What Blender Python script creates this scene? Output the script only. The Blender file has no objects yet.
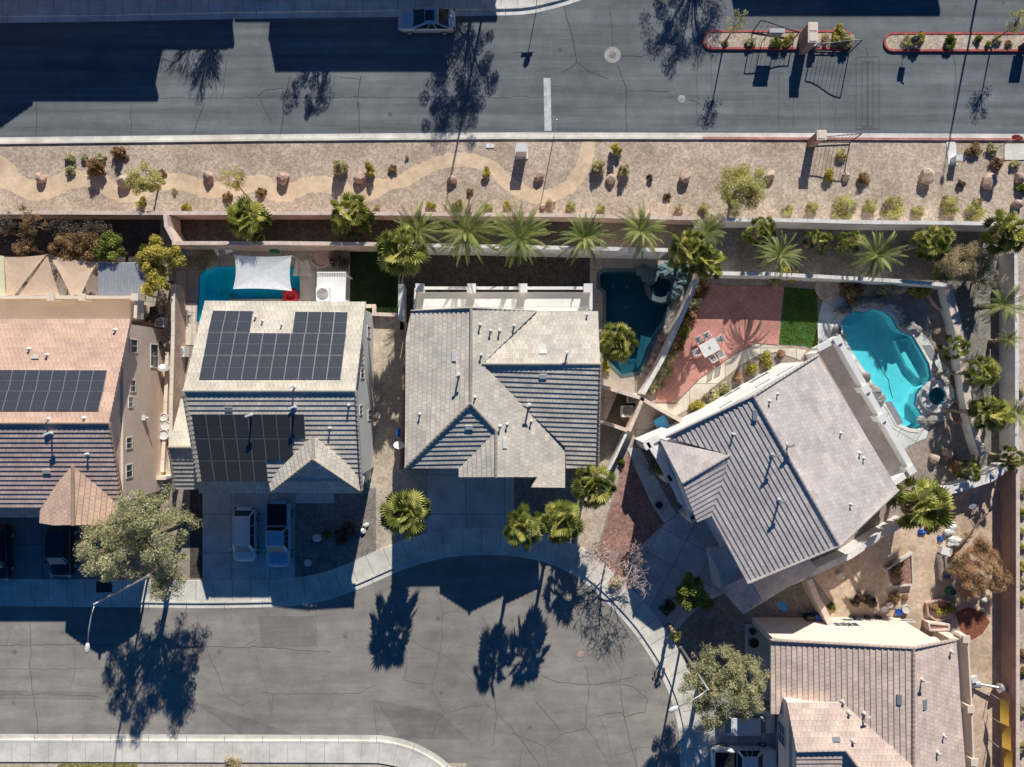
import bpy, bmesh, math, random
import numpy as np
from mathutils import Vector, Matrix
from mathutils.geometry import tessellate_polygon
random.seed(7); RNG = np.random.default_rng(11)
sc = bpy.context.scene
COL = sc.collection
H, S = 57.7, 0.08445            # camera height, metres per pixel on the ground
R = math.radians

def P(px, py, h=0.0):           # photo measurement -> world point at a known real height
    k = S*(H-h)/H
    return Vector(((px-512)*k, (383.5-py)*k, h))
def P2(px, py, h=0.0):
    p = P(px, py, h); return (p.x, p.y)

# ------------------------------------------------------------------ materials
def newmat(name):
    m = bpy.data.materials.new(name); m.use_nodes = True
    nt = m.node_tree; b = nt.nodes['Principled BSDF']
    return m, nt, b
def N(nt, t, **kw):
    n = nt.nodes.new(t)
    for k, v in kw.items():
        if k in n.inputs: n.inputs[k].default_value = v
        else: setattr(n, k, v)
    return n
def lk(nt, a, b): nt.links.new(a, b)
def rgb(c): return (c[0], c[1], c[2], 1)
def scale_c(c, f): return tuple(min(1, max(0, x*f)) for x in c)
def mix(nt, fac, a, b, mode='MIX'):
    n = nt.nodes.new('ShaderNodeMix'); n.data_type = 'RGBA'; n.blend_type = mode
    if isinstance(fac, (int, float)): n.inputs[0].default_value = fac
    else: lk(nt, fac, n.inputs[0])
    for i, x in ((6, a), (7, b)):
        if isinstance(x, tuple): n.inputs[i].default_value = rgb(x)
        else: lk(nt, x, n.inputs[i])
    return n.outputs[2]
def ramp(nt, src, a, b, p0=.3, p1=.7):
    r = nt.nodes.new('ShaderNodeValToRGB')
    r.color_ramp.elements[0].position = p0; r.color_ramp.elements[1].position = p1
    r.color_ramp.elements[0].color = rgb(a); r.color_ramp.elements[1].color = rgb(b)
    lk(nt, src, r.inputs[0]); return r.outputs[0]
def pos(nt, sx=1, sy=1, sz=1, rot=0):
    g = nt.nodes.new('ShaderNodeNewGeometry'); m = nt.nodes.new('ShaderNodeMapping')
    m.inputs['Scale'].default_value = (sx, sy, sz); m.inputs['Rotation'].default_value = (0, 0, rot)
    lk(nt, g.outputs['Position'], m.inputs[0]); return m.outputs[0]
def noise(nt, vec, scale, detail=3, rough=.55):
    n = N(nt, 'ShaderNodeTexNoise'); n.inputs['Scale'].default_value = scale
    n.inputs['Detail'].default_value = detail; n.inputs['Roughness'].default_value = rough
    lk(nt, vec, n.inputs['Vector']); return n.outputs['Fac']
def bump(nt, b, h, s=.3, d=.02):
    n = N(nt, 'ShaderNodeBump'); n.inputs['Strength'].default_value = s; n.inputs['Distance'].default_value = d
    lk(nt, h, n.inputs['Height']); lk(nt, n.outputs[0], b.inputs['Normal'])

def G(c, f): f = min(f, .88/max(c)); return tuple(x*f for x in c)
def M(name, c, var=.18, big=.35, fine=6, rough=.85, metal=0, bmp=.25, spec=.3):
    """weathered surface: large stains and fine grain over a base colour"""
    m, nt, b = newmat(name); c = G(c, 1.3)
    p = pos(nt)
    n1 = noise(nt, p, big, 4); n2 = noise(nt, p, fine, 3)
    a = ramp(nt, n1, scale_c(c, 1-var), scale_c(c, 1+var*.6), .35, .65)
    g = ramp(nt, n2, (1-var,)*3, (1+.5*var,)*3, .3, .7)
    lk(nt, mix(nt, .8, a, g, 'MULTIPLY'), b.inputs['Base Color'])
    b.inputs['Roughness'].default_value = rough; b.inputs['Metallic'].default_value = metal
    b.inputs['Specular IOR Level'].default_value = spec
    if bmp: bump(nt, b, n2, bmp)
    return m
def plain(name, c, rough=.5, metal=0, spec=.5, coat=0):
    m, nt, b = newmat(name)
    n = noise(nt, pos(nt), 3, 2)
    lk(nt, ramp(nt, n, scale_c(c, .9), scale_c(c, 1.05)), b.inputs['Base Color'])
    b.inputs['Roughness'].default_value = rough; b.inputs['Metallic'].default_value = metal
    b.inputs['Specular IOR Level'].default_value = spec; b.inputs['Coat Weight'].default_value = coat
    return m
def gravel(name, c1, c2, c3, scale=5.5, patch=(1, 1, 1), bmp=.6):
    m, nt, b = newmat(name); c1, c2, c3 = G(c1, 1.42), G(c2, 1.42), G(c3, 1.42)
    p = pos(nt)
    v = N(nt, 'ShaderNodeTexVoronoi'); v.inputs['Scale'].default_value = scale; lk(nt, p, v.inputs['Vector'])
    sep = N(nt, 'ShaderNodeSeparateColor'); lk(nt, v.outputs['Color'], sep.inputs[0])
    n1 = noise(nt, p, scale*1.3, 4, .75); n2 = noise(nt, p, .28, 4)
    a = mix(nt, ramp(nt, sep.outputs[0], (0, 0, 0), (1, 1, 1), .2, .8), c1, c2)
    a2 = mix(nt, ramp(nt, n1, (0, 0, 0), (1, 1, 1), .5, .72), a, c3)
    st = ramp(nt, n2, (.80, .79, .78), (1.06, 1.06, 1.06), .35, .62)
    a2 = mix(nt, .7, a2, ramp(nt, noise(nt, p, 1.4, 5, .7), (.80, .79, .78), (1.14, 1.13, 1.12), .36, .64), 'MULTIPLY')
    vb = N(nt, 'ShaderNodeTexVoronoi'); vb.inputs['Scale'].default_value = 1.6; lk(nt, p, vb.inputs['Vector'])
    a2 = mix(nt, ramp(nt, vb.outputs['Distance'], (.8, .8, .8), (0, 0, 0), .05, .10), a2, scale_c(c3, .62))
    lk(nt, mix(nt, 1, a2, st, 'MULTIPLY'), b.inputs['Base Color'])
    b.inputs['Roughness'].default_value = .95; b.inputs['Specular IOR Level'].default_value = .1
    bump(nt, b, n1, bmp, .04)
    return m
def asphalt(name, c, streak=(.05, 1.1), dark=.72, light=1.18):
    m, nt, b = newmat(name); c = G(c, 1.75)
    p = pos(nt)
    s = noise(nt, pos(nt, streak[0], streak[1], 1), 1.0, 6, .65)
    l = noise(nt, p, .09, 5, .6); f = noise(nt, p, 9, 3, .8); mid = noise(nt, p, .55, 5, .7)
    a = ramp(nt, s, scale_c(c, dark), scale_c(c, light), .33, .68)
    a = mix(nt, .65, a, ramp(nt, l, (.74, .75, .78), (1.16, 1.14, 1.1), .36, .62), 'MULTIPLY')
    a = mix(nt, .55, a, ramp(nt, mid, (.80, .80, .82), (1.16, 1.16, 1.14), .38, .64), 'MULTIPLY')
    a = mix(nt, .6, a, ramp(nt, f, (.76, .76, .76), (1.2, 1.2, 1.2), .3, .7), 'MULTIPLY')
    vo = N(nt, 'ShaderNodeTexVoronoi'); vo.inputs['Scale'].default_value = .33; lk(nt, p, vo.inputs['Vector'])
    a = mix(nt, ramp(nt, vo.outputs['Distance'], (.65, .65, .65), (0, 0, 0), .02, .09), a, scale_c(c, .35))
    vs_ = N(nt, 'ShaderNodeTexVoronoi'); vs_.feature = 'DISTANCE_TO_EDGE'; vs_.inputs['Scale'].default_value = .42
    wp = N(nt, 'ShaderNodeMix'); wp.data_type = 'VECTOR'; nz = N(nt, 'ShaderNodeTexNoise'); nz.inputs['Scale'].default_value = .7; nz.inputs['Detail'].default_value = 5
    lk(nt, p, nz.inputs['Vector']); wp.inputs[0].default_value = .35; lk(nt, p, wp.inputs[4]); lk(nt, nz.outputs['Color'], wp.inputs[5]); lk(nt, wp.outputs[1], vs_.inputs['Vector'])
    a = mix(nt, ramp(nt, vs_.outputs['Distance'], (.20, .20, .20), (0, 0, 0), .0, .006), a, scale_c(c, .4))
    lk(nt, a, b.inputs['Base Color']); b.inputs['Roughness'].default_value = .92
    b.inputs['Specular IOR Level'].default_value = .15
    bump(nt, b, f, .3, .01)
    return m
def concrete(name, c, grid=None, rot=0, off=(0, 0), mort=.42):
    m, nt, b = newmat(name); c = G(c, 1.3)
    p = pos(nt)
    n1 = noise(nt, p, .5, 5, .65); n2 = noise(nt, p, 7, 3)
    a = ramp(nt, n1, scale_c(c, .76), scale_c(c, 1.1), .36, .66)
    a = mix(nt, .7, a, ramp(nt, n2, (.86, .86, .86), (1.08, 1.08, 1.08)), 'MULTIPLY')
    if grid:
        mp = nt.nodes.new('ShaderNodeMapping'); g = nt.nodes.new('ShaderNodeNewGeometry')
        mp.inputs['Rotation'].default_value = (0, 0, rot); mp.inputs['Location'].default_value = (off[0], off[1], 0)
        lk(nt, g.outputs['Position'], mp.inputs[0])
        br = N(nt, 'ShaderNodeTexBrick'); br.offset = 0; br.inputs['Scale'].default_value = 1
        br.inputs['Brick Width'].default_value = grid[0]; br.inputs['Row Height'].default_value = grid[1]
        br.inputs['Mortar Size'].default_value = .03; br.inputs['Mortar Smooth'].default_value = .2
        br.inputs['Color1'].default_value = (1, 1, 1, 1); br.inputs['Color2'].default_value = (.86, .86, .86, 1)
        br.inputs['Mortar'].default_value = (mort, mort*.98, mort*.96, 1)
        lk(nt, mp.outputs[0], br.inputs['Vector'])
        a = mix(nt, 1, a, br.outputs['Color'], 'MULTIPLY')
    lk(nt, a, b.inputs['Base Color']); b.inputs['Roughness'].default_value = .9
    b.inputs['Specular IOR Level'].default_value = .2
    bump(nt, b, n2, .2, .01)
    return m
def tiles(name, c, c2, mortar=.55, w=.33, e=.38):
    """concrete roof tile: every tile its own shade, laid in courses (uv in metres along the slope)"""
    m, nt, b = newmat(name); c, c2 = G(c, 1.75), G(c2, 1.75)
    uv = N(nt, 'ShaderNodeUVMap')
    br = N(nt, 'ShaderNodeTexBrick'); br.offset = .5
    br.inputs['Scale'].default_value = 1
    br.inputs['Brick Width'].default_value = w; br.inputs['Row Height'].default_value = e
    br.inputs['Mortar Size'].default_value = .022; br.inputs['Mortar Smooth'].default_value = .5
    br.inputs['Color1'].default_value = rgb(c); br.inputs['Color2'].default_value = rgb(c2)
    br.inputs['Mortar'].default_value = rgb(scale_c(c, mortar*.9))
    lk(nt, uv.outputs[0], br.inputs['Vector'])
    p = pos(nt); n1 = noise(nt, p, .6, 5, .7); n2 = noise(nt, p, 8, 2)
    b2 = N(nt, 'ShaderNodeTexBrick'); b2.offset = .5; b2.inputs['Scale'].default_value = 1; b2.inputs['Brick Width'].default_value = w*2; b2.inputs['Row Height'].default_value = e
    b2.inputs['Mortar Size'].default_value = 0; b2.inputs['Color1'].default_value = (.84, .84, .85, 1); b2.inputs['Color2'].default_value = (1.1, 1.09, 1.07, 1); lk(nt, uv.outputs[0], b2.inputs['Vector'])
    bc = mix(nt, .8, br.outputs['Color'], b2.outputs['Color'], 'MULTIPLY')
    bc = mix(nt, .3, bc, ramp(nt, noise(nt, pos(nt, .35, .35, .35), 1.0, 6, .7), (.72, .73, .75), (1.12, 1.1, 1.08), .38, .6), 'MULTIPLY')
    a = mix(nt, .8, bc, ramp(nt, n1, (.86, .86, .87), (1.12, 1.11, 1.09), .35, .65), 'MULTIPLY')
    a = mix(nt, .5, a, ramp(nt, n2, (.8, .8, .8), (1.15, 1.15, 1.15)), 'MULTIPLY')
    lk(nt, a, b.inputs['Base Color']); b.inputs['Roughness'].default_value = .8
    b.inputs['Specular IOR Level'].default_value = .25
    return m
def leaf(name, dark, mid, light, trans=.38):
    m, nt, b = newmat(name)
    at = N(nt, 'ShaderNodeAttribute'); at.attribute_name = 'tint'
    r = nt.nodes.new('ShaderNodeValToRGB'); r.color_ramp.elements.new(.5)
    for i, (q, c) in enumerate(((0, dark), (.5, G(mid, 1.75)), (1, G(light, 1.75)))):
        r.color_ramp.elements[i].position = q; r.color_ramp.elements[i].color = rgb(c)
    lk(nt, at.outputs['Fac'], r.inputs[0])
    lk(nt, r.outputs[0], b.inputs['Base Color']); b.inputs['Roughness'].default_value = .6
    b.inputs['Specular IOR Level'].default_value = .25
    t = N(nt, 'ShaderNodeBsdfTranslucent'); lk(nt, r.outputs[0], t.inputs[0])
    ms = N(nt, 'ShaderNodeMixShader'); ms.inputs[0].default_value = trans
    lk(nt, b.outputs[0], ms.inputs[1]); lk(nt, t.outputs[0], ms.inputs[2])
    lk(nt, ms.outputs[0], nt.nodes['Material Output'].inputs[0])
    return m
def water(name, tint, wave=2.0):
    m, nt, b = newmat(name); nt.nodes.remove(b)
    t = N(nt, 'ShaderNodeBsdfTransparent'); t.inputs[0].default_value = rgb(tint)
    g = N(nt, 'ShaderNodeBsdfGlossy'); g.inputs['Roughness'].default_value = .04
    f = N(nt, 'ShaderNodeFresnel'); f.inputs[0].default_value = 1.33
    bp = N(nt, 'ShaderNodeBump'); bp.inputs['Strength'].default_value = .5; bp.inputs['Distance'].default_value = .06
    lk(nt, noise(nt, pos(nt), wave, 3), bp.inputs['Height'])
    lk(nt, bp.outputs[0], g.inputs['Normal']); lk(nt, bp.outputs[0], f.inputs['Normal'])
    gb = N(nt, 'ShaderNodeNewGeometry'); iv = N(nt, 'ShaderNodeMath'); iv.operation = 'SUBTRACT'; iv.inputs[0].default_value = 1; lk(nt, gb.outputs['Backfacing'], iv.inputs[1])
    mu = N(nt, 'ShaderNodeMath'); mu.operation = 'MULTIPLY'; lk(nt, f.outputs[0], mu.inputs[0]); lk(nt, iv.outputs[0], mu.inputs[1])
    ms = N(nt, 'ShaderNodeMixShader'); lk(nt, mu.outputs[0], ms.inputs[0])
    lk(nt, t.outputs[0], ms.inputs[1]); lk(nt, g.outputs[0], ms.inputs[2])
    lk(nt, ms.outputs[0], nt.nodes['Material Output'].inputs[0])
    return m
def glass(name, c=(.05, .07, .08)):
    m, nt, b = newmat(name)
    b.inputs['Base Color'].default_value = rgb(c); b.inputs['Roughness'].default_value = .06
    b.inputs['Specular IOR Level'].default_value = .9
    n = noise(nt, pos(nt), 1.2, 2); bump(nt, b, n, .05, .02)
    return m
def cells(name, c, line):
    m, nt, b = newmat(name)
    uv = N(nt, 'ShaderNodeUVMap')
    br = N(nt, 'ShaderNodeTexBrick'); br.offset = 0; br.inputs['Scale'].default_value = 1
    br.inputs['Brick Width'].default_value = 1/6; br.inputs['Row Height'].default_value = 1/10
    br.inputs['Mortar Size'].default_value = .012; br.inputs['Mortar Smooth'].default_value = .3
    br.inputs['Color1'].default_value = rgb(c); br.inputs['Color2'].default_value = rgb(scale_c(c, 1.5))
    br.inputs['Mortar'].default_value = rgb(line)
    lk(nt, uv.outputs[0], br.inputs['Vector']); lk(nt, br.outputs['Color'], b.inputs['Base Color'])
    b.inputs['Roughness'].default_value = .28; b.inputs['Specular IOR Level'].default_value = .5
    return m

MT = dict(
 frame_d=plain('dark_panel_frame', (.34, .35, .36), .4, .3),
 dirt=gravel('soil', (.30, .25, .21), (.24, .2, .17), (.36, .31, .26), 4),
 gravel=gravel('desert_gravel', (.53, .435, .345), (.38, .31, .25), (.24, .195, .16), 5.5),
 gravel_r=gravel('right_gravel', (.55, .46, .37), (.40, .335, .27), (.26, .21, .17), 5.5),
 path=gravel('decomposed_granite', (.84, .65, .455), (.76, .585, .41), (.64, .49, .35), 7, bmp=.25),
 grey_gravel=gravel('grey_gravel', (.25, .23, .205), (.17, .16, .145), (.34, .31, .27), 5),
 tan_gravel=gravel('tan_gravel', (.50, .42, .33), (.38, .32, .25), (.6, .52, .42), 5),
 red_gravel=gravel('red_lava_gravel', (.34, .20, .16), (.22, .12, .10), (.45, .30, .25), 6),
 red_mulch=gravel('red_mulch', (.26, .10, .06), (.18, .065, .04), (.32, .15, .10), 7),
 dark_soil=gravel('dark_soil', (.085, .072, .064), (.055, .048, .042), (.12, .10, .09), 4),  # near-black: shade of the walled strips and rear yard put into the soil
 gard=gravel('garden_dirt', (.54, .42, .31), (.45, .35, .26), (.36, .275, .2), 3, bmp=.4),
 asph=asphalt('blue_grey_asphalt', (.118, .130, .140)),
 asph2=asphalt('worn_asphalt', (.205, .190, .170), (.14, .8), .8, 1.12),
 asph3=asphalt('patched_asphalt', (.165, .155, .142), (.14, .8), .8, 1.12),
 crack=M('crack_filler', (.055, .055, .055), .2, bmp=0),
 crack2=M('hair_crack', (.13, .12, .11), .2, bmp=0),
 paint=M('road_paint', (.52, .53, .53), .25, 1.5, 8),
 conc=concrete('kerb_concrete', (.74, .71, .65)),
 walk=concrete('sidewalk_concrete', (.62, .61, .58)),
 walk2=concrete('pale_sidewalk_concrete', (.78, .735, .65)),
 drive=concrete('driveway_concrete', (.58, .58, .56), (3.3, 3.3), 0, (.6, 1.1)),
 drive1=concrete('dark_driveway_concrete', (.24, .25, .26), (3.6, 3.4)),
 drive4=concrete('angled_driveway_concrete', (.54, .54, .53), (2.4, 2.4), R(28)),
 patio=concrete('patio_concrete', (.44, .38, .32), (2.7, 2.7), 0, (.4, 1.2)),
 patio_l=concrete('pale_patio_concrete', (.78, .70, .58), (3, 3)),
 deck4=concrete('pool_deck_concrete', (.64, .65, .62), (1.6, 1.6), R(-60)),
 joint=M('joint_line', (.13, .13, .13), .1, bmp=0),  # dark joint lines between slabs and cap stones
 redkerb2=M('faded_red_kerb_paint', (.50, .24, .21), .25, 1, 5, .6),
 redkerb=M('red_kerb_paint', (.42, .09, .08), .25, 1, 5, .6),
 grey_collar=M('manhole_collar', (.34, .34, .33), .2, 2, 6),
 band=M('blue_waterline_tile', (.05, .16, .26), .3, 3, 8, .4),
 white=M('white_stucco', (.80, .79, .76), .06, .6, 9, .8, bmp=.1),
 white_paint=plain('white_paint', (.8, .8, .78), .5),
 cream=M('cream_stucco', (.72, .64, .53), .1, .6, 9, .85, bmp=.15),
 tan_st=M('tan_stucco', (.86, .69, .57), .1, .5, 6, .9, bmp=.25),
 grey_st=M('pale_grey_stucco', (.70, .71, .70), .07, .5, 6, .9, bmp=.2),
 pink_st=M('pink_stucco', (.80, .67, .56), .06, .5, 6, .9, bmp=.2),
 blk=M('tan_block_wall', (.46, .34, .28), .2, .8, 4, .92),
 blk_cap=M('block_wall_cap', (.62, .50, .43), .15, .8, 4, .92),
 blk_w=M('pale_wall', (.76, .72, .68), .12, .8, 4, .9),
 blk_d=M('brown_block_wall', (.34, .22, .19), .15, .8, 4, .92),
 fascia=plain('fascia_paint', (.66, .62, .55), .6),
 fascia_b=plain('brown_fascia', (.42, .34, .29), .6),
 frame=plain('window_frame', (.82, .81, .78), .5),
 pane=glass('window_glass'),
 alum=plain('aluminium', (.62, .63, .65), .35, .6),
 steel=plain('galvanised_steel', (.55, .56, .57), .4, .5),
 iron=plain('black_iron', (.03, .028, .028), .5),
 dark=plain('dark_plastic', (.035, .035, .04), .5),
 rubber=plain('rubber', (.02, .02, .02), .8),
 wood=M('weathered_wood', (.35, .24, .15), .25, 1, 6),
 bark=M('bark', (.22, .165, .12), .3, 2, 9),
 pbark=M('palm_bark', (.30, .23, .17), .3, 3, 12),
 rock=M('pink_boulder', (.46, .32, .26), .25, 1.5, 6, .9, bmp=.6),
 rock2=M('tan_boulder', (.52, .40, .30), .25, 1.5, 6, .9, bmp=.6),
 pavers=concrete('brick_paver', (.56, .27, .225), (.42, .42), R(45), mort=.8),
 plaster=M('pool_plaster', (.68, .70, .70), .08, .8, 3, .7),
 plaster_d=M('dark_pool_plaster', (.24, .30, .31), .15, .8, 3, .7),  # shade over the teal pool is put into this darker plaster
 plaster_b=M('blue_pool_plaster', (.30, .62, .70), .1, .8, 3, .7),
 water=water('pool_water', (.36, .93, .985)),
 water_b=water('deep_blue_pool_water', (.14, .88, .97)),
 water_t=water('shaded_teal_pool_water', (.24, .50, .60)),  # tint darkened to carry the wall's shade on the water
 coping=M('pale_pool_coping', (.66, .63, .58), .15, 1, 5),
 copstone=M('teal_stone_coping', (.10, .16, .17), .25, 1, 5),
 boulder_g=M('grey_pool_rock', (.30, .28, .26), .35, 1.5, 5, .9, bmp=.6),
 turf_d=M('shaded_lawn', (.015, .035, .01), .3, 1.2, 10, .95),  # darker lawn copy, palm and wall shade put into its colour
 turf=M('artificial_turf', (.05, .16, .03), .3, 1.2, 10, .95),
 cloth_w=plain('white_shade_cloth', (.80, .81, .82), .8),
 cloth_t=plain('tan_shade_cloth', (.68, .50, .36), .85),
 cloth_c=plain('cream_shade_cloth', (.72, .66, .42), .85),
 tarp=plain('gold_tarp', (.62, .36, .06), .7),
 blue=plain('blue_plastic', (.02, .10, .42), .4),
 ltblue=plain('light_blue_plastic', (.07, .42, .72), .4),
 redpl=plain('red_plastic', (.62, .03, .04), .5),
 greenpl=plain('green_hose', (.02, .22, .13), .5),
 terra=plain('terracotta', (.48, .2, .1), .8),
 car_silver=plain('silver_car_paint', (.60, .66, .70), .25, .25, .5, 1),
 car_white=plain('white_car_paint', (.86, .87, .88), .3, 0, .5, 1),
 car_blue=plain('pale_blue_truck_paint', (.28, .54, .80), .28, .0, .5, 1),
 car_black=plain('black_car_paint', (.02, .025, .035), .22, .3, .5, 1),
 bed=plain('black_bed_liner', (.02, .02, .022), .8),
 cglass=glass('car_glass', (.02, .03, .035)),
 cgsee=plain('windscreen_sunshade', (.30, .30, .28), .35),
 lens=plain('headlight_lens', (.75, .76, .76), .1),
 tail=plain('tail_light_lens', (.5, .02, .02), .2),
 cell=cells('solar_cells', (.040, .044, .055), (.13, .14, .16)),
 cell_d=cells('black_solar_cells', (.035, .038, .042), (.12, .12, .12)),
 t_peach=tiles('peach_roof_tile', (.60, .42, .32), (.52, .355, .27), .72),
 t_mauve=tiles('mauve_roof_tile', (.48, .36, .31), (.40, .30, .26), .72),
 t_cream=tiles('cream_roof_tile', (.60, .55, .455), (.50, .45, .37), .72),
 t_grey=tiles('grey_roof_tile', (.50, .455, .39), (.42, .38, .32), .72),
 t_taupe=tiles('taupe_roof_tile', (.44, .395, .37), (.395, .355, .335), .82),
 t_brown=tiles('brown_roof_tile', (.55, .44, .375), (.45, .355, .30), .7),
 l_fan=leaf('fan_palm_leaf', (.035, .055, .012), (.17, .195, .042), (.50, .47, .17)),
 l_feather=leaf('feather_palm_leaf', (.02, .035, .01), (.095, .125, .035), (.36, .36, .13)),
 l_pine=leaf('olive_foliage', (.12, .118, .06), (.31, .30, .165), (.54, .50, .31)),
 l_yel=leaf('yellow_green_foliage', (.12, .11, .02), (.34, .31, .07), (.58, .50, .14)),
 l_mesq=leaf('pale_green_foliage', (.14, .14, .05), (.32, .31, .12), (.5, .47, .2)),
 l_brown=leaf('russet_foliage', (.07, .045, .02), (.18, .115, .055), (.34, .23, .12)),
 l_dry=leaf('dry_orange_foliage', (.16, .10, .05), (.34, .225, .125), (.50, .365, .23)),
 l_green=leaf('green_foliage', (.03, .05, .012), (.12, .15, .03), (.28, .30, .07)),
 l_dark=leaf('dark_foliage', (.03, .025, .02), (.09, .07, .055), (.2, .16, .13)),
 l_sand=leaf('sandy_foliage', (.15, .12, .07), (.34, .28, .17), (.52, .45, .3)),
 l_grass=leaf('grass_blades', (.06, .09, .015), (.14, .2, .03), (.26, .3, .07)),
 l_lawn=leaf('shade_dark_lawn_blades', (.008, .015, .004), (.02, .035, .008), (.04, .06, .012)),  # blades darkened the same way, shade in the colour
 twig=M('bare_twig', (.50, .38, .33), .2, 2, 9),
)

# ------------------------------------------------------------------ mesh builder
class MB:
    def __init__(s): s.v = []; s.f = []; s.m = []; s.uv = []
    def add(s, vs, fs, mi=0, uvs=None):
        o = len(s.v); s.v += [tuple(v) for v in vs]
        for k, f in enumerate(fs):
            s.f.append(tuple(o+i for i in f)); s.m.append(mi)
            s.uv.append([uvs[i] for i in f] if uvs else [(0, 0)]*len(f))
    def prism(s, poly, z0, z1, mi=0, top=None, bottom=True):
        poly = [(p[0], p[1]) for p in poly]; n = len(poly)
        a = sum(poly[i][0]*poly[(i+1) % n][1]-poly[(i+1) % n][0]*poly[i][1] for i in range(n))
        if a < 0: poly = poly[::-1]
        vs = [(x, y, z0) for x, y in poly]+[(x, y, z1) for x, y in poly]
        s.add(vs, [(i, (i+1) % n, n+(i+1) % n, n+i) for i in range(n)], mi)
        tr = tessellate_polygon([[Vector((x, y, 0)) for x, y in poly]])
        up = [(x, y, z1) for x, y in poly]; dn = [(x, y, z0) for x, y in poly]
        s.add(up, [flip_up(up, t) for t in tr], mi if top is None else top)
        if bottom: s.add(dn, [flip_up(dn, t)[::-1] for t in tr], mi)
    def box(s, c, d, rz=0, mi=0, ry=0, rx=0, taper=1):
        m = Matrix.Rotation(rz, 3, 'Z') @ Matrix.Rotation(ry, 3, 'Y') @ Matrix.Rotation(rx, 3, 'X')
        vs = []
        for z in (-.5, .5):
            for x, y in ((-.5, -.5), (.5, -.5), (.5, .5), (-.5, .5)):
                t = taper if z > 0 else 1
                vs.append(Vector(c)+m @ Vector((x*d[0]*t, y*d[1]*t, z*d[2])))
        s.add(vs, [(0, 3, 2, 1), (4, 5, 6, 7), (0, 1, 5, 4), (1, 2, 6, 5), (2, 3, 7, 6), (3, 0, 4, 7)], mi)
    def tube(s, pts, r, n=6, mi=0, cap=True):
        pts = [Vector(p) for p in pts]; k = len(pts)
        rs = r if isinstance(r, (list, tuple)) else [r]*k
        vs = []
        for i, p in enumerate(pts):
            t = (pts[min(i+1, k-1)]-pts[max(i-1, 0)])
            t = t.normalized() if t.length > 1e-6 else Vector((0, 0, 1))
            a = t.cross(Vector((0, 0, 1)))
            if a.length < .05: a = t.cross(Vector((1, 0, 0)))
            a.normalize(); b = t.cross(a)
            for j in range(n):
                q = 2*math.pi*j/n; vs.append(p+(a*math.cos(q)+b*math.sin(q))*rs[i])
        fs = [(i*n+j, i*n+(j+1) % n, (i+1)*n+(j+1) % n, (i+1)*n+j) for i in range(k-1) for j in range(n)]
        if cap: fs += [tuple(range(n))[::-1], tuple((k-1)*n+j for j in range(n))]
        s.add(vs, fs, mi)
    def lathe(s, prof, c=(0, 0, 0), n=16, mi=0):
        vs = []; c = Vector(c)
        for r, z in prof:
            for j in range(n):
                q = 2*math.pi*j/n; vs.append(c+Vector((r*math.cos(q), r*math.sin(q), z)))
        k = len(prof)
        fs = [(i*n+j, i*n+(j+1) % n, (i+1)*n+(j+1) % n, (i+1)*n+j) for i in range(k-1) for j in range(n)]
        fs += [tuple(range(n))[::-1], tuple((k-1)*n+j for j in range(n))]
        s.add(vs, fs, mi)
    def sphere(s, c, r, mi=0, n=10, k=6, jit=0, seed=0):
        rg = random.Random(seed); vs = []; c = Vector(c)
        if not isinstance(r, (tuple, list)): r = (r, r, r)
        for i in range(k+1):
            th = math.pi*i/k
            for j in range(n):
                q = 2*math.pi*j/n; f = 1+rg.uniform(-jit, jit)
                vs.append(c+Vector((r[0]*math.sin(th)*math.cos(q)*f, r[1]*math.sin(th)*math.sin(q)*f, r[2]*math.cos(th)*f)))
        s.add(vs, [(i*n+j, (i+1)*n+j, (i+1)*n+(j+1) % n, i*n+(j+1) % n) for i in range(k) for j in range(n)], mi)
    def build(s, name, mats, parent=None, loc=None, smooth=False):
        if not isinstance(mats, (list, tuple)): mats = [mats]
        org = Vector((0, 0, 0))
        if parent is not None:
            q = parent
            while q is not None: org += q.location; q = q.parent
        elif loc is not None: org = Vector(loc)
        me = bpy.data.meshes.new(name)
        me.from_pydata([(v[0]-org.x, v[1]-org.y, v[2]-org.z) for v in s.v], [], s.f)
        for m in mats: me.materials.append(MT[m] if isinstance(m, str) else m)
        me.polygons.foreach_set('material_index', s.m)
        uvl = me.uv_layers.new(name='UVMap')
        flat = [c for f in s.uv for p in f for c in p]
        uvl.data.foreach_set('uv', flat)
        if smooth: me.polygons.foreach_set('use_smooth', [True]*len(me.polygons))
        me.update()
        o = bpy.data.objects.new(name, me); COL.objects.link(o)
        if parent is not None: o.parent = parent
        elif loc is not None: o.location = org
        return o
def flip_up(pts, t):
    a, b, c = (Vector(pts[i]) for i in t)
    return tuple(t) if (b-a).cross(c-a).z > 0 else tuple(t)[::-1]
def tag(o, label, cat, group=None):
    o['label'] = label; o['category'] = cat
    if group: o['group'] = group
    return o
def thing(name, label, cat, loc, group=None, rz=0):
    o = bpy.data.objects.new(name, None); COL.objects.link(o)
    o.empty_display_size = .3
    o.location = loc; o.rotation_euler = (0, 0, rz)
    return tag(o, label, cat, group)
def ground_thing(o): o['kind'] = 'structure'; return o
def copy_tree(o, parent=None):
    c = o.copy(); COL.objects.link(c)
    if parent is not None: c.parent = parent
    for ch in list(o.children): copy_tree(ch, c)
    return c
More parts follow.
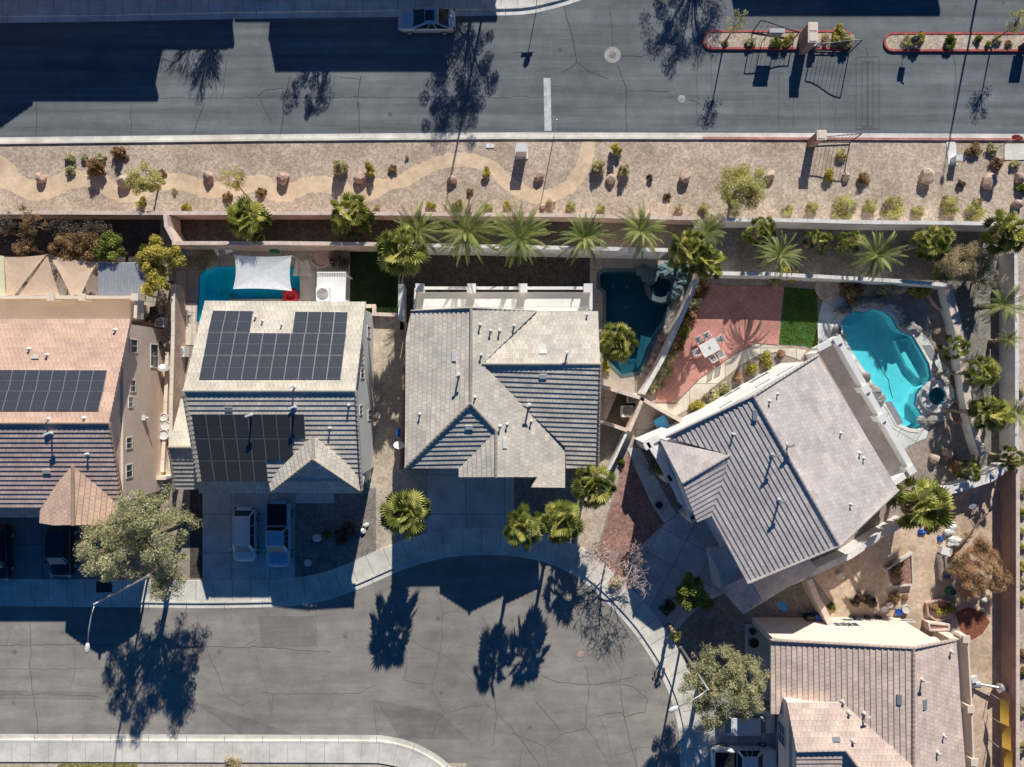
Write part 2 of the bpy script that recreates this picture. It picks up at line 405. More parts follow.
def sheet(name, poly, z, mat, holes=(), kind='structure', px=True, thick=0, extra=None, label=None, cat=None):
    """flat ground sheet (optionally with holes); thick > 0 makes a slab standing on the ground"""
    conv = (lambda q: P2(*q)) if px else (lambda q: q)
    loops = [[Vector((*conv(q), 0)) for q in lp] for lp in [poly]+list(holes)]
    tr = tessellate_polygon(loops)
    flat = [(v.x, v.y, z) for lp in loops for v in lp]
    b = MB(); b.add(flat, [flip_up(flat, t) for t in tr], 0)
    if thick:
        lp = loops[0]; n = len(lp)
        vs = [(v.x, v.y, z) for v in lp]+[(v.x, v.y, z-thick) for v in lp]
        b.add(vs, [(i, (i+1) % n, n+(i+1) % n, n+i) for i in range(n)], 0)
    mats = [mat]
    if extra: extra(b); mats += extra.mats
    o = b.build(name, mats, loc=(loops[0][0].x*0+sum(v.x for v in loops[0])/len(loops[0]), sum(v.y for v in loops[0])/len(loops[0]), z))
    if kind: o['kind'] = kind
    if label: tag(o, label, cat)
    return o
def offset_line(pts, d):
    out = []; n = len(pts)
    for i in range(n):
        a = Vector(pts[max(i-1, 0)]); b = Vector(pts[i]); c = Vector(pts[min(i+1, n-1)])
        d1 = (b-a).normalized() if i > 0 else (c-b).normalized()
        d2 = (c-b).normalized() if i < n-1 else d1
        n1 = Vector((-d1.y, d1.x)); n2 = Vector((-d2.y, d2.x)); m = (n1+n2)
        m = m.normalized() if m.length > 1e-5 else n1
        out.append(tuple(b+m*(d/max(.4, m.dot(n1)))))
    return out
def offset_closed(poly, d):
    n = len(poly); out = []
    a = sum(poly[i][0]*poly[(i+1) % n][1]-poly[(i+1) % n][0]*poly[i][1] for i in range(n))
    s = 1 if a > 0 else -1
    for i in range(n):
        p, q, r = Vector(poly[i-1]), Vector(poly[i]), Vector(poly[(i+1) % n])
        d1, d2 = (q-p).normalized(), (r-q).normalized()
        n1, n2 = Vector((-d1.y, d1.x))*s, Vector((-d2.y, d2.x))*s
        m = (n1+n2).normalized(); out.append(tuple(q+m*(d/max(.4, m.dot(n1)))))
    return out
def smooth_line(pts, k=3):
    """Catmull-Rom through the points"""
    out = []; n = len(pts)
    for i in range(n-1):
        p0, p1, p2, p3 = (Vector(pts[max(i-1, 0)]), Vector(pts[i]), Vector(pts[i+1]), Vector(pts[min(i+2, n-1)]))
        for j in range(k):
            t = j/k
            out.append(tuple(.5*((2*p1)+(p2-p0)*t+(2*p0-5*p1+4*p2-p3)*t*t+(3*p1-p0-3*p2+p3)*t**3)))
    out.append(tuple(pts[-1])); return out
def ribbon(b, line, d0, d1, z, mi=0, z0=None):
    A, B = offset_line(line, d0), offset_line(line, d1); n = len(A)
    vs = [(x, y, z) for x, y in A]+[(x, y, z) for x, y in B]
    fs = [(i, i+1, n+i+1, n+i) for i in range(n-1)]
    fs = [f if (Vector(vs[f[1]])-Vector(vs[f[0]])).cross(Vector(vs[f[2]])-Vector(vs[f[0]])).z > 0 else f[::-1] for f in fs]
    b.add(vs, fs, mi)
    if z0 is not None:
        for L in (A, B):
            w = [(x, y, z) for x, y in L]+[(x, y, z0) for x, y in L]
            b.add(w, [(i, i+1, n+i+1, n+i) for i in range(n-1)], mi)
        for i in (0, n-1):
            b.add([(*A[i], z), (*B[i], z), (*B[i], z0), (*A[i], z0)], [(0, 1, 2, 3)], mi)
def joints(b, line, d0, d1, z, step, mi, w=.03):
    acc = 0; nxt = step*.5
    for i in range(len(line)-1):
        a, c = Vector(line[i]), Vector(line[i+1]); L = (c-a).length
        if L < 1e-6: continue
        t = (c-a)/L; nn = Vector((-t.y, t.x))
        while nxt < acc+L:
            q = a+t*(nxt-acc)
            p = [q+nn*d0-t*w/2, q+nn*d0+t*w/2, q+nn*d1+t*w/2, q+nn*d1-t*w/2]
            vs = [(v.x, v.y, z) for v in p]
            f = (0, 1, 2, 3)
            if (p[1]-p[0]).cross(p[2]-p[0]) < 0: f = f[::-1]
            b.add(vs, [f], mi); nxt += step
        acc += L
def crack(b, pts, w, z, mi, jit=.12, seed=1):
    rg = random.Random(seed); L = []
    for i in range(len(pts)-1):
        a, c = Vector(P2(*pts[i])), Vector(P2(*pts[i+1])); k = max(2, int((c-a).length/.5))
        for j in range(k):
            q = a.lerp(c, j/k)
            if 0 < j: q = q+Vector((rg.uniform(-jit, jit), rg.uniform(-jit, jit)))
            L.append(tuple(q))
    L.append(P2(*pts[-1]))
    ribbon(b, L, -w/2, w/2, z, mi)
SUN_E, SKY_E = 5.0, .034
# ================================================================== SETTING: ground, roads, kerbs, yards
class Extra:
    def __init__(s, fn, mats): s.fn = fn; s.mats = mats
    def __call__(s, b): s.fn(b)

POOL2 = [(199, 275), (209, 266), (300, 267), (300, 299), (229, 299), (229, 322), (197, 322)]
POOL3 = [(604, 272), (637, 272), (644, 277), (648, 286), (652, 298), (662, 304), (669, 303), (662, 322), (650, 345), (643, 364), (637, 372), (622, 374), (606, 358), (606, 291), (600, 287), (600, 275)]
SPA3 = [(660+11*math.cos(a*math.pi/6), 287+11*math.sin(a*math.pi/6)) for a in range(12)]
POOL4 = [(841, 322), (846, 315), (856, 311), (866, 312), (874, 309), (884, 311), (892, 317), (898, 328), (903, 332), (913, 336), (920, 348), (929, 364), (931, 376), (929, 384), (921, 388), (917, 394), (915, 404), (921, 413), (925, 419), (922, 425), (917, 429), (909, 428), (898, 423), (890, 408), (878, 392), (868, 376), (852, 352), (843, 336)]
SPA4 = [(935.5+9.2*math.cos(a*math.pi/7), 396+9.2*math.sin(a*math.pi/7)) for a in range(14)]
# earth under everything, reaching far past the lots
HOLES = [offset_closed(lp, .6) for lp in (POOL2, POOL3, SPA3, POOL4, SPA4)]   # px space, slightly wider than the basins
def far(q): return q
sheet('ground', [(-5200, -5200), (6200, -5200), (6200, 6000), (-5200, 6000)], 0, 'dirt', [POOL2, POOL3+[], POOL4, SPA4] + [SPA3])

# --- upper street
ROAD = [(-400, 22), (-60, 23), (0, 23), (240, 19), (400, 17), (500, 15.5), (528, 14), (548, 10), (570, 4), (590, -4), (606, -18), (616, -40), (618, -300), (1500, -300), (1500, 136), (1024, 136), (256, 136), (0, 139), (-400, 142)]
def road_marks(b):
    zc = .010
    for k, (pts, w) in enumerate([
        ([(-200, 100), (0, 98), (200, 98), (420, 97), (545, 97)], .035), ([(37, 103), (36, 137)], .05), ([(131, 103), (131, 136)], .04),
        ([(205, 103), (200, 115), (192, 136)], .05), ([(227, 60), (222, 98)], .05), ([(290, 76), (284, 100), (281, 134)], .07),
        ([(257, 97), (266, 90), (283, 88)], .05), ([(260, 98), (265, 110), (272, 122)], .04), ([(361, 76), (358, 104), (360, 134)], .06),
        ([(340, 77), (362, 80)], .04), ([(563, 0), (567, 20), (573, 40), (577, 62), (562, 73)], .06), ([(577, 62), (590, 72), (608, 79)], .04),
        ([(512, 53), (535, 52)], .05), ([(622, 56), (640, 57), (657, 51), (672, 39)], .06), ([(610, 5), (613, 48)], .04),
        ([(617, 65), (626, 88), (626, 133)], .05), ([(626, 91), (670, 91)], .04), ([(697, 50), (697, 124)], .03), ([(711, 50), (712, 126), (698, 125)], .025),
        ([(779, 76), (779, 130)], .03), ([(793, 90), (793, 130)], .03), ([(820, 95), (820, 130)], .03), ([(835, 105), (836, 130)], .03),
        ([(953, 55), (956, 80), (953, 120)], .04), ([(690, 100), (700, 104)], .04), ([(470, 125), (470, 134)], .04), ([(866, 48), (868, 57)], .04),
        ([(547, 98), (548, 78)], .04)]):
        crack(b, pts, w, zc+k*.0001, 1, .07, k)
    for x0, x1, y0, y1 in ((856, 879, 57, 129), (862, 873, 62, 127), (867, 868, 62, 126)):   # saw cuts of the gate loops
        q = [P2(x0, y0), P2(x1, y0), P2(x1, y1), P2(x0, y1), P2(x0, y0)]
        ribbon(b, q, -.015, .015, zc+.0045+x0*1e-6, 1)
    w = [P2(543.5, 78), P2(550.5, 78), P2(551.5, 131), P2(544.5, 131)]
    b.add([(x, y, .016) for x, y in w], [flip_up([(x, y, 0) for x, y in w], (0, 1, 2)), flip_up([(x, y, 0) for x, y in w], (0, 2, 3))], 2)
sheet('road', ROAD, .006, 'asph', extra=Extra(road_marks, ['crack', 'paint']))
# lower kerb and gutter of the upper street
kl = [P2(-400, 141), P2(0, 138), P2(256, 135), P2(512, 133), P2(768, 133.5), P2(1024, 134.5), P2(1500, 136)]
b = MB(); ribbon(b, kl, -.42, .05, .012); b.build('gutter', 'conc')['kind'] = 'structure'
b = MB()
ka = [P2(-400, 146.2), P2(0, 143.2), P2(256, 140.2), P2(512, 138.2), P2(702, 138.4)]
kb = [P2(702, 138.4), P2(768, 138.8), P2(1024, 139.8), P2(1500, 141)]
ribbon(b, ka, -.1, .1, .13, 0, 0)
b.build('kerb', 'walk2')['kind'] = 'structure'
b = MB(); ribbon(b, kb, -.1, .1, .13, 0, 0); b.build('red_kerb', 'redkerb2')['kind'] = 'structure'
# upper kerb, gutter, sidewalk
ku = [P2(*q) for q in smooth_line([(-400, 22), (0, 23), (240, 19), (400, 17), (500, 15.5), (528, 14), (548, 10), (570, 4), (590, -4), (606, -18), (616, -40), (618, -120), (618, -300)], 3)]
b = MB(); ribbon(b, ku, .0, .5, .012); ribbon(b, ku, .5, .7, .14, 0, 0); joints(b, ku, .02, .7, .142, 3.0, 1); b.build('kerb', ['walk', 'joint'])['kind'] = 'structure'
b = MB(); ribbon(b, ku, .7, 3.0, .13, 0, 0); joints(b, ku, .7, 3.0, .133, 1.45, 1); b.build('sidewalk', ['walk', 'joint'])['kind'] = 'structure'

# --- gravel verge and winding path
GR = [(-400, 147), (0, 144), (256, 141), (512, 139), (768, 139.6), (1024, 141), (1500, 142), (1500, 240), (1013, 240), (1005, 224), (826, 223), (700, 222), (560, 219), (0, 218), (-400, 218)]
sheet('gravel_bed', GR, .010, 'gravel')
b = MB()
PATH = [P2(*q) for q in smooth_line([(-60, 150), (-20, 158), (4, 169), (14, 182), (32, 190), (52, 188), (66, 181), (82, 179), (99, 181), (112, 190), (128, 195), (150, 186), (165, 182), (185, 183), (206, 190), (225, 189), (245, 185), (262, 184), (274, 192), (288, 193), (303, 187), (320, 184), (335, 187), (352, 194), (368, 192), (385, 185), (404, 180), (420, 171), (438, 163), (458, 160), (478, 162), (494, 169), (505, 180), (518, 190), (534, 196), (552, 195), (568, 187), (580, 173), (586, 158), (588, 147), (589, 141)], 6)]
rg = random.Random(3)
A = offset_line(PATH, .72); B = offset_line(PATH, -.72)
wd = [1.15 if i < 40 else (1.0 if i < 150 else .82) for i in range(len(PATH))]
vs = []
for i in range(len(PATH)):
    c = Vector(PATH[i]); f = wd[i]
    for Q in (A, B):
        q = c+(Vector(Q[i])-c)*(f+rg.uniform(-.13, .13)); vs.append((q.x, q.y, .016))
fs = [(2*i, 2*i+1, 2*i+3, 2*i+2) for i in range(len(PATH)-1)]
b.add(vs, [f if (Vector(vs[f[1]])-Vector(vs[f[0]])).cross(Vector(vs[f[2]])-Vector(vs[f[0]])).z > 0 else f[::-1] for f in fs])
b.build('path', 'path')['kind'] = 'structure'
sheet('path_clearing', [(i, 0) for i in range(0)] or [(-40, 156), (2, 160), (14, 166), (20, 176), (30, 184), (22, 193), (6, 189), (-10, 184), (-40, 182)], .014, 'path')

# --- planting terraces between the walls, back yards, side yards (dirt sheets)
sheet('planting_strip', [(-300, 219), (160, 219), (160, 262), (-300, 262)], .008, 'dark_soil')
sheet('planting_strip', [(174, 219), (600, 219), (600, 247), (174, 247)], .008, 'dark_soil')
sheet('planting_strip', [(690, 222), (1006, 226), (1006, 500), (990, 505), (955, 478), (955, 300), (948, 284), (700, 272)], .008, 'grey_gravel')
sheet('side_yard', [(374, 312), (404, 312), (404, 470), (426, 470), (426, 556), (400, 566), (374, 575), (366, 480)], .008, 'tan_gravel')
sheet('front_gravel', [(294, 488), (376, 488), (376, 560), (330, 573), (294, 584)], .012, 'grey_gravel')
sheet('front_gravel', [(514, 470), (600, 470), (600, 560), (575, 548), (560, 540), (514, 530)], .012, 'grey_gravel')
sheet('front_gravel', [(585, 480), (600, 462), (628, 440), (612, 500), (598, 545), (592, 566), (572, 552)], .014, 'tan_gravel')
sheet('red_gravel_bed', [(630, 440), (636, 470), (652, 505), (665, 522), (634, 552), (618, 588), (606, 590), (592, 572), (600, 545), (614, 500)], .018, 'red_gravel')
sheet('side_gravel', [(190, 470), (203, 470), (203, 578), (190, 578)], .012, 'dark_soil')
sheet('front_gravel', [(700, 600), (727, 590), (800, 560), (830, 600), (772, 640), (772, 704), (712, 704), (690, 680), (668, 640)], .012, 'grey_gravel')
sheet('back_yard_lawn', [(350, 248), (398, 248), (398, 314), (350, 314)], .012, 'turf_d')
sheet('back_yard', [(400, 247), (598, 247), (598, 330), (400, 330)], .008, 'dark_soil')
sheet('garden_dirt', [(806, 570), (910, 518), (955, 492), (1004, 470), (1004, 900), (940, 900), (940, 640), (770, 640), (800, 600)], .010, 'gard')
sheet('mulch_patch', [(955, 612), (968, 607), (984, 612), (990, 622), (982, 634), (972, 640), (960, 630)], .016, 'red_mulch')
sheet('verge', [(1017, 226), (1500, 226), (1500, 1100), (1017, 1100)], .008, 'gravel_r')
sheet('front_yard', [(-400, 763), (466, 763), (500, 900), (-400, 900)], .010, 'tan_gravel')
# concrete
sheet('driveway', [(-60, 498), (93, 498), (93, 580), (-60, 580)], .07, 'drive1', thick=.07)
sheet('driveway', [(203, 478), (295, 478), (295, 581), (203, 581)], .07, 'drive', thick=.07)
sheet('front_walk', [(295.5, 490), (334, 490), (334, 503), (295.5, 503)], .068, 'walk', thick=.068)
sheet('driveway', [(426, 460), (514, 460), (514, 532), (500, 529), (470, 529), (440, 534), (426, 539)], .07, 'drive', thick=.07)
sheet('driveway', [(634, 552), (665, 523), (690, 505), (745, 540), (760, 575), (727, 592), (702, 603), (668, 638), (650, 612), (632, 585), (626, 570)], .07, 'drive4', thick=.07)
sheet('front_walk', [(627, 448), (640, 448), (668, 500), (676, 514), (664, 523), (652, 505), (636, 470)], .068, 'walk', thick=.068)
sheet('front_walk', [(745, 624), (772, 624), (772, 700), (756, 700), (745, 660)], .068, 'walk', thick=.068)
sheet('driveway', [(708, 705), (800, 705), (800, 860), (708, 860)], .07, 'drive', thick=.07)
sheet('side_path', [(137, 296), (153, 296), (153, 340), (137, 340)], .05, 'patio')
sheet('side_yard', [(122, 340), (176, 300), (176, 480), (122, 480)], .012, 'tan_gravel')
sheet('side_path', [(168, 378), (178, 378), (178, 470), (168, 470)], .03, 'red_gravel')
sheet('patio', [(176, 247), (350, 247), (350, 330), (176, 330)], .05, 'patio', [POOL2])
sheet('lit_patio_patch', [(182, 303), (196.8, 303), (196.8, 345), (182, 345)], .056, 'patio_l')  # sunlit part of the patio, its light put into paler concrete
sheet('patio', [(590, 250), (668, 250), (690, 268), (682, 300), (668, 335), (652, 370), (640, 402), (598, 386), (590, 360)], .05, 'patio', [POOL3, SPA3])
sheet('brick_patio', [(700, 285), (784, 287), (778, 345), (756, 343), (738, 352), (700, 378), (675, 402), (655, 402), (660, 370), (684, 330)], .03, 'pavers')
sheet('patio_edge', [(778, 346), (756, 344), (738, 353), (700, 379), (676, 404), (655, 404), (668, 420), (690, 408), (712, 388), (742, 364), (760, 354), (776, 352), (800, 360), (806, 350)], .034, 'patio_l')
sheet('artificial_lawn', [(784, 287), (822, 290), (817, 300), (818, 352), (806, 346), (779, 344)], .03, 'turf')
sheet('pool_deck', [(821, 305), (826, 293), (840, 296), (852, 302), (868, 299), (897, 306), (905, 322), (926, 336), (940, 360), (952, 372), (958, 400), (950, 418), (930, 425), (926, 438), (908, 446), (893, 460), (880, 452), (862, 430), (826, 372), (812, 348), (818, 320)], .03, 'deck4', [POOL4, SPA4])
sheet('side_concrete', [(598, 386), (618, 392), (604, 424), (592, 424)], .03, 'patio')
sheet('side_concrete', [(655, 400), (642, 424), (628, 452), (618, 446), (640, 404)], .03, 'patio')
sheet('side_concrete', [(646, 404), (700, 424), (660, 440), (632, 452)], .022, 'patio')

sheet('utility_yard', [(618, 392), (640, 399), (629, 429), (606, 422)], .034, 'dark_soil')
# --- pools (basin, water, coping)
def basin(name, label, loop, depth, plaster, wmat, cop='coping', cw=.28, wz=-.08, cz=.07, parts=(), floor_step=None):
    lp = [P2(*q) for q in loop]
    c = sum((Vector(q) for q in lp), Vector((0, 0)))/len(lp)
    t = thing(name, label, 'pool' if 'spa' not in name else 'spa', (c.x, c.y, 0))
    b = MB(); n = len(lp)
    vs = [(x, y, .02) for x, y in lp]+[(x, y, -depth) for x, y in lp]
    b.add(vs, [(i, (i+1) % n, n+(i+1) % n, n+i) for i in range(n)])
    tr = tessellate_polygon([[Vector((x, y, 0)) for x, y in lp]])
    dn = [(x, y, -depth) for x, y in lp]; b.add(dn, [flip_up(dn, q) for q in tr])
    b.build('basin', plaster, t)
    b = MB(); ri = offset_closed(lp, .02); vs = [(x, y, .03) for x, y in ri]+[(x, y, -.22) for x, y in ri]
    b.add(vs, [(i, (i+1) % n, n+(i+1) % n, n+i) for i in range(n)]); b.build('waterline_tile', 'band', t)
    b = MB(); up = [(x, y, wz) for x, y in lp]; b.add(up, [flip_up(up, q) for q in tr]); b.build('water', wmat, t)
    b = MB(); cl = lp+[lp[0], lp[1]]
    ou = offset_closed(lp, -cw); m = len(lp)
    vs = [(x, y, cz) for x, y in lp]+[(x, y, cz) for x, y in ou]+[(x, y, -.1) for x, y in lp]+[(x, y, 0) for x, y in ou]
    fs = []
    for i in range(m):
        j = (i+1) % m
        f = (i, j, m+j, m+i)
        if (Vector(vs[f[1]])-Vector(vs[f[0]])).cross(Vector(vs[f[2]])-Vector(vs[f[0]])).z < 0: f = f[::-1]
        fs += [f, (i, j, 2*m+j, 2*m+i), (m+i, m+j, 3*m+j, 3*m+i)]
    b.add(vs, fs); b.build('coping', cop, t)
    return t
basin('swimming_pool', 'deep blue angular swimming pool half covered by a white shade sail', POOL2, 1.3, 'plaster_b', 'water_b', 'patio', .12, cz=.065)
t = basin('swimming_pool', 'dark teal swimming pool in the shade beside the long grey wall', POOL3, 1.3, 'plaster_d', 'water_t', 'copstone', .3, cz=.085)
b = MB()
for q in ((615, 284), (629.5, 285), (628.5, 306)): b.lathe([(.14, -1.29), (.14, -1.27)], P(*q), 10)
b.build('drain', 'white_paint' , t)
t = basin('swimming_pool', 'bright turquoise freeform swimming pool with rock edging by the tall grey house', POOL4, 1.15, 'plaster', 'water', 'coping', .3)
b = MB()
def seat(poly, z):
    b.prism([P2(*q) for q in poly], -1.14, z)
seat([(913, 337), (920, 349), (929, 365), (931, 377), (924, 378), (912, 366), (905, 352), (900, 340)], -.7)
seat([(846, 316), (857, 312), (866, 313), (864, 322), (852, 326), (845, 324)], -.5)
seat([(909, 427), (898, 422), (890, 408), (897, 407), (904, 416), (915, 424)], -.5)
b.build('underwater_bench', 'plaster', t)
hose = [P(*q) for q in ((873, 352), (878, 362), (883, 372), (889, 380), (890, 388), (893, 398))]
b = MB(); b.tube([Vector((p.x, p.y, -.06)) for p in hose], .035, 6); tag(b.build('pool_hose', 'dark', loc=hose[0]), 'thin dark cleaner hose lying in the turquoise pool', 'hose')
b = MB()
hp = [P(222, 297), P(221, 292), P(225, 292), P(232, 296), P(238, 296), P(235, 293), P(229, 294), P(234, 299)]
b.tube([Vector((p.x, p.y, -.05)) for p in hp], .03, 6); tag(b.build('pool_hose', 'dark', loc=hp[0]), 'looped dark hose floating in the deep blue pool', 'hose')
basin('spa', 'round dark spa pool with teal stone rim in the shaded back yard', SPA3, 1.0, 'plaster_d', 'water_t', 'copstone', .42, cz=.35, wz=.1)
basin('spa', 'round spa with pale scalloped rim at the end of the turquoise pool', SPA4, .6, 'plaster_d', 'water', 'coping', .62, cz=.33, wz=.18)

# rocks edging the pools
def rocks(name, label, pts, mat, cat='rocks', r=(.3, .5), grp=None, seed=1):
    rg = random.Random(seed); c = P(*pts[0]); t = thing(name, label, cat, (c.x, c.y, 0), grp)
    for k, q in enumerate(pts):
        p = P(*q); s = rg.uniform(*r); b = MB(); b.sphere((p.x, p.y, s*.35), (s*rg.uniform(.8, 1.3), s*rg.uniform(.7, 1.1), s*.6), 0, 8, 5, .16, seed*31+k); b.build('rock', mat, t)
    return t
rocks('rock_edging', 'dark grey boulders along the upper rim of the turquoise pool', [(842, 312), (848, 306), (856, 305), (864, 303), (872, 303), (880, 304), (898, 310), (903, 316), (909, 322), (912, 327), (917, 330), (906, 327)], 'boulder_g', r=(.3, .6), seed=2)
rocks('rock_edging', 'grey boulders on the house side of the turquoise pool', [(836, 330), (838, 336), (862, 380), (868, 386), (873, 392), (866, 376), (878, 398)], 'boulder_g', r=(.3, .7), seed=3)
rocks('rock_edging', 'grey rocks beside the pale rimmed spa', [(935, 369), (938, 376), (943, 382), (938, 382), (925, 424), (930, 420), (947, 400), (921, 420)], 'boulder_g', r=(.25, .5), seed=4)
rocks('rock_waterfall', 'teal rock waterfall behind the round dark spa', [(643, 271), (648, 276), (651, 281), (663, 269), (668, 266), (674, 270), (679, 276), (682, 283), (678, 290), (673, 296), (668, 274), (681, 270)], 'copstone', r=(.35, .7), seed=5)  # rocks share the dark teal coping colour
rocks('rock_edging', 'brown rocks between the shaded pool and the long grey wall', [(662, 338), (659, 346), (656, 354), (653, 362), (650, 370), (648, 378)], 'rock', r=(.2, .4), seed=6)

# --- cul-de-sac
K = smooth_line([(-400, 602), (-60, 602), (0, 602), (120, 603), (200, 604), (270, 603), (300, 601), (330, 595), (360, 584), (385, 573), (412, 562), (446, 553.5), (480, 551), (512, 552), (545, 558), (575, 571), (602, 592), (627, 618), (642, 637), (660, 665), (672, 690), (679, 712), (683, 735), (684, 767), (684, 900)], 3)
K2 = smooth_line([(-400, 738), (0, 738), (200, 738.5), (360, 739), (385, 740), (408, 745), (428, 754), (446, 767), (466, 790), (486, 840), (490, 900)], 3)
CR2 = [[(0, 645), (60, 645), (130, 645), (180, 647), (260, 647), (330, 652)], [(0, 669), (60, 669), (118, 668)], [(30, 624), (30, 668), (34, 696), (38, 736)], [(75, 650), (75, 668), (70, 690)],
 [(10, 625), (6, 648)], [(197, 614), (207, 650), (220, 680), (226, 697), (240, 706), (252, 700)], [(0, 695), (60, 694), (100, 697)], [(240, 650), (256, 640)], [(256, 655), (266, 690), (273, 720)],
 [(262, 693), (310, 694), (360, 693), (375, 685)], [(273, 694), (272, 718)], [(315, 604), (317, 648)], [(436, 590), (443, 612), (441, 650), (436, 670), (432, 690), (440, 705), (445, 713), (470, 706), (489, 705)],
 [(412, 640), (425, 648), (440, 653), (455, 662), (470, 678), (489, 707), (512, 728)], [(443, 655), (436, 668)], [(445, 713), (436, 722), (432, 735)], [(375, 700), (376, 738)], [(408, 650), (404, 680), (432, 684)],
 [(443, 614), (458, 611)], [(482, 615), (486, 625), (494, 631)], [(494, 693), (496, 712), (493, 745)], [(489, 705), (482, 715), (478, 740)], [(512, 728), (525, 745), (540, 767)],
 [(541, 675), (557, 682), (585, 684), (615, 682), (637, 675)], [(585, 665), (590, 684), (587, 705), (585, 727), (596, 740), (610, 767)], [(512, 733), (530, 740), (545, 747), (560, 735), (585, 728)],
 [(620, 684), (624, 715), (630, 745), (637, 767)], [(596, 716), (620, 712), (625, 717), (645, 712), (648, 700), (635, 688), (622, 684)], [(600, 718), (608, 738), (612, 760)], [(523, 746), (520, 767)],
 [(545, 747), (548, 767)], [(608, 757), (640, 748), (655, 747)], [(636, 747), (636, 767)], [(600, 640), (612, 652), (622, 670), (620, 684)], [(580, 630), (594, 641), (606, 660), (612, 674)], [(535, 700), (552, 720), (560, 732)]]
def marks2(b):
    for k, pts in enumerate(CR2): crack(b, pts, random.Random(k).uniform(.02, .05), .010+k*.0001, 1, .09, 50+k)
def patches(b):
    marks2(b)
    for k, q in enumerate(([(258, 616), (314, 616), (316, 646), (262, 648)], [(375, 700), (440, 712), (470, 740), (400, 738)], [(0, 690), (120, 692), (118, 700), (0, 699)], [(190, 700), (260, 722), (300, 736), (240, 734), (200, 716)])):
        w = [P2(*v) for v in q]; up = [(x, y, .0085+k*.0002) for x, y in w]; b.add(up, [flip_up(up, (0, 1, 2)), flip_up(up, (0, 2, 3))], 2)
sheet('cul_de_sac', K+list(reversed(K2)), .006, 'asph2', extra=Extra(patches, ['crack2', 'asph3']))
kk = [P2(*q) for q in K]
def side(b, kk, g0, g1, c1, w1, sgn, step, wm=0):
    ribbon(b, kk, sgn*g0, sgn*g1, .013, wm); ribbon(b, kk, sgn*g1, sgn*c1, .135, wm, 0)
b = MB(); side(b, kk, -.35, .1, .27, 0, 1, 1.5); joints(b, kk, -.33, .27, .137, 3.2, 1); b.build('kerb', ['walk2', 'joint'])['kind'] = 'structure'
b = MB(); ribbon(b, kk, .27, 2.0, .12, 0, 0); joints(b, kk, .27, 2.0, .124, 1.55, 1); b.build('sidewalk', ['walk2', 'joint'])['kind'] = 'structure'
kk2 = [P2(*q) for q in K2]
b = MB(); side(b, kk2, -.35, .1, .27, 0, -1, 1.5); joints(b, kk2, .33, -.27, .137, 3.2, 1); b.build('kerb', ['walk2', 'joint'])['kind'] = 'structure'
b = MB(); ribbon(b, kk2, -.27, -1.95, .12, 0, 0); joints(b, kk2, -.27, -1.95, .124, 1.55, 1, .02); b.build('sidewalk', ['walk2', 'joint'])['kind'] = 'structure'

# --- traffic islands
def island(label, y0, y1, x0, x1, right_round):
    r = (y1-y0)/2; cy = (y0+y1)/2; L = [(x0+r+r*math.cos(a), cy-r*math.sin(a)) for a in [math.pi/2+math.pi*k/10 for k in range(11)]]
    if right_round: L += [(x1-r+r*math.cos(a), cy-r*math.sin(a)) for a in [-math.pi/2+math.pi*k/10 for k in range(11)]]
    else: L += [(x1, y1), (x1, y0)]
    lp = [P2(*q) for q in L]
    b = MB(); inn = offset_closed(lp, .17); n = len(lp)
    vs = [(x, y, .15) for x, y in lp]+[(x, y, .15) for x, y in inn]+[(x, y, 0) for x, y in lp]+[(x, y, .1) for x, y in inn]
    fs = []
    for i in range(n):
        j = (i+1) % n; f = (i, j, n+j, n+i)
        if (Vector(vs[f[1]])-Vector(vs[f[0]])).cross(Vector(vs[f[2]])-Vector(vs[f[0]])).z < 0: f = f[::-1]
        fs += [f, (i, j, 2*n+j, 2*n+i), (n+i, n+j, 3*n+j, 3*n+i)]
    b.add(vs, fs, 0)
    tr = tessellate_polygon([[Vector((x, y, 0)) for x, y in inn]]); up = [(x, y, .11) for x, y in inn]
    b.add(up, [flip_up(up, q) for q in tr], 1)
    b.build('traffic_island', ['redkerb', 'gravel_r'])['kind'] = 'structure'
island('a', 31, 50, 702, 853, True); island('b', 33, 52, 883, 1400, False)

# manholes
def manhole(px, py, r, rim, mat, mat2, label):
    p = P(px, py); t = thing('manhole', label, 'manhole cover', (p.x, p.y, 0))
    b = MB(); b.lathe([(rim, .0), (rim, .019), (r, .020), (r, .0)], (p.x, p.y, 0), 28); b.build('collar', mat, t)
    b = MB(); b.lathe([(r*.97, .0), (r*.97, .027), (r*.5, .030), (r*.48, .026), (.02, .027)], (p.x, p.y, 0), 24); b.build('lid', mat2, t)
manhole(612.5, 55, .32, .70, 'grey_collar', 'boulder_g', 'round manhole in a wide pale concrete collar on the upper street')
manhole(681.5, 99, .17, .33, 'grey_collar', 'boulder_g', 'small round valve cover with pale rim on the upper street')
manhole(581, 654, .30, .62, 'asph2', 'rock', 'reddish manhole lid in the cul-de-sac')
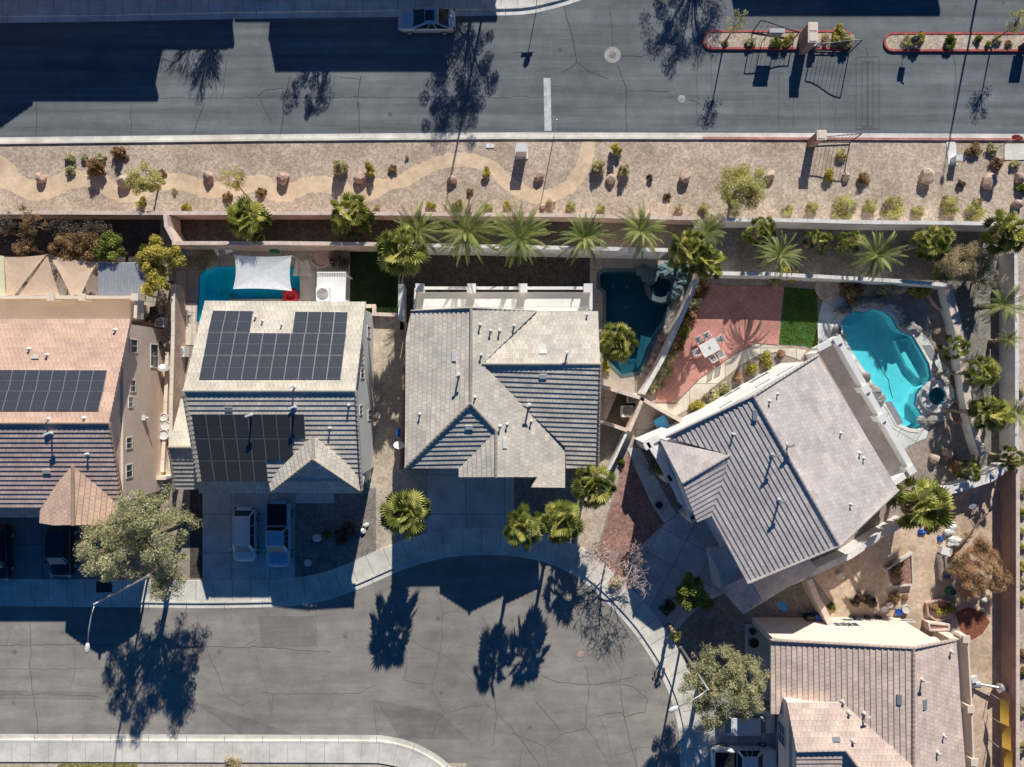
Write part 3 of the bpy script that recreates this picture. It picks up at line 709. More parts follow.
# ================================================================== HOUSES
def clip(poly, b0, keep_ge):
    out = []; n = len(poly)
    for i in range(n):
        p, q = poly[i], poly[(i+1) % n]
        ip = (p[1] >= b0-1e-9) if keep_ge else (p[1] <= b0+1e-9)
        iq = (q[1] >= b0-1e-9) if keep_ge else (q[1] <= b0+1e-9)
        if ip: out.append(p)
        if ip != iq:
            t = (b0-p[1])/(q[1]-p[1]); out.append((p[0]+t*(q[0]-p[0]), b0))
    return out
def slope(mb, pts, expo=.38, th=.055, mi=0, fi=1, slab=.20):
    """pts: 3D polygon, first edge = eave. Real overlapping courses, each with a butt edge."""
    pts = [Vector(p) for p in pts]
    n = Vector((0, 0, 0))
    for i in range(len(pts)):
        a, c = pts[i], pts[(i+1) % len(pts)]
        n += Vector(((a.y-c.y)*(a.z+c.z), (a.z-c.z)*(a.x+c.x), (a.x-c.x)*(a.y+c.y)))
    n.normalize()
    if n.z < 0: n = -n
    c0 = sum(pts, Vector((0, 0, 0)))/len(pts)
    pts = [p-Vector((0, 0, n.dot(p-c0)/n.z)) for p in pts]
    w = Vector((-n.x*n.z, -n.y*n.z, 1-n.z*n.z)).normalized()      # straight up the slope
    u = (pts[1]-pts[0]); u = (u-w*u.dot(w)); u = w.cross(n).normalized()
    o = pts[0]
    q2 = [((p-o).dot(u), (p-o).dot(w)) for p in pts]
    lo = min(q[1] for q in q2); hi = max(q[1] for q in q2)
    tris = tessellate_polygon([[Vector((a, c, 0)) for a, c in q2]])
    k = 0; b0 = lo
    while b0 < hi-1e-6:
        b1 = b0+expo
        for t in tris:
            poly = [q2[i] for i in t]
            ar = sum(poly[i][0]*poly[(i+1) % 3][1]-poly[(i+1) % 3][0]*poly[i][1] for i in range(3))
            if abs(ar) < 1e-6: continue
            if ar < 0: poly = poly[::-1]
            pc = clip(clip(poly, b0, True), b1, False)
            if len(pc) < 3: continue
            vs = [o+u*a+w*c+n*(.01+th*(1-(c-b0)/expo)) for a, c in pc]
            mb.add(vs, [tuple(range(len(pc)))], mi, [(a, c-lo) for a, c in pc])
            m = len(pc)
            for i in range(m):
                p, q = pc[i], pc[(i+1) % m]
                if abs(p[1]-b0) < 1e-6 and abs(q[1]-b0) < 1e-6 and abs(p[0]-q[0]) > 1e-4:
                    A, B_ = o+u*p[0]+w*p[1], o+u*q[0]+w*q[1]
                    mb.add([A+n*(.01+th), B_+n*(.01+th), B_-n*.03, A-n*.03], [(0, 3, 2, 1)], mi, [(p[0], p[1]-lo), (q[0], p[1]-lo), (q[0], p[1]-lo+.02), (p[0], p[1]-lo+.02)])
        b0 = b1; k += 1
    m = len(pts); top = [p-n*.004 for p in pts]; bot = [p-Vector((0, 0, slab)) for p in pts]
    mb.add(top+bot, [(i, (i+1) % m, m+(i+1) % m, m+i) for i in range(m)]+[tuple(m+i for i in t) for t in tris], fi)
    # the side walls of the courses on the raking edges
    return n, pts
def ridgecap(mb, a, c, w=.24, mi=0, step=.36):
    a, c = Vector(a), Vector(c); L = (c-a).length; k = max(1, int(L/step)); d = (c-a)/L
    s = d.cross(Vector((0, 0, 1))).normalized(); up = s.cross(d).normalized()
    for i in range(k):
        p, q = a+d*(L*i/k), a+d*(L*(i+1)/k+.03)
        vs = []
        for pt, hh in ((p, .15), (q, .10)):
            for x, z in ((-w*.5, -.05), (-w*.32, hh*.75), (0, hh), (w*.32, hh*.75), (w*.5, -.05)): vs.append(pt+s*x+up*z)
        mb.add(vs, [(j, j+1, 6+j, 5+j) for j in range(4)]+[(0, 1, 2, 3, 4), (9, 8, 7, 6, 5)], mi)
class House:
    def __init__(s, label, loc, name='house'):
        s.t = thing(name, label, 'house', (loc.x, loc.y, 0)); s.planes = []; s.rb = MB(); s.cl = []; s.ns = 0
    def slope(s, pts, mi=0, expo=.38, th=.055):
        w = [P(*q) if not isinstance(q, Vector) else q for q in pts]
        n, fl = slope(s.rb, w, expo, th, mi, 3); s.planes.append((n, fl)); return fl
    def cap(s, *pts, w=.26):
        w_ = [P(*q) if not isinstance(q, Vector) else q for q in pts]
        for i in range(len(w_)-1):
            cb = MB(); ridgecap(cb, w_[i]+Vector((0, 0, .03)), w_[i+1]+Vector((0, 0, .03)), w); s.cl.append(cb)
    def roof(s, mats, capmat):
        s.r = s.rb.build('roof', mats, s.t)
        for cb in s.cl: cb.build('ridge_cap', capmat, s.r)
    def hit(s, px, py):
        cam = Vector((0, 0, H)); d = (P(px, py, 0)-cam); best = None
        for n, fl in s.planes:
            c0 = fl[0]; den = n.dot(d)
            if abs(den) < 1e-9: continue
            q = cam+d*(n.dot(c0-cam)/den)
            ins = False; m = len(fl)
            for i in range(m):
                a, c = fl[i], fl[(i+1) % m]
                if (a.y > q.y) != (c.y > q.y) and q.x < (c.x-a.x)*(q.y-a.y)/(c.y-a.y)+a.x: ins = not ins
            if ins and (best is None or q.z > best[0].z): best = (q, n)
        return best
    def hitp(s, px, py, ref=None):
        h = s.hit(px, py)
        return h
    def vent(s, px, py, h=.45, r=.06, mat='white_paint', kind='pipe'):
        q = s.hit(px, py)
        if not q: return
        p = q[0]; b = MB()
        if kind == 'pipe':
            b.tube([p-Vector((0, 0, .1)), p+Vector((0, 0, h))], r, 8); b.lathe([(r*1.6, 0), (r*1.7, .04), (r*.8, .10)], (p.x, p.y, p.z+h-.03), 10)
            b.lathe([(r*2.6, .05), (r*1.2, .14)], p, 10)
        elif kind == 'tee':
            b.tube([p-Vector((0, 0, .1)), p+Vector((0, 0, h))], r, 8); b.box(p+Vector((0, 0, h+.03)), (.44, .12, .10), R(20)); b.lathe([(r*2.6, .05), (r*1.2, .14)], p, 10)
        elif kind == 'flat':
            n = q[1]; b.box(p+n*.09, (.55, .32, .07), 0, 0, 0, math.atan2(-n.y, n.z)) if abs(n.y) > abs(n.x) else b.box(p+n*.09, (.32, .75, .07), 0, 0, math.atan2(n.x, n.z), 0)
        b.build('roof_vent', mat, s.r)
    def walls(s, polys, mat):
        b = MB()
        for poly, z0, z1 in polys: b.prism([(q.x, q.y) if isinstance(q, Vector) else q for q in poly], z0, z1)
        s.w = b.build('wall', mat, s.t); return s.w
    def gable(s, mb, a, c, ridge, mi=0, th=.2):
        pass
    def window(s, c, yaw, w, h, grid=False, ledge=True):
        """c: centre on the wall face, yaw: direction the window looks"""
        c = Vector(c); nx = Vector((math.cos(yaw), math.sin(yaw), 0)); sx = Vector((-nx.y, nx.x, 0)); b = MB()
        for dz in (-1, 1): b.box(c+Vector((0, 0, dz*(h/2))), (.09, w+.08, .06), yaw)
        for dx in (-1, 1): b.box(c+sx*dx*w/2, (.09, .06, h-.06), yaw)
        if grid:
            b.box(c+nx*.012, (.05, .04, h-.09), yaw)
            for q in (-.25, 0, .25): b.box(c+nx*.008+Vector((0, 0, q*h)), (.04, w-.1, .03), yaw)
        else: b.box(c+nx*.012, (.05, .05, h-.09), yaw)
        f = b.build('window', 'frame', s.t)
        b = MB(); b.box(c-nx*.01, (.04, w-.08, h-.08), yaw); b.build('pane', 'pane', f)
    def panels(s, quad, cols, rows, mat='cell', skip=(), offz=.12, halves=2):
        """quad TL, TR, BR, BL in photo px; portrait panels"""
        h0 = s.hit(*quad[4]) if len(quad) > 4 else s.hit(*quad[0])
        n, c0 = h0[1], h0[0]; cam = Vector((0, 0, H))
        Q = []
        for q in quad[:4]:
            d = P(q[0], q[1], 0)-cam; Q.append(cam+d*(n.dot(c0-cam)/n.dot(d)))
        TL, TR, BR, BL = Q
        def at(u, v): return TL*(1-u)*(1-v)+TR*u*(1-v)+BR*u*v+BL*(1-u)*v
        for r in range(rows):
            for c in range(cols):
                if (r, c) in skip: continue
                b = MB()
                def quadp(u0, u1, v0, v1, z0, z1, mi):
                    ps = [at(u0, v0), at(u1, v0), at(u1, v1), at(u0, v1)]
                    b.add([p+n*z1 for p in ps]+[p+n*z0 for p in ps], [(3, 2, 1, 0)]+[(i, (i+1) % 4, 4+(i+1) % 4, 4+i) for i in range(4)], mi, [(0, 1), (1, 1), (1, 0), (0, 0)]*2)
                g = .012/ max(1, cols)*8
                u0, u1, v0, v1 = c/cols, (c+1)/cols, r/rows, (r+1)/rows
                du, dv = (u1-u0), (v1-v0)
                quadp(u0+du*.01, u1-du*.01, v0+dv*.008, v1-dv*.008, offz-.045, offz, 1)
                for hh in range(halves):
                    quadp(u0+du*.035, u1-du*.035, v0+dv*(hh/halves+(.018 if hh == 0 else .006)), v0+dv*((hh+1)/halves-(.018 if hh else .006)), offz-.01, offz+.008, 0)
                b.build('solar_panel', [mat, 'alum' if mat == 'cell' else 'frame_d'], s.r)

def inset(pts, d=.35): return offset_closed([(q.x, q.y) for q in pts], d)
def gable_wall(mb, a, c, peak, z0, mi=0, th=.18):
    """triangular wall a-c-peak (3D points at roof level), thickened, standing above z0"""
    a, c, k = Vector(a), Vector(c), Vector(peak); d = (c-a).normalized(); s = Vector((-d.y, d.x, 0))*th
    vs = [Vector((a.x, a.y, z0)), Vector((c.x, c.y, z0)), c, k, a]
    vs2 = [v+s for v in vs]
    mb.add(vs+vs2, [(0, 1, 2, 3, 4), (9, 8, 7, 6, 5)]+[(i, (i+1) % 5, 5+(i+1) % 5, 5+i) for i in range(5)], mi)
def balcony(h, deck, edges, zd, zp, posts, floor, rail, pw=.5, rh=.35, zpost=None):
    """ground-floor roof deck with parapet beams and posts; deck in photo px at deck height"""
    b = MB(); b.prism([P2(q[0], q[1], zd) for q in deck], zd-.3, zd); b.build('deck_floor', floor, h.t)
    b = MB(); b.prism(offset_closed([P2(q[0], q[1], zd) for q in deck], .12), 0, zd-.305); b.build('lower_wall', rail, h.t)
    for e in edges:
        a, c = P(e[0], e[1], zp), P(e[2], e[3], zp); d = (c-a); yaw = math.atan2(d.y, d.x); m = (a+c)/2
        b = MB(); b.box((m.x, m.y, zp-.06), (d.length, rh, .12), yaw); b.box((m.x, m.y, (zd+zp-.13)/2), (d.length, rh*.55, zp-.13-zd), yaw)
        b.build('parapet', rail, h.t)
    for q in posts:
        zz = zpost or zp; p = P(q[0], q[1], zz+.12); b = MB(); b.box((p.x, p.y, (zd+zz)/2+.05), (pw, pw, zz-zd+.1), q[2] if len(q) > 2 else 0)
        b.box((p.x, p.y, zz+.15), (pw+.14, pw+.14, .1), q[2] if len(q) > 2 else 0); b.build('post', rail, h.t)

# ---------------------------------------------------------------- house 1: peach roof at the left edge
h = House('house with peach tiled roof, rooftop solar row and pink gabled porch at the left edge', P(60, 420))
def X1(x): return x
r0, r1 = (-60, 423, 8.35), (109, 423, 8.35)
e_top = [(-60, 319, 6.1), (131, 319, 6.1)]; e_bot = [(-60, 507, 6.2), (122.5, 507, 6.2)]
h.slope([e_top[0], e_top[1], r1, r0], 0)
h.slope([e_bot[0], e_bot[1], r1, r0], 1)
ap = (73, 466, 7.35)
h.slope([(40, 503, 6.2), (40, 523, 6.05), (55, 525, 6.45), (73, 525, 7.25), ap], 0)
h.slope([(122.5, 506, 6.2), (122.5, 520, 6.1), (104, 525, 6.55), (73, 525, 7.25), ap], 0)
h.slope([(-60, 517, 3.3), (40, 517, 3.3), (40, 506, 3.9), (-60, 506, 3.9)], 1)
h.cap(r0, r1); h.cap(ap, (73, 525, 7.35)); h.cap((123.5, 505, 6.2), (110, 423, 8.4), w=.2)
h.roof(['t_peach', 't_mauve', 't_peach', 'fascia_b'], 't_peach')  # mauve on slopes away from the sun: shade put into tile colour
xw = -29.42
b = MB(); yt, yb = P(0, 319, 6.1).y-.3, P(0, 507, 6.2).y+.35
b.prism([(-43-8, yb), (xw, yb), (xw, yt), (-51, yt)], 0, 6.0)
k_ = P(109, 423, 8.35); gable_wall(b, (xw-.18, yb, 6.0), (xw-.18, yt, 6.0), (xw-.18, k_.y, 8.1), 5.9)
pv = [P(43, 522, 6.05), P(120, 518, 6.05), P(118, 495, 6.05), P(45, 495, 6.05)]
b.prism([(q.x, q.y) for q in pv], 2.6, 5.85)
h.w = b.build('wall', 'tan_st', h.t)
# windows on the side wall that faces the lens
def wy(py, z): return P(0, py, z).y
for py, z, w, hh in ((356, 1.5, 1.9, 1.2), (346, 4.6, 1.0, 1.1), (386, 4.7, .9, .75), (402, 5.0, .8, .6), (443, 5.2, .85, .8), (471, 5.2, 1.0, .85)):
    h.window((xw, wy(py, z), z), 0, w, hh)
b = MB(); b.tube([(xw, wy(418, 3.2), 3.2), (xw+.45, wy(418, 3.2), 3.2)], .07, 8); b.box((xw+.12, wy(418, 3.2), 3.2), (.25, .35, .35)); b.build('wall_vent', 'white_paint', h.t)
for px, py, k in ((30, 349, 'pipe'), (48, 355, 'pipe'), (116, 330, 'pipe'), (49, 419, 'tee'), (52, 433, 'tee'), (85, 418, 'pipe'), (88, 454, 'pipe')): h.vent(px, py, .55 if k == 'tee' else .3, kind=k)
h.vent(36, 357, kind='flat', mat='fascia'); h.vent(47, 471, kind='flat', mat='fascia')
h.panels([(-26.5, 370), (108, 370.5), (104, 391.5), (-31, 391.5), (60, 380)], 10, 1)
h.panels([(-32, 391), (104, 391.5), (99, 411.5), (-38, 411.5), (60, 400)], 10, 1)
balcony(h, [(-60, 300), (131, 300), (130, 320), (-60, 320)], [(-60, 297, 137, 297), (136, 297, 135, 318)], 2.9, 4.0, [(51, 297), (82, 297), (135, 297)], 'cream', 'cream', .42, .25)
H1 = h

# ---------------------------------------------------------------- house 2: cream roof with the large solar arrays
h = House('house with cream tiled roof, large black solar arrays and two vehicles in its driveway', P(275, 400))
L0, L1 = (205, 301, 6.2), (366, 302, 6.2); RL, RR = (183, 391, 8.35), (355.5, 391, 8.35); B0, B1 = (198.5, 481, 6.2), (362, 490, 5.9)
h.slope([L0, L1, RR, RL], 0)
h.slope([(198.5, 481, 6.2), (362, 481, 6.2), RR, RL], 1)
ap = (313.5, 436, 7.6); hp = (313, 459, 7.75)
h.slope([(272, 491, 6.0), (268, 480, 6.25), ap, hp], 0)
h.slope([(362, 492, 6.0), (364, 478, 6.25), ap, hp], 0)
h.slope([(272, 492, 5.2), (362, 493, 5.2), (313, 458.5, 7.6)], 1)
h.slope([(199, 493, 3.3), (275, 493, 3.3), (275, 480, 3.85), (199, 480, 3.85)], 1)
h.slope([(175, 489, 3.1), (200, 489, 3.1), (200, 447, 4.6), (169, 447, 4.6)], 1)
h.slope([(181, 399, 3.2), (205, 399, 3.2), (200, 447, 4.6), (169, 447, 4.6)], 0)
h.cap(RL, RR); h.cap((199, 481, 6.25), (183.5, 391, 8.4), w=.3); h.cap((362, 490, 6.2), (356, 391, 8.4), w=.2)
h.cap(ap, hp); h.cap(hp, (272, 491, 6.05), w=.18); h.cap(hp, (362, 492, 6.05), w=.18); h.cap((169, 447, 4.65), (199, 447, 4.65)); h.cap((175, 489, 3.15), (169, 447, 4.65), w=.2)
h.roof(['t_cream', 't_grey', 't_cream', 'fascia'], 't_cream')  # cream toward the sun, darker grey away: shade painted as tile colour
xe, xl = -11.68, -23.1; yt, yb = P(0, 301, 6.2).y-.35, P(0, 481, 6.2).y+.3
b = MB(); b.prism([(xl, yb), (xe, yb), (xe, yt), (xl, yt)], 0, 6.0)
ky = P(0, 391, 8.35).y
gable_wall(b, (xe-.2, yb, 6.0), (xe-.2, yt, 6.0), (xe-.2, ky, 8.15), 5.9)
b.prism([P2(278, 487, 5), P2(358, 487, 5), P2(358, 470, 5), P2(278, 470, 5)], 0, 5.1)
b.prism([P2(205, 486, 3), P2(274, 486, 3), P2(274, 470, 3), P2(205, 470, 3)], 0, 3.2)
b.prism([P2(178, 484, 3), P2(204, 484, 3), P2(204, 404, 3), P2(184, 404, 3)], 0, 3.05)
h.w = b.build('wall', 'grey_st', h.t)
for py, z, w, hh in ((332, 2.0, .9, 1.3), (359, 4.4, .8, 1.0), (373, 4.4, .8, 1.2), (410, 4.9, .7, 1.0), (415, 1.6, .8, 1.5)): h.window((xe, wy(py, z), z), 0, w, hh)
for i in range(2):
    b = MB(); y = P(0, 487, 5).y-.03
    c = P(290+50*i, 492, 3.2); b.box((c.x, P(0, 487, 5).y-.03, 1.25), (2.2, .06, 2.1))
    b.build('window', 'frame', h.t)
for px, py, k in ((256, 317, 'pipe'), (263, 321, 'pipe'), (282, 325, 'pipe'), (295, 387, 'tee'), (295, 407, 'tee'), (229, 409, 'flat'), (349, 405, 'pipe'), (330, 428, 'pipe'), (252, 415, 'tee')):
    h.vent(px, py, .75 if k == 'tee' else .3, .07 if k == 'tee' else .05, 'white_paint' if k != 'flat' else 'steel', k)
h.panels([(213.5, 311), (254, 311.5), (250.5, 332.5), (208.5, 332), (235, 320)], 3, 1)
h.panels([(295.5, 312), (348.5, 312.5), (346.5, 333.5), (292.5, 333), (320, 320)], 4, 1)
h.panels([(208.5, 333), (346.8, 334), (344, 355.5), (204.3, 355.5), (280, 345)], 10, 1)
h.panels([(204, 356), (344, 356), (341, 379.5), (199.5, 379.5), (280, 365)], 10, 1)
h.panels([(192, 413.5), (304.5, 413.5), (306, 437.5), (195.5, 437.5), (240, 425)], 8, 1, 'cell_d')
h.panels([(195.5, 438), (293, 438), (294, 459.5), (199, 459.5), (240, 450)], 7, 1, 'cell_d')
h.panels([(199, 460), (267, 460), (268.5, 480.5), (202, 480.5), (230, 470)], 5, 1, 'cell_d')
H2 = h

# ---------------------------------------------------------------- house 3: grey-tan roof in the middle
h = House('middle house with weathered grey-tan tiled roof and white rear balcony', P(500, 400))
A = (471, 308, 8.0); Bh = (470.5, 403.5, 8.0); V1 = (482, 364, 7.62); RE = (600, 364, 7.62); V2 = (536, 312, 6.2)
V3 = (565, 447, 5.55); G1 = (496, 431, 7.2); G2 = (496, 477, 7.2)
h.slope([(405, 468, 6.2), (406, 340, 6.2), (411, 311, 6.2), A, Bh], 0)
h.slope([(405, 468, 6.2), (459, 468, 6.2), G1, Bh], 1)
h.slope([(598, 311.5, 6.2), (536, 311.5, 6.2), V1, RE], 0)
h.slope([(598, 468, 5.15), (566, 468, 5.15), V3, V1, RE], 1)
h.slope([(565, 488, 5.6), (565, 447, 5.6), V1, V2, A, Bh, G1, G2, (537, 477, 6.15), (531, 487, 6.2)], 0)
h.slope([(459, 477, 6.15), (459, 468, 6.2), G1, G2], 0)
h.cap(A, Bh); h.cap(V1, RE); h.cap(Bh, (405.5, 467.5, 6.25), w=.3); h.cap(Bh, G1, w=.3); h.cap(G1, G2); h.cap((411, 311, 6.25), A, w=.2); h.cap(A, (536, 311.5, 6.25), w=.2); h.cap(RE, (598, 468, 5.2), w=.2)
h.roof(['t_grey', 't_grey', 't_cream', 'fascia'], 't_grey')
b = MB()
Lw, Rw = P(409, 400, 6.2).x, P(595, 400, 6.0).x; yt = P(0, 311.5, 6.2).y-.35; yb = P(0, 465, 6.2).y
b.prism([(Lw, yb), (P(563, 0, 5.5).x, yb), (P(563, 0, 5.5).x, P(0, 462, 5).y), (Rw, P(0, 462, 5).y), (Rw, yt), (Lw, yt)], 0, 5.0)
b.prism([(Lw, yb), (P(540, 0, 6).x, yb), (P(540, 0, 6).x, yt), (Lw, yt)], 4.9, 5.95)
b.prism([P2(462, 474, 6), P2(534, 474, 6), P2(534, 440, 6), P2(462, 440, 6)], 0, 5.3)
k3 = P(471, 308, 8.0)
gable_wall(b, (P(536, 0, 6.2).x, yt-.02, 5.9), (Lw+.1, yt-.02, 5.9), (k3.x, yt-.02, 7.75), 5.0)
gable_wall(b, (P(462, 0, 6).x, P(0, 474, 6).y, 5.9), (P(534, 0, 6).x, P(0, 474, 6).y, 5.9), (P(496, 0, 7).x, P(0, 474, 6).y, 6.95), 5.0)
h.w = b.build('wall', 'cream', h.t)
for px, py, k in ((480, 325, 'pipe'), (490.5, 331, 'pipe'), (499.5, 331, 'pipe'), (514, 326, 'pipe'), (481, 355, 'pipe'), (459, 375, 'tee'), (475, 397, 'pipe'), (420, 414, 'pipe'), (567, 353, 'tee'), (529, 405, 'tee'), (500, 426, 'pipe'), (507, 424, 'pipe'), (587, 315, 'pipe'), (531, 421, 'pipe')):
    h.vent(px, py, .8 if k == 'tee' else .38, .07 if k == 'tee' else .055, 'white_paint', k)
for px, py in ((454.5, 356), (504.5, 443), (469, 427), (543, 352), (543, 376)): h.vent(px, py, kind='flat')
balcony(h, [(415, 292), (592, 292), (592, 312), (415, 312)], [(418, 288, 590, 288), (416, 288, 415, 309), (591, 288, 591, 309)], 2.9, 3.3, [(420, 288), (471.5, 288), (523, 288), (588, 288)], 'white', 'white', .55, .24, 3.85)
b = MB()
for z in (3.1, 3.5): b.tube([P(415, 307, z), P(592, 307, z)], .025, 6)
b.build('railing', 'alum', h.t)
H3 = h

# ---------------------------------------------------------------- house 4: angled taupe roof on the right
h = House('large angled house with taupe tiled roof beside the turquoise pool', P(770, 470))
R1, R2 = (753, 396, 8.3), (839, 546, 8.3)
g1, g2 = (729.5, 455, 7.15), (682, 483, 7.15)
h.slope([(898, 490, 6.1), (817, 355.5, 6.1), R1, R2], 0)
h.slope([(711.5, 515.5, 6.1), (748, 583.5, 6.1), R2, R1, (666, 437, 6.1), g1], 0)
h.slope([(660, 440, 6.1), g2, g1], 0)
h.slope([(697, 522, 6.1), (711.5, 515.5, 6.1), g1, g2], 0)
h.slope([(743, 614, 2.9), (817, 569, 2.9), (800, 548, 3.7), (720, 588, 3.7)], 1)
h.slope([(709, 553, 2.9), (743, 614, 2.9), (762, 600, 3.7), (730, 545, 3.7)], 1)
h.cap(R1, R2); h.cap(g2, g1); h.cap((898, 490, 6.15), R2, w=.22); h.cap(R2, (748, 583.5, 6.15), w=.22); h.cap(R1, (817, 355.5, 6.15), w=.22); h.cap(R1, (666, 437, 6.15), w=.22)
h.roof(['t_taupe', 't_taupe', 't_taupe', 'fascia'], 't_taupe')
b = MB()
q = [P(668, 441, 6.1), P(811, 361, 6.1), P(892, 489, 6.1), P(750, 577, 6.1), P(713, 509, 6.1), P(697, 516, 6.1)]
b.prism([(v.x, v.y) for v in q], 0, 6.0)
nn = (P(811, 361, 6.1)-P(668, 441, 6.1)).normalized()
a_, c_ = P(668, 441, 6.1), P(811, 361, 6.1); rr = P(753, 396, 8.3)
a_.z = c_.z = 5.95
kk_ = a_+(c_-a_).normalized()*((rr-a_).dot((c_-a_).normalized())); kk_.z = 8.05
gable_wall(b, a_, c_, kk_, 5.5, th=-.2)
a2, c2 = P(892, 489, 6.1), P(750, 577, 6.1); a2.z = c2.z = 5.95; k2 = P(839, 546, 8.3); k2 = a2+(c2-a2).normalized()*((k2-a2).dot((c2-a2).normalized())); k2.z = 8.05
gable_wall(b, a2, c2, k2, 5.5, th=-.2)
b.prism([P2(722, 592, 2.9), P2(745, 608, 2.9), P2(812, 567, 2.9), P2(790, 545, 2.9), P2(716, 556, 2.9)], 0, 2.85)
h.w = b.build('wall', 'white', h.t)
yaw4 = math.atan2(c_.y-a_.y, c_.x-a_.x)+math.pi/2
for f, z, w, hh in ((.60, 1.2, 1.4, .8), (.72, 4.6, 1.2, .5), (.80, 1.4, 1.6, .9), (.88, 4.6, 1.3, .5), (.45, 4.7, 1.0, .5)):
    c = a_.lerp(c_, f); c.z = z; h.window(c+Vector((math.cos(yaw4), math.sin(yaw4), 0))*.01, yaw4, w, hh)
# shaded porch with its beam and columns along the front
b = MB()
b.prism([P2(642, 442, 3.4), P2(668, 429, 3.4), P2(672, 434, 3.4), P2(648, 447, 3.4)], 0, 3.38)
pl = [P2(646, 443, 3.4), P2(668, 478, 3.4), P2(692, 520, 3.4)]
ribbon(b, pl, 0, .45, 3.4, 0, 2.9)
pl2 = [P2(657, 446, 5.4), P2(677, 484, 5.4), P2(697, 522, 5.4)]
ribbon(b, pl2, 0, .5, 3.2, 0, 2.6)
for qx, qy in ((645, 446), (666, 479), (690, 519)):
    p = P(qx, qy, 3.4); b.box((p.x+.2, p.y, 1.7), (.5, .5, 3.4), R(-60))
b.build('porch_beam', 'white', h.t)
b = MB(); b.prism([P2(648, 446, 3.2), P2(662, 446, 3.2), P2(700, 516, 3.2), P2(691, 520, 3.2)], 3.0, 3.18); b.build('porch_roof', 'grey_st', h.t)
for px, py, k in ((755, 415, 'flat'), (733, 434, 'pipe'), (772, 455, 'tee'), (787, 445, 'tee'), (779, 500, 'tee'), (777, 394, 'pipe'), (769, 401, 'pipe'), (840, 433, 'pipe'), (859, 453, 'pipe'), (863, 458, 'pipe'), (850, 504, 'pipe')):
    h.vent(px, py, .8 if k == 'tee' else .35, .07 if k == 'tee' else .05, 'alum' if k != 'pipe' else 'white_paint', k)
balcony(h, [(818, 352), (838, 342), (911, 470), (893, 483)], [(818, 349, 838, 338.5), (838, 338.5, 913, 470), (913, 470, 894, 483)], 2.9, 4.0, [(838, 340, R(-60)), (866, 389, R(-60)), (882, 418, R(-60)), (911, 470, R(-60))], 'blk_cap', 'white', .5, .45)
H4 = h

# ---------------------------------------------------------------- house 5: brown roof at the lower right corner
h = House('house with brown tiled roof and bright pink side wall in the lower right corner', P(870, 700))
T1_, T2_, T3_ = (771, 636, 5.5), (913, 648, 8.6), (955, 640, 7.1)
h.slope([(771, 714, 5.5), (771, 640, 5.5), T2_, (913, 800, 8.6), (802, 800, 6.15), (802, 714, 6.15)], 0)
h.slope([(968, 800, 7.0), (955, 640, 7.0), T2_, (913, 800, 8.6)], 0)
h.slope([(787, 703, 7.15), (843, 703, 7.15), (915, 769, 8.75), (905, 790, 9.25), (875, 790, 9.25), (845, 750, 8.3), (796, 751, 8.3)], 2)
h.slope([(797, 800, 7.1), (884, 800, 7.1), (858, 767, 7.9), (845, 750, 8.3), (796, 751, 8.3)], 1)
h.cap(T2_, (913, 800, 8.6)); h.cap((772, 640, 5.6), T2_, w=.25); h.cap(T2_, (955, 640, 7.05), w=.25); h.cap((796, 751, 8.35), (845, 750, 8.35), w=.2); h.cap((845, 750, 8.35), (868, 780, 9.0), w=.2)
h.roof(['t_brown', 't_brown', 't_brown', 'fascia'], 't_brown')
b = MB(); y5 = P(0, 641, 6.0).y-.25; xL, xR = P(775, 0, 5.4).x, P(951, 0, 7).x
b.prism([(22.2, y5), (xR, y5), (xR, y5-18), (22.2, y5-18)], 0, 5.3)
b.prism([(xL+.1, y5), (22.19, y5), (22.19, y5-.5), (xL+.1, y5-.5)], 0, 5.28)
b.prism([(22.6, y5-.01), (xR-.01, y5-.01), (xR-.01, y5-17.9), (22.6, y5-17.9)], 5.2, 6.4)
kx = P(913, 0, 8.6).x
gable_wall(b, (xR, y5-.01, 6.6), (xL+.1, y5-.01, 5.2), (kx, y5-.01, 8.2), 5.0, th=-.2)
b.prism([P2(790, 705, 7.1), P2(840, 706, 7.1), P2(840, 800, 7.1), P2(790, 800, 7.1)], 4.9, 6.9)
q1, q2, q3 = P(790, 705, 6.9), P(790, 800, 6.9), P(796, 751, 8.1); q1.x = q2.x = q3.x = P(790, 0, 7.1).x+.2; gable_wall(b, q1, q2, q3, 6.7)
h.w = b.build('wall', 'pink_st', h.t)
def wx(px, z): return P(px, 0, z).x
for px, z, w, hh in ((840, 1.8, 1.0, .9), (852, 1.8, 1.0, .9), (852, .7, 1.7, .6), (907, .9, 1.1, .4), (927, 4.8, 1.5, .4)): h.window((wx(px, z), y5, z), R(90), w, hh)
b = MB(); c = P(787, 703, 6)
h.window((P(790, 0, 7.1).x-.02, P(0, 735, 5.8).y, 5.6), R(180), 1.6, 1.3, True)
for px, py, k in ((842, 701, 'pipe'), (848, 712, 'pipe'), (864, 713, 'tee'), (921, 679, 'tee'), (852, 740, 'pipe'), (943, 735, 'pipe'), (937, 752, 'pipe'), (950, 651, 'pipe')): h.vent(px, py, .7 if k == 'tee' else .35, .07, 'fascia', k)
for px, py in ((836, 739), (899, 699), (924, 704)): h.vent(px, py, kind='flat', mat='alum')
balcony(h, [(953, 640), (967, 640), (971, 800), (960, 800)], [(960, 637, 968, 640), (968, 640, 972, 710), (972, 710, 975, 800)], 2.9, 4.0, [(966, 639), (970.5, 709), (974, 762)], 'grey_st', 'pink_st', .42, .14)
H5 = h
# chimney-like niche at the upper left corner of house 5
b = MB(); b.prism([P2(769, 631, 3), P2(777, 631, 3), P2(777, 640, 3), P2(769, 640, 3)], 0, 3.2); b.build('entry_pillar', 'pink_st', H5.t)

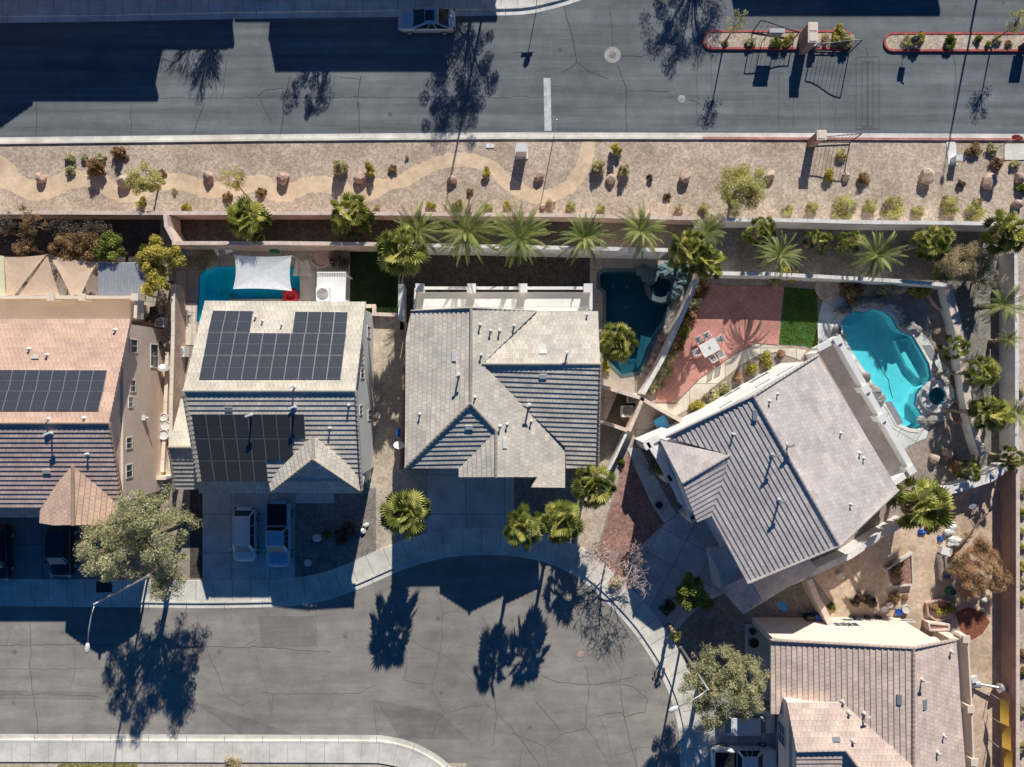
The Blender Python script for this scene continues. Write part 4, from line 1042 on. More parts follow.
# ---------------------------------------------------------------- houses just beyond the top of the frame (their shadows lie on the street)
def plain_house(label, x0, x1, y0, y1, ridge_h, eave, mats, wall, ext=None):
    h = House(label, Vector(((x0+x1)/2, (y0+y1)/2, 0))); ym = (y0+y1)/2; V = Vector
    h.slope([V((x0, y0, eave)), V((x1, y0, eave)), V((x1, ym, ridge_h)), V((x0, ym, ridge_h))], 0)
    h.slope([V((x1, y1, eave)), V((x0, y1, eave)), V((x0, ym, ridge_h)), V((x1, ym, ridge_h))], 0)
    h.cap(V((x0, ym, ridge_h)), V((x1, ym, ridge_h)))
    b = MB(); b.prism([(x0+.4, y0+.4), (x1-.4, y0+.4), (x1-.4, y1-.4), (x0+.4, y1-.4)], 0, eave-.1)
    gable_wall(b, (x0+.6, y0+.4, eave-.1), (x0+.6, y1-.4, eave-.1), (x0+.6, ym, ridge_h-.2), eave-.3); gable_wall(b, (x1-.4, y0+.4, eave-.1), (x1-.4, y1-.4, eave-.1), (x1-.4, ym, ridge_h-.2), eave-.3)
    if ext: ext(h, b)
    h.roof([mats, mats, mats, 'fascia'], mats); h.w = b.build('wall', wall, h.t)
    n = max(2, int((x1-x0)/4))
    for i in range(n):
        x = x0+(x1-x0)*(i+.5)/n; h.window((x, y0+.4, 4.4), R(-90), 1.3, 1.1)
        h.window((x, y0+.4, 1.5), R(-90), 1.6, 1.3)
    return h
def extA(h, b):
    V = Vector; xc, hw = -46.5, 7.9; yf = 33.2
    h.slope([V((xc+hw, yf, 5.6)), V((xc+hw, 41, 5.6)), V((xc, 41, 9.4)), V((xc, yf, 9.4))], 0)
    h.slope([V((xc-hw, yf, 5.6)), V((xc-hw, 41, 5.6)), V((xc, 41, 9.4)), V((xc, yf, 9.4))], 0)
    b.prism([(xc-hw+.4, yf+.4), (xc+hw-.4, yf+.4), (xc+hw-.4, 41), (xc-hw+.4, 41)], 0, 5.5)
    gable_wall(b, (xc-hw+.4, yf+.4, 5.5), (xc+hw-.4, yf+.4, 5.5), (xc, yf+.4, 9.1), 5.3)
    b.prism([(-28, 38.5), (-22, 38.5), (-22, 46), (-28, 46)], 0, 6.0)
plain_house('house with peach roof across the upper street, above the top left corner', -38.8, -27.8, 34.6, 45.7, 8.0, 6.2, 't_peach', 'cream', extA)
h = plain_house('house with brown roof across the upper street, left of the parked silver sedan', -27.4, -21.4, 39.1, 46.7, 7.0, 6.2, 't_brown', 'cream')
def extB(h, b):  # unseen set-back wings, added to keep the upper sidewalk in shade
    V = Vector
    for x0, x1 in ((-21.3, -17.0), (-4.0, .8)):
        h.slope([V((x0, 41.3, 6.2)), V((x1, 41.3, 6.2)), V((x1, 44.7, 7.4)), V((x0, 44.7, 7.4))], 0)
        b.prism([(x0+.3, 41.6), (x1-.3, 41.6), (x1-.3, 48), (x0+.3, 48)], 0, 6.1)
plain_house('house with grey roof across the upper street, above the parked silver sedan', -17.9, -3.4, 37.1, 48.7, 7.9, 6.2, 't_grey', 'tan_st', extB)
plain_house('house with mauve roof beyond the gated entry, above the top right edge', 20.9, 38.2, 41.8, 53.8, 7.9, 6.2, 't_mauve', 'cream')

# ================================================================== WALLS AND FENCES
def wall(label, pts, h, mat='blk', cap='blk_cap', w=.22, name='block_wall', cat='wall', cw=.30, z0=0, closed=False, grp=None):
    """pts in photo px measured on the cap (height h)"""
    L = [P2(q[0], q[1], h) for q in pts]; c = Vector(L[0]).lerp(Vector(L[-1]), .5)
    t = thing(name, label, cat, (L[0][0], L[0][1], 0), grp)
    b = MB(); ribbon(b, L, -w/2, w/2, h-.07, 0, z0); b.build('wall_body', mat, t)
    b = MB(); ribbon(b, L, -cw/2, cw/2, h, 0, h-.068); joints(b, L, -cw/2, cw/2, h+.003, 1.2, 1, .015); b.build('wall_cap', [cap, 'joint'], t)
    return t
wall('long pink-tan block wall along the lower edge of the gravel verge', [(-200, 212.5), (0, 212.5), (160, 213), (330, 213), (560, 215), (700, 218.5)], 1.8)
wall('pale rendered wall below the gravel verge on the right', [(726, 219.5), (780, 220), (860, 222), (960, 223), (1006, 224)], 2.4, 'blk_w', 'blk_w')
wall('short pink block wall at the corner between the first two back yards', [(165, 214), (166, 226), (175, 243)], 2.3, 'blk_cap', 'blk_cap')
wall('pink-tan block wall behind the solar house back yard', [(172, 243), (280, 243), (372, 244), (402, 244.5)], 2.7)
wall('pale grey capped wall behind the palm row of the middle house', [(402, 245), (480, 246), (600, 248.5), (668, 250)], 3.5, 'blk_w', 'blk_w')
wall('pale capped wall behind the brick patio and turquoise pool', [(706, 273), (770, 274), (830, 277), (900, 281), (948, 285)], 2.0, 'blk_w', 'blk_w')
wall('curved pinkish retaining wall right of the turquoise pool', smooth_line([(948, 285), (951, 300), (956, 318), (960, 335), (963, 352), (966, 380), (970, 405), (976, 430), (984, 455)], 3), 1.3, 'blk_w', 'blk_cap', .5, cw=.7)
wall('long grey wall between the dark teal pool and the brick patio', [(697, 279), (688, 302), (676, 330), (662, 360), (643, 394)], 2.0, 'blk_w', 'blk_w', cw=.34)
wall('pale tall wall along the right side from the corner palm down', [(1016, 252), (1017, 340), (1017, 400), (1017, 452)], 1.9, 'blk_w', 'blk_w')
wall('tall brown wall along the right side of the garden', [(1018, 462), (1018, 560), (1018, 640), (1018, 800)], 1.9, 'blk_d', 'blk_cap')
wall('rough pale wall between the pool yard and the garden', [(946, 491), (966, 486), (990, 478), (1008, 466)], 1.5, 'blk_w', 'blk_w', .5, cw=.7)
wall('pale wall along the lower side of the large angled house', [(792, 582), (822, 569), (850, 556), (880, 536), (908, 521)], 1.7, 'blk_w', 'blk_w', .3, cw=.5)
wall('pinkish wall stepping down from the angled house to the brown roofed house', [(810, 580), (817, 598), (824, 610), (831, 626)], 2.0, 'blk_cap', 'blk_cap', .35, cw=.45)
wall('pink block wall between the peach house and the solar house', [(173, 284), (173, 330), (171, 400), (170, 470)], 2.0, 'blk', 'cream')
wall('cream wall strip beside the peach house side yard', [(167, 352), (165, 420), (162, 472)], .5, 'cream', 'cream')
wall('short cream garden wall joining the peach house and its neighbour', [(149, 478), (166, 478)], 1.2, 'cream', 'cream')
wall('white edged low wall below the shaded lawn next to the middle house', [(350, 306), (374, 306), (374, 314), (401, 315)], .6, 'blk_cap', 'blk_cap')
wall('pale block wall between the solar house and the middle house', [(401, 284), (401, 320)], 2.0, 'grey_st', 'grey_st', .3, cw=.45)
wall('thin dark fence line on the left side of the middle house', [(404.5, 322), (403, 400), (400, 470)], 1.8, 'blk_d', 'blk_d', .12, cw=.14, name='fence', cat='fence')
wall('tan wall across the utility yard right of the middle house', [(597, 385), (618, 391), (641, 398), (660, 409), (685, 423)], 1.7, 'blk_cap', 'blk_cap')
wall('tan wall slanting down from the teal pool corner', [(643, 398), (636, 415), (629, 431)], 1.7, 'blk_cap', 'blk_cap')
wall('tan low wall closing the utility yard at its lower side', [(597, 421), (612, 425), (629, 431)], 1.6, 'blk_cap', 'blk_cap')
wall('thin white capped wall slanting beside the red gravel bed', [(627, 432), (616, 456), (603, 481)], 1.5, 'blk_w', 'white', .15, cw=.2)
wall('thin kerb line between tan gravel and the corner palms', [(590, 462), (583, 500), (576, 545)], .35, 'blk_cap', 'blk_cap', .12, cw=.15)
# white vinyl patio frame with slats beside the shade sail
# ================================================================== VEGETATION
def leaf_mesh(name, V4, tint, mat):
    """V4: (n,4,3) leaf quads"""
    n = len(V4); me = bpy.data.meshes.new(name)
    me.vertices.add(n*4); me.vertices.foreach_set('co', V4.reshape(-1).astype(np.float32))
    me.loops.add(n*4); me.loops.foreach_set('vertex_index', np.arange(n*4, dtype=np.int32))
    me.polygons.add(n); me.polygons.foreach_set('loop_start', np.arange(0, n*4, 4, dtype=np.int32))
    me.update(calc_edges=True)
    a = me.attributes.new('tint', 'FLOAT', 'FACE'); a.data.foreach_set('value', tint.astype(np.float32))
    me.materials.append(MT[mat]); return me
def leaves_at(c, size, rg, aspect=.5, flat=.5):
    n = len(c)
    d = rg.normal(size=(n, 3)); d[:, 2] *= flat; d /= np.linalg.norm(d, axis=1)[:, None]
    u = rg.normal(size=(n, 3)); s = np.cross(d, u); s /= np.linalg.norm(s, axis=1)[:, None]
    L = size*(.6+.8*rg.random(n))[:, None]; W = L*aspect
    return np.stack([c-d*L*.5, c+s*W*.5, c+d*L*.5, c-s*W*.5], axis=1)
def foliage(name, clumps, per, size, mat, seed=1, aspect=.5, flat=.6, shell=.35, vary=.22):
    rg = np.random.default_rng(seed); P_, T_ = [], []
    zmin = min(c[2]-r[2] for c, r in clumps); zmax = max(c[2]+r[2] for c, r in clumps)
    for c, r in clumps:
        d = rg.normal(size=(per, 3)); d /= np.linalg.norm(d, axis=1)[:, None]
        q = (rg.random(per)**shell)[:, None]*d
        p = np.array(c)+q*np.array(r); P_.append(p)
        base = .5+rg.normal()*vary
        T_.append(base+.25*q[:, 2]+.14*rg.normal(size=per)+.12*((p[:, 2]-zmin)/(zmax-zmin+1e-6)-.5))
    p = np.concatenate(P_); t = np.clip(np.concatenate(T_), 0, 1)
    return leaf_mesh(name, leaves_at(p, size, rg, aspect, flat), t, mat)
def crown_clumps(r, n, cr, seed, fill=.55, bottom=-.5, lump=0):
    """n clumps spread in an ellipsoid of radii r, weighted to its skin, upper side fuller"""
    rg = random.Random(seed); out = []
    while len(out) < n:
        v = Vector((rg.gauss(0, 1), rg.gauss(0, 1), rg.gauss(0, 1))).normalized()
        if v.z < bottom: continue
        f = fill+(1-fill)*rg.random()
        az = math.atan2(v.y, v.x); f *= 1+lump*math.sin(3*az+seed)*.6+lump*math.sin(5*az+2*seed)*.5
        s = cr*rg.uniform(.6, 1.25)
        out.append(((v.x*r[0]*f, v.y*r[1]*f, v.z*r[2]*f), (s, s, s*.7)))
    return out
def mesh_obj(name, me, parent=None, loc=(0, 0, 0)):
    o = bpy.data.objects.new(name, me); COL.objects.link(o); o.location = loc
    if parent is not None: o.parent = parent
    return o
# ---- palms
def fan_crown(seed, n=30, blade=.44, mat='l_fan', old=.2):
    rg = random.Random(seed); q4, tt = [], []
    for i in range(n):
        f = (i+.5)/n; az = i*2.399+rg.uniform(-.25, .25); el = R(78-105*f+rg.uniform(-8, 8)); L = .20+.42*math.sin(min(1, f*1.6)*1.57)+rg.uniform(-.12, .14)
        d = Vector((math.cos(az)*math.cos(el), math.sin(az)*math.cos(el), math.sin(el)))
        s = Vector((-math.sin(az), math.cos(az), 0)); tip = d*L+Vector((0, 0, -.04*f))
        nn = s.cross(d)*-1
        if nn.z < 0: nn = -nn
        tilt = rg.uniform(-.75, .75); s2 = (s*math.cos(tilt)+nn*math.sin(tilt)).normalized(); nn = (nn*math.cos(tilt)-s*math.sin(tilt)).normalized()
        droop = R(18+22*f); d2 = (d*math.cos(droop)-Vector((0, 0, 1))*math.sin(droop)*.8).normalized()
        w = s2*.012; q4.append([Vector((0, 0, 0))+w, tip+w, tip-w, Vector((0, 0, 0))-w]); tt.append(.35)
        br = blade*rg.uniform(.7, 1.1); base = (.66-.25*f+rg.uniform(-.3, .32)) if f < 1-old else rg.uniform(.0, .35)
        m = 13
        for j in range(m):
            a = R(-105+210*(j+.5)/m); da = R(210/m/2)*.98
            rr = br*(.72+.28*math.cos(a*.8))*rg.uniform(.88, 1.08)
            def pt(ang, rad, up): return tip+(d2*math.cos(ang)+s2*math.sin(ang))*rad+nn*up-Vector((0, 0, 1))*(rad**2)*.22
            c0 = tip; l = pt(a-da, rr*.62, -.03); r_ = pt(a+da, rr*.62, -.03); k = pt(a, rr, -.01); mid = pt(a, rr*.5, .03)
            q4.append([c0, l, k, mid]); tt.append(base+rg.uniform(-.22, .02)); q4.append([c0, mid, k, r_]); tt.append(base+rg.uniform(-.02, .25))
    return leaf_mesh('fan_crown', np.array([[tuple(v) for v in q] for q in q4]), np.clip(np.array(tt), 0, 1), mat)
def feather_crown(seed, n=38, mat='l_feather', wid=.10, up=.9):
    rg = random.Random(seed); q4, tt = [], []
    for i in range(n):
        f = (i+.5)/n; az = i*2.399+rg.uniform(-.3, .3); el = R(78-86*f+rg.uniform(-10, 10)); dr = rg.uniform(.7, 1.35)*(.5+.4*f)
        L = rg.uniform(.8, 1.2); p = Vector((0, 0, 0)); k = 15; base = .55+rg.uniform(-.25, .3)-.2*(f > .8)
        prev = p
        for j in range(k):
            t = j/(k-1); e = el-dr*1.5*t*t-.25*t
            d = Vector((math.cos(az)*math.cos(e), math.sin(az)*math.cos(e), math.sin(e))); prev = p; p = p+d*L/k
            s = Vector((-math.sin(az), math.cos(az), 0)); nn = d.cross(s)
            if nn.z < 0: nn = -nn
            q4.append([prev+s*.007, p+s*.007, p-s*.007, prev-s*.007]); tt.append(min(1, base+.2))
            if j < 2: continue
            ll = wid*math.sin(math.pi*(.12+.8*t))*rg.uniform(.85, 1.15)
            for sg in (-1, 1):
                for h2 in (0, .5):
                    b0 = prev.lerp(p, h2); tip = b0+(s*sg*.62+d*.78-Vector((0, 0, .25))+nn*.15).normalized()*ll
                    q4.append([b0-d*.006, b0.lerp(tip, .5)-d*.014, tip, b0.lerp(tip, .5)+d*.014]); tt.append(base+rg.uniform(-.12, .12))
    return leaf_mesh('feather_crown', np.array([[tuple(v) for v in q] for q in q4]), np.clip(np.array(tt), 0, 1), mat)
FANS = [fan_crown(s, n=30+3*(s % 3)) for s in (1, 2, 3, 4)]
FANS_S = [fan_crown(s, n=22, blade=.42, old=.25) for s in (5, 6)]
FEA = [feather_crown(s, 46+5*(s % 3), wid=.10+.015*(s % 2)) for s in (1, 2, 3, 4)]
FEA_S = [feather_crown(s, 30, wid=.17) for s in (7, 8)]
def skirt(seed):
    rg = np.random.default_rng(seed); n = 900; a = rg.random(n)*6.283; z = -.1-1.1*rg.random(n); r = (.9-.45*np.abs(z+.2))*(.5+.5*rg.random(n))
    p = np.stack([r*np.cos(a), r*np.sin(a), z], axis=1); d = np.stack([np.cos(a)*.4, np.sin(a)*.4, -np.ones(n)], axis=1)+.3*rg.normal(size=(n, 3)); d /= np.linalg.norm(d, axis=1)[:, None]
    s = np.cross(d, rg.normal(size=(n, 3))); s /= np.linalg.norm(s, axis=1)[:, None]; L = .32
    return leaf_mesh('dead_fronds', np.stack([p-d*L*.5, p+s*.04, p+d*L*.5, p-s*.04], axis=1), rg.random(n)*.6, 'l_sand')
SKIRTS = [skirt(1), skirt(2)]
def trunk_mesh(seed):
    b = MB(); n = 12
    pts = [(0.02*math.sin(i*1.3+seed), .02*math.cos(i*1.7+seed), i/n) for i in range(n+1)]
    b.tube(pts, [.19-.06*i/n+(.012 if i % 2 else 0) for i in range(n+1)], 10)
    o = b.build('trunk', 'pbark', smooth=True); me = o.data; bpy.data.objects.remove(o); return me
TRUNKS = [trunk_mesh(i) for i in range(3)]
def palm(px, py, h, s, kind, label, seed, lean=(0, 0), grp=None, trunk_w=1.0):
    """px,py: centre of the crown in the photo, h: its height, lean: base offset in metres"""
    c = P(px, py, h); base = Vector((c.x+lean[0], c.y+lean[1], 0)); rg = random.Random(seed)
    t = thing('fan_palm' if kind[:3] == 'fan' else 'feather_palm', label, 'palm tree', base, grp)
    tr = mesh_obj('trunk', TRUNKS[seed % 3], t); v = Vector((c.x, c.y, h))-base
    tr.rotation_euler = v.to_track_quat('Z', 'Y').to_euler(); tr.scale = (trunk_w, trunk_w, v.length)
    me = {'fan': FANS, 'fans': FANS_S, 'fea': FEA, 'feas': FEA_S}[kind]; me = me[seed % len(me)]
    cr = mesh_obj('crown', me, t, v); cr.scale = (s*rg.uniform(.92, 1.06), s*rg.uniform(.92, 1.06), s*(1.15 if kind[:3] == 'fan' else .95)); cr.rotation_euler = (rg.uniform(-.2, .2), rg.uniform(-.2, .2), rg.uniform(0, 6.28))
    if kind == 'fan' and h > 3.5: sk = mesh_obj('dead_fronds', SKIRTS[seed % 2], t, v); sk.scale = (s*.62, s*.62, s*.8); sk.rotation_euler = (0, 0, seed*2.1)
    return t
k = 0
for px, py, h, s, kind, label, lean in (
 (247, 220, 3.2, 1.95, 'fan', 'fan palm on the strip behind the solar house pool', (0, 0)),
 (350, 214, 3.2, 1.8, 'fan', 'round fan palm overhanging the pink wall behind the white patio cover', (0, 0)),
 (401, 251, 7.0, 2.25, 'fan', 'tall fan palm with shaggy skirt between the solar house and the middle house', (.0, 0)),
 (419, 231, 3.6, 2.5, 'fea', 'feather palm directly behind the tall shaggy fan palm', (0, 0)),
 (468, 231, 3.9, 3.0, 'fea', 'largest feather palm in the row behind the middle house', (0, 0)),
 (521, 237, 3.6, 2.9, 'fea', 'feather palm above the centre of the white balcony of the middle house', (0, 0)),
 (583, 238, 3.5, 2.5, 'fea', 'feather palm at the upper left corner of the dark teal pool yard', (0, 0)),
 (641, 232, 3.4, 2.4, 'fea', 'feather palm above the round dark spa', (0, 0)),
 (706, 233, 3.0, 2.0, 'feas', 'small feather palm behind the paired fan palms at the long grey wall', (0, 0)),
 (688, 250, 5.2, 1.8, 'fan', 'left fan palm of the pair at the top of the long grey wall', (.4, 0)),
 (708, 262, 5.0, 1.6, 'fan', 'right fan palm of the pair at the top of the long grey wall', (0, 0)),
 (762, 232, 3.0, 1.5, 'fans', 'fan palm behind the brick patio next to the pale feather palm', (0, 0)),
 (778, 256, 3.8, 2.1, 'fea', 'feather palm leaning over the wall behind the brick patio', (0, 0)),
 (818, 240, 2.6, 1.25, 'fans', 'small round fan palm in the shaded strip', (0, 0)),
 (850, 241, 2.4, 1.2, 'fans', 'small yellowish fan palm beside the big pale feather palm', (0, 0)),
 (875, 255, 3.8, 2.3, 'fea', 'big pale feather palm above the turquoise pool', (0, 0)),
 (934, 242, 3.2, 1.6, 'fan', 'fan palm with leaning trunk above the curved wall', (-1.4, -.2)),
 (1008, 232, 4.2, 1.9, 'fan', 'fan palm at the upper right corner of the walls', (0, 0)),
 (1001, 305, 3.2, 1.9, 'feas', 'feather palm on the right strip beside the pale wall', (0, 0)),
 (1007, 340, 2.0, 1.0, 'feas', 'small feather palm against the pale right wall', (0, 0)),
 (955, 347, 2.4, 1.3, 'fans', 'fan palm on the curved retaining wall beside the turquoise pool', (0, 0)),
 (984, 372, 3.2, 1.45, 'fan', 'fan palm with visible leaning trunk level with the spa', (-2.0, -.1)),
 (991, 413, 3.3, 1.6, 'fan', 'yellow-green fan palm with leaning trunk right of the spa', (-2.0, .1)),
 (1014, 413, 3.0, 1.5, 'feas', 'grey-green feather palm at the pale wall beside the yellow-green fan palm', (0, 0)),
 (1013, 458, 2.6, 1.15, 'fans', 'fan palm at the lower end of the pale right wall', (0, 0)),
 (971, 470, 1.9, 1.1, 'fans', 'small fan palm above the rough pale wall', (0, 0)),
 (923, 506, 4.6, 2.5, 'fan', 'broad fan palm at the lower corner of the angled house balcony', (0, 0)),
 (617, 343, 5.0, 1.75, 'fan', 'single fan palm at the edge of the dark teal pool', (0, 0)),
 (405, 514, 6.4, 2.15, 'fan', 'solitary fan palm beside the front sidewalk between the solar house and the middle house', (0, 0)),
 (524, 529, 7.5, 1.75, 'fan', 'leftmost of the three front fan palms of the middle house', (0, 0)),
 (562, 522, 7.2, 2.0, 'fan', 'middle one of the three front fan palms of the middle house', (0, 0)),
 (594, 486, 5.4, 2.0, 'fan', 'rightmost of the three front fan palms, beside the white capped wall', (0, 0)),
 (676, 636, 2.6, .55, 'fans', 'tiny straw-coloured palm at the base of the right street lamp', (0, 0))):
    k += 1; palm(px, py, h, s, kind, label, k, lean)

# ---- broadleaf trees
def limb_mesh(b, start, ends, r0, r1, mi=0, seed=1):
    rg = random.Random(seed)
    for e in ends:
        s = Vector(start); e = Vector(e); m = s.lerp(e, .5)+Vector((rg.uniform(-.2, .2), rg.uniform(-.2, .2), .25))
        b.tube([s, m, e], [r0, (r0+r1)/2, r1], 6, mi)
def tree(px, py, hc, r, nclump, per, cr, size, mat, label, seed, name='tree', base_off=(0, 0), trunk_r=.2, bottom=-.35, lump=.12, fill=.5, vary=.22, aspect=.5, cat='tree', shell=.35, world=None, gnd=0, lobes=None):
    c = P(px, py, hc) if world is None else Vector((*world, hc))
    base = Vector((c.x+base_off[0], c.y+base_off[1], gnd))
    t = thing(name, label, cat, base); cl = crown_clumps(r, nclump, cr, seed, fill, bottom, lump) if not lobes else [((q[0]+lb[0], q[1]+lb[1], q[2]+lb[2]), s_) for i, lb in enumerate(lobes) for q, s_ in crown_clumps(lb[3:6], lb[6], cr, seed+i, fill, bottom, lump)]
    off = c-base
    b = MB(); rg = random.Random(seed); fork = Vector((off.x*.6, off.y*.6, max(.3, off.z-r[2]*.75)))
    b.tube([(0, 0, 0), fork*.5, fork], [trunk_r*1.3, trunk_r, trunk_r*.8], 9)
    ends = [Vector(q[0])+off for q in rg.sample(cl, min(len(cl), 14))]
    limb_mesh(b, fork, ends, trunk_r*.5, trunk_r*.12, 0, seed)
    o = b.build('trunk', 'bark', smooth=True); o.parent = t
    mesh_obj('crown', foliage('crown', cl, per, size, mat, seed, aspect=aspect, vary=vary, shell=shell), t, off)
    return t
tree(134, 544, 7.4, (4.3, 4.5, 2.5), 0, 165, .58, .20, 'l_pine', 'large olive-green tree overhanging the sidewalk by the left street lamp', 4, lump=.15, trunk_r=.25, vary=.13, aspect=.26, shell=.55,
     lobes=[(-2.9, -.3, -.8, 1.7, 1.8, 2.6, 34), (.9, 2.3, .2, 1.9, 1.8, 3.2, 40), (2.5, .9, -.1, 1.5, 1.8, 3.0, 32), (1.8, -1.4, -.4, 1.7, 1.5, 3.0, 30), (1.9, -3.4, -1.2, 1.3, 1.2, 2.2, 20), (-.9, -.9, .2, 1.7, 1.9, 3.2, 36), (-1.3, 1.3, -.6, 1.1, 1.0, 1.8, 14)])
tree(721, 687, 5.0, (3.5, 3.8, 2.2), 0, 190, .50, .18, 'l_pine', 'broad olive-green tree over the white cars at the lower right', 9, lump=.1, trunk_r=.22, vary=.11, aspect=.26, shell=.55,
     lobes=[(-.2, 1.9, .2, 1.9, 1.6, 1.7, 40), (1.9, .7, .3, 1.6, 1.8, 1.7, 40), (-1.7, .1, -.1, 1.4, 1.9, 1.5, 34), (-.6, -2.2, -.5, 1.5, 1.4, 1.3, 26), (1.9, -1.2, -.2, 1.3, 1.3, 1.3, 24), (.4, -.4, .5, 1.5, 1.6, 1.6, 30)])
tree(741, 189, 2.3, (2.1, 2.0, 1.4), 60, 330, .5, .14, 'l_mesq', 'pale green shrubby tree on the gravel verge above the wall corner', 12, trunk_r=.12, lump=.1, aspect=.3)
tree(145, 178, 2.2, (1.4, 1.2, .8), 34, 170, .42, .15, 'l_mesq', 'small bright green tree with forked shadow on the left of the verge', 15, trunk_r=.07, aspect=.35)
tree(233, 178, 2.2, (1.05, .9, .55), 22, 110, .38, .12, 'l_yel', 'thin yellowish young tree leaning over the winding path', 17, base_off=(.9, -1.6), trunk_r=.05, aspect=.3)
tree(737, 23, 3.4, (.85, .9, .9), 16, 55, .36, .13, 'l_mesq', 'young pale tree standing on the left traffic island', 18, trunk_r=.06, aspect=.3, bottom=-.9, gnd=.1)
tree(1020, 22, 3.2, (1.0, 1.1, .9), 18, 60, .38, .13, 'l_mesq', 'young pale tree at the right end of the long traffic island', 19, trunk_r=.06, aspect=.3, bottom=-.9, gnd=.1)
tree(160, 256, 2.8, (1.7, 1.3, 1.1), 34, 260, .46, .15, 'l_yel', 'yellow-green tree at the corner of the peach house back yard', 21, trunk_r=.1, lump=.2, vary=.25)
tree(156, 278, 2.6, (1.2, 1.5, 1.0), 28, 260, .46, .15, 'l_yel', 'golden-green tree beside the grey ribbed patio roof', 22, trunk_r=.1, lump=.15, vary=.25)
tree(110, 248, 2.6, (1.2, 1.1, 1.0), 22, 260, .46, .15, 'l_green', 'green bushy tree just above the grey ribbed patio roof', 23, trunk_r=.1)
tree(69, 249, 2.6, (1.4, 1.1, 1.0), 26, 260, .46, .14, 'l_brown', 'russet tree above the middle of the tan shade sails', 24, trunk_r=.1)
tree(90, 246, 2.7, (1.0, 1.1, 1.0), 20, 260, .46, .14, 'l_brown', 'orange-brown tree between the russet tree and the green bushy tree', 25, trunk_r=.1)
tree(32, 225, 2.4, (.95, 1.1, .8), 18, 70, .4, .13, 'l_brown', 'pinkish-brown tree half in shadow near the top left wall', 26, trunk_r=.08)
tree(26, 248, 2.4, (1.1, .7, .7), 16, 80, .36, .13, 'l_brown', 'rusty low tree above the left shade sail', 27, trunk_r=.08)
tree(6, 232, 2.2, (1.1, 1.4, .9), 18, 70, .42, .14, 'l_dark', 'dark bare-looking tree at the left edge behind the long wall', 28, trunk_r=.08)
tree(66, 226, 1.6, (1.6, .9, .7), 20, 60, .42, .13, 'l_dark', 'dark shaded shrub mass just below the long wall', 29, trunk_r=.06)
tree(98, 228, 1.5, (1.5, .9, .7), 20, 60, .42, .13, 'l_dark', 'dark shaded bush below the long wall, above the green bushy tree', 30, trunk_r=.06)
tree(965, 262, 2.0, (2.4, 1.5, 1.1), 60, 260, .5, .14, 'l_sand', 'wide dry grey-brown shrub tree above the curved retaining wall', 31, trunk_r=.1, aspect=.25)
tree(986, 280, 1.8, (1.2, 1.6, .9), 26, 100, .45, .12, 'l_sand', 'dry twiggy tree at the right end of the wide grey-brown shrub tree', 32, trunk_r=.07, aspect=.25)
tree(945, 271, 1.2, (1.1, .7, .7), 14, 90, .35, .12, 'l_green', 'dark green bush at the left foot of the wide dry shrub tree', 33, trunk_r=.05)
tree(978, 568, 1.6, (2.4, 2.4, 1.0), 110, 300, .42, .2, 'l_dry', 'large dry orange brushy mound in the garden beside the brown wall', 34, trunk_r=.08, aspect=.14, lump=.25, shell=.6)
tree(691, 592, 1.8, (1.1, 1.4, 1.1), 36, 240, .45, .16, 'l_green', 'dark green conifer-like tree in the shaded yard next to the angled driveway', 35, trunk_r=.1)
tree(660, 459, 1.3, (.9, 1.7, .8), 26, 80, .4, .14, 'l_green', 'dark hedge-like tree under the porch beam of the angled house', 36, trunk_r=.06)
# trees across the upper street, only their shadows and lowest twigs reach the picture
tree(0, 0, 5.4, (3.3, 3.6, 2.8), 90, 260, .62, .15, 'l_mesq', 'weeping street tree beside the upper street lamp across the upper street', 41, world=(-2.6, 35.2), trunk_r=.16, aspect=.3, bottom=-.9)
tree(0, 0, 4.4, (2.0, 1.9, 1.8), 36, 180, .45, .14, 'l_mesq', 'small weeping tree across the upper street, left of the parked sedan', 42, world=(-15.4, 32.9), trunk_r=.08, aspect=.3, bottom=-.9)
tree(0, 0, 5.0, (3.6, 3.0, 2.2), 70, 200, .6, .15, 'l_mesq', 'spreading tree across the upper street above the manhole', 43, world=(16.4, 39.6), trunk_r=.15, aspect=.3)

# ---- bare trees
def bare(px, py, hgt, spread, label, seed, depth=5, r=.07, kids=4, world=None, gnd=0, lean=(0, 0)):
    p = P(px, py, 0) if world is None else Vector((*world, 0)); p.z = gnd
    t = thing('bare_tree', label, 'tree', p); rg = random.Random(seed); bt, bc = MB(), MB()
    def grow(a, d, L, rr, lv):
        e = a+d*L; m = a.lerp(e, .5)+Vector((rg.uniform(-.06, .06), rg.uniform(-.06, .06), 0))*L
        (bt if lv < 2 else bc).tube([a, m, e], [rr, rr*.8, rr*.6], 5 if lv < 2 else 3, cap=False)
        if lv >= depth: return
        for i in range(kids if lv > 0 else kids+1):
            q = (d+Vector((rg.gauss(0, .55)*spread, rg.gauss(0, .55)*spread, rg.uniform(-.15, .35)))).normalized()
            grow(a.lerp(e, rg.uniform(.45, 1)), q, L*rg.uniform(.6, .85), max(.014, rr*.62), lv+1)
    grow(Vector((0, 0, 0)), Vector((lean[0], lean[1], 1)).normalized(), hgt*.36, r, 0)
    for b, n in ((bt, 'trunk'), (bc, 'branches')): b.build(n, 'twig').parent = t
    return t
bare(606, 562, 5.6, 1.6, 'leafless pale-twigged tree on the red gravel beside the angled driveway', 3, 6, .10, 3)
bare(0, 0, 5.6, .8, 'leafless pinkish tree across the upper street near the top left', 8, 5, .08, 4, world=(-24.6, 33.4))
bare(0, 0, 4.4, .8, 'smaller leafless pinkish tree left of its bigger neighbour across the upper street', 9, 4, .06, 4, world=(-29.2, 32.8))
bare(693, 650, 1.2, 1.2, 'small leafless pinkish bush against the broad tree by the right lamp', 10, 4, .03, 4)
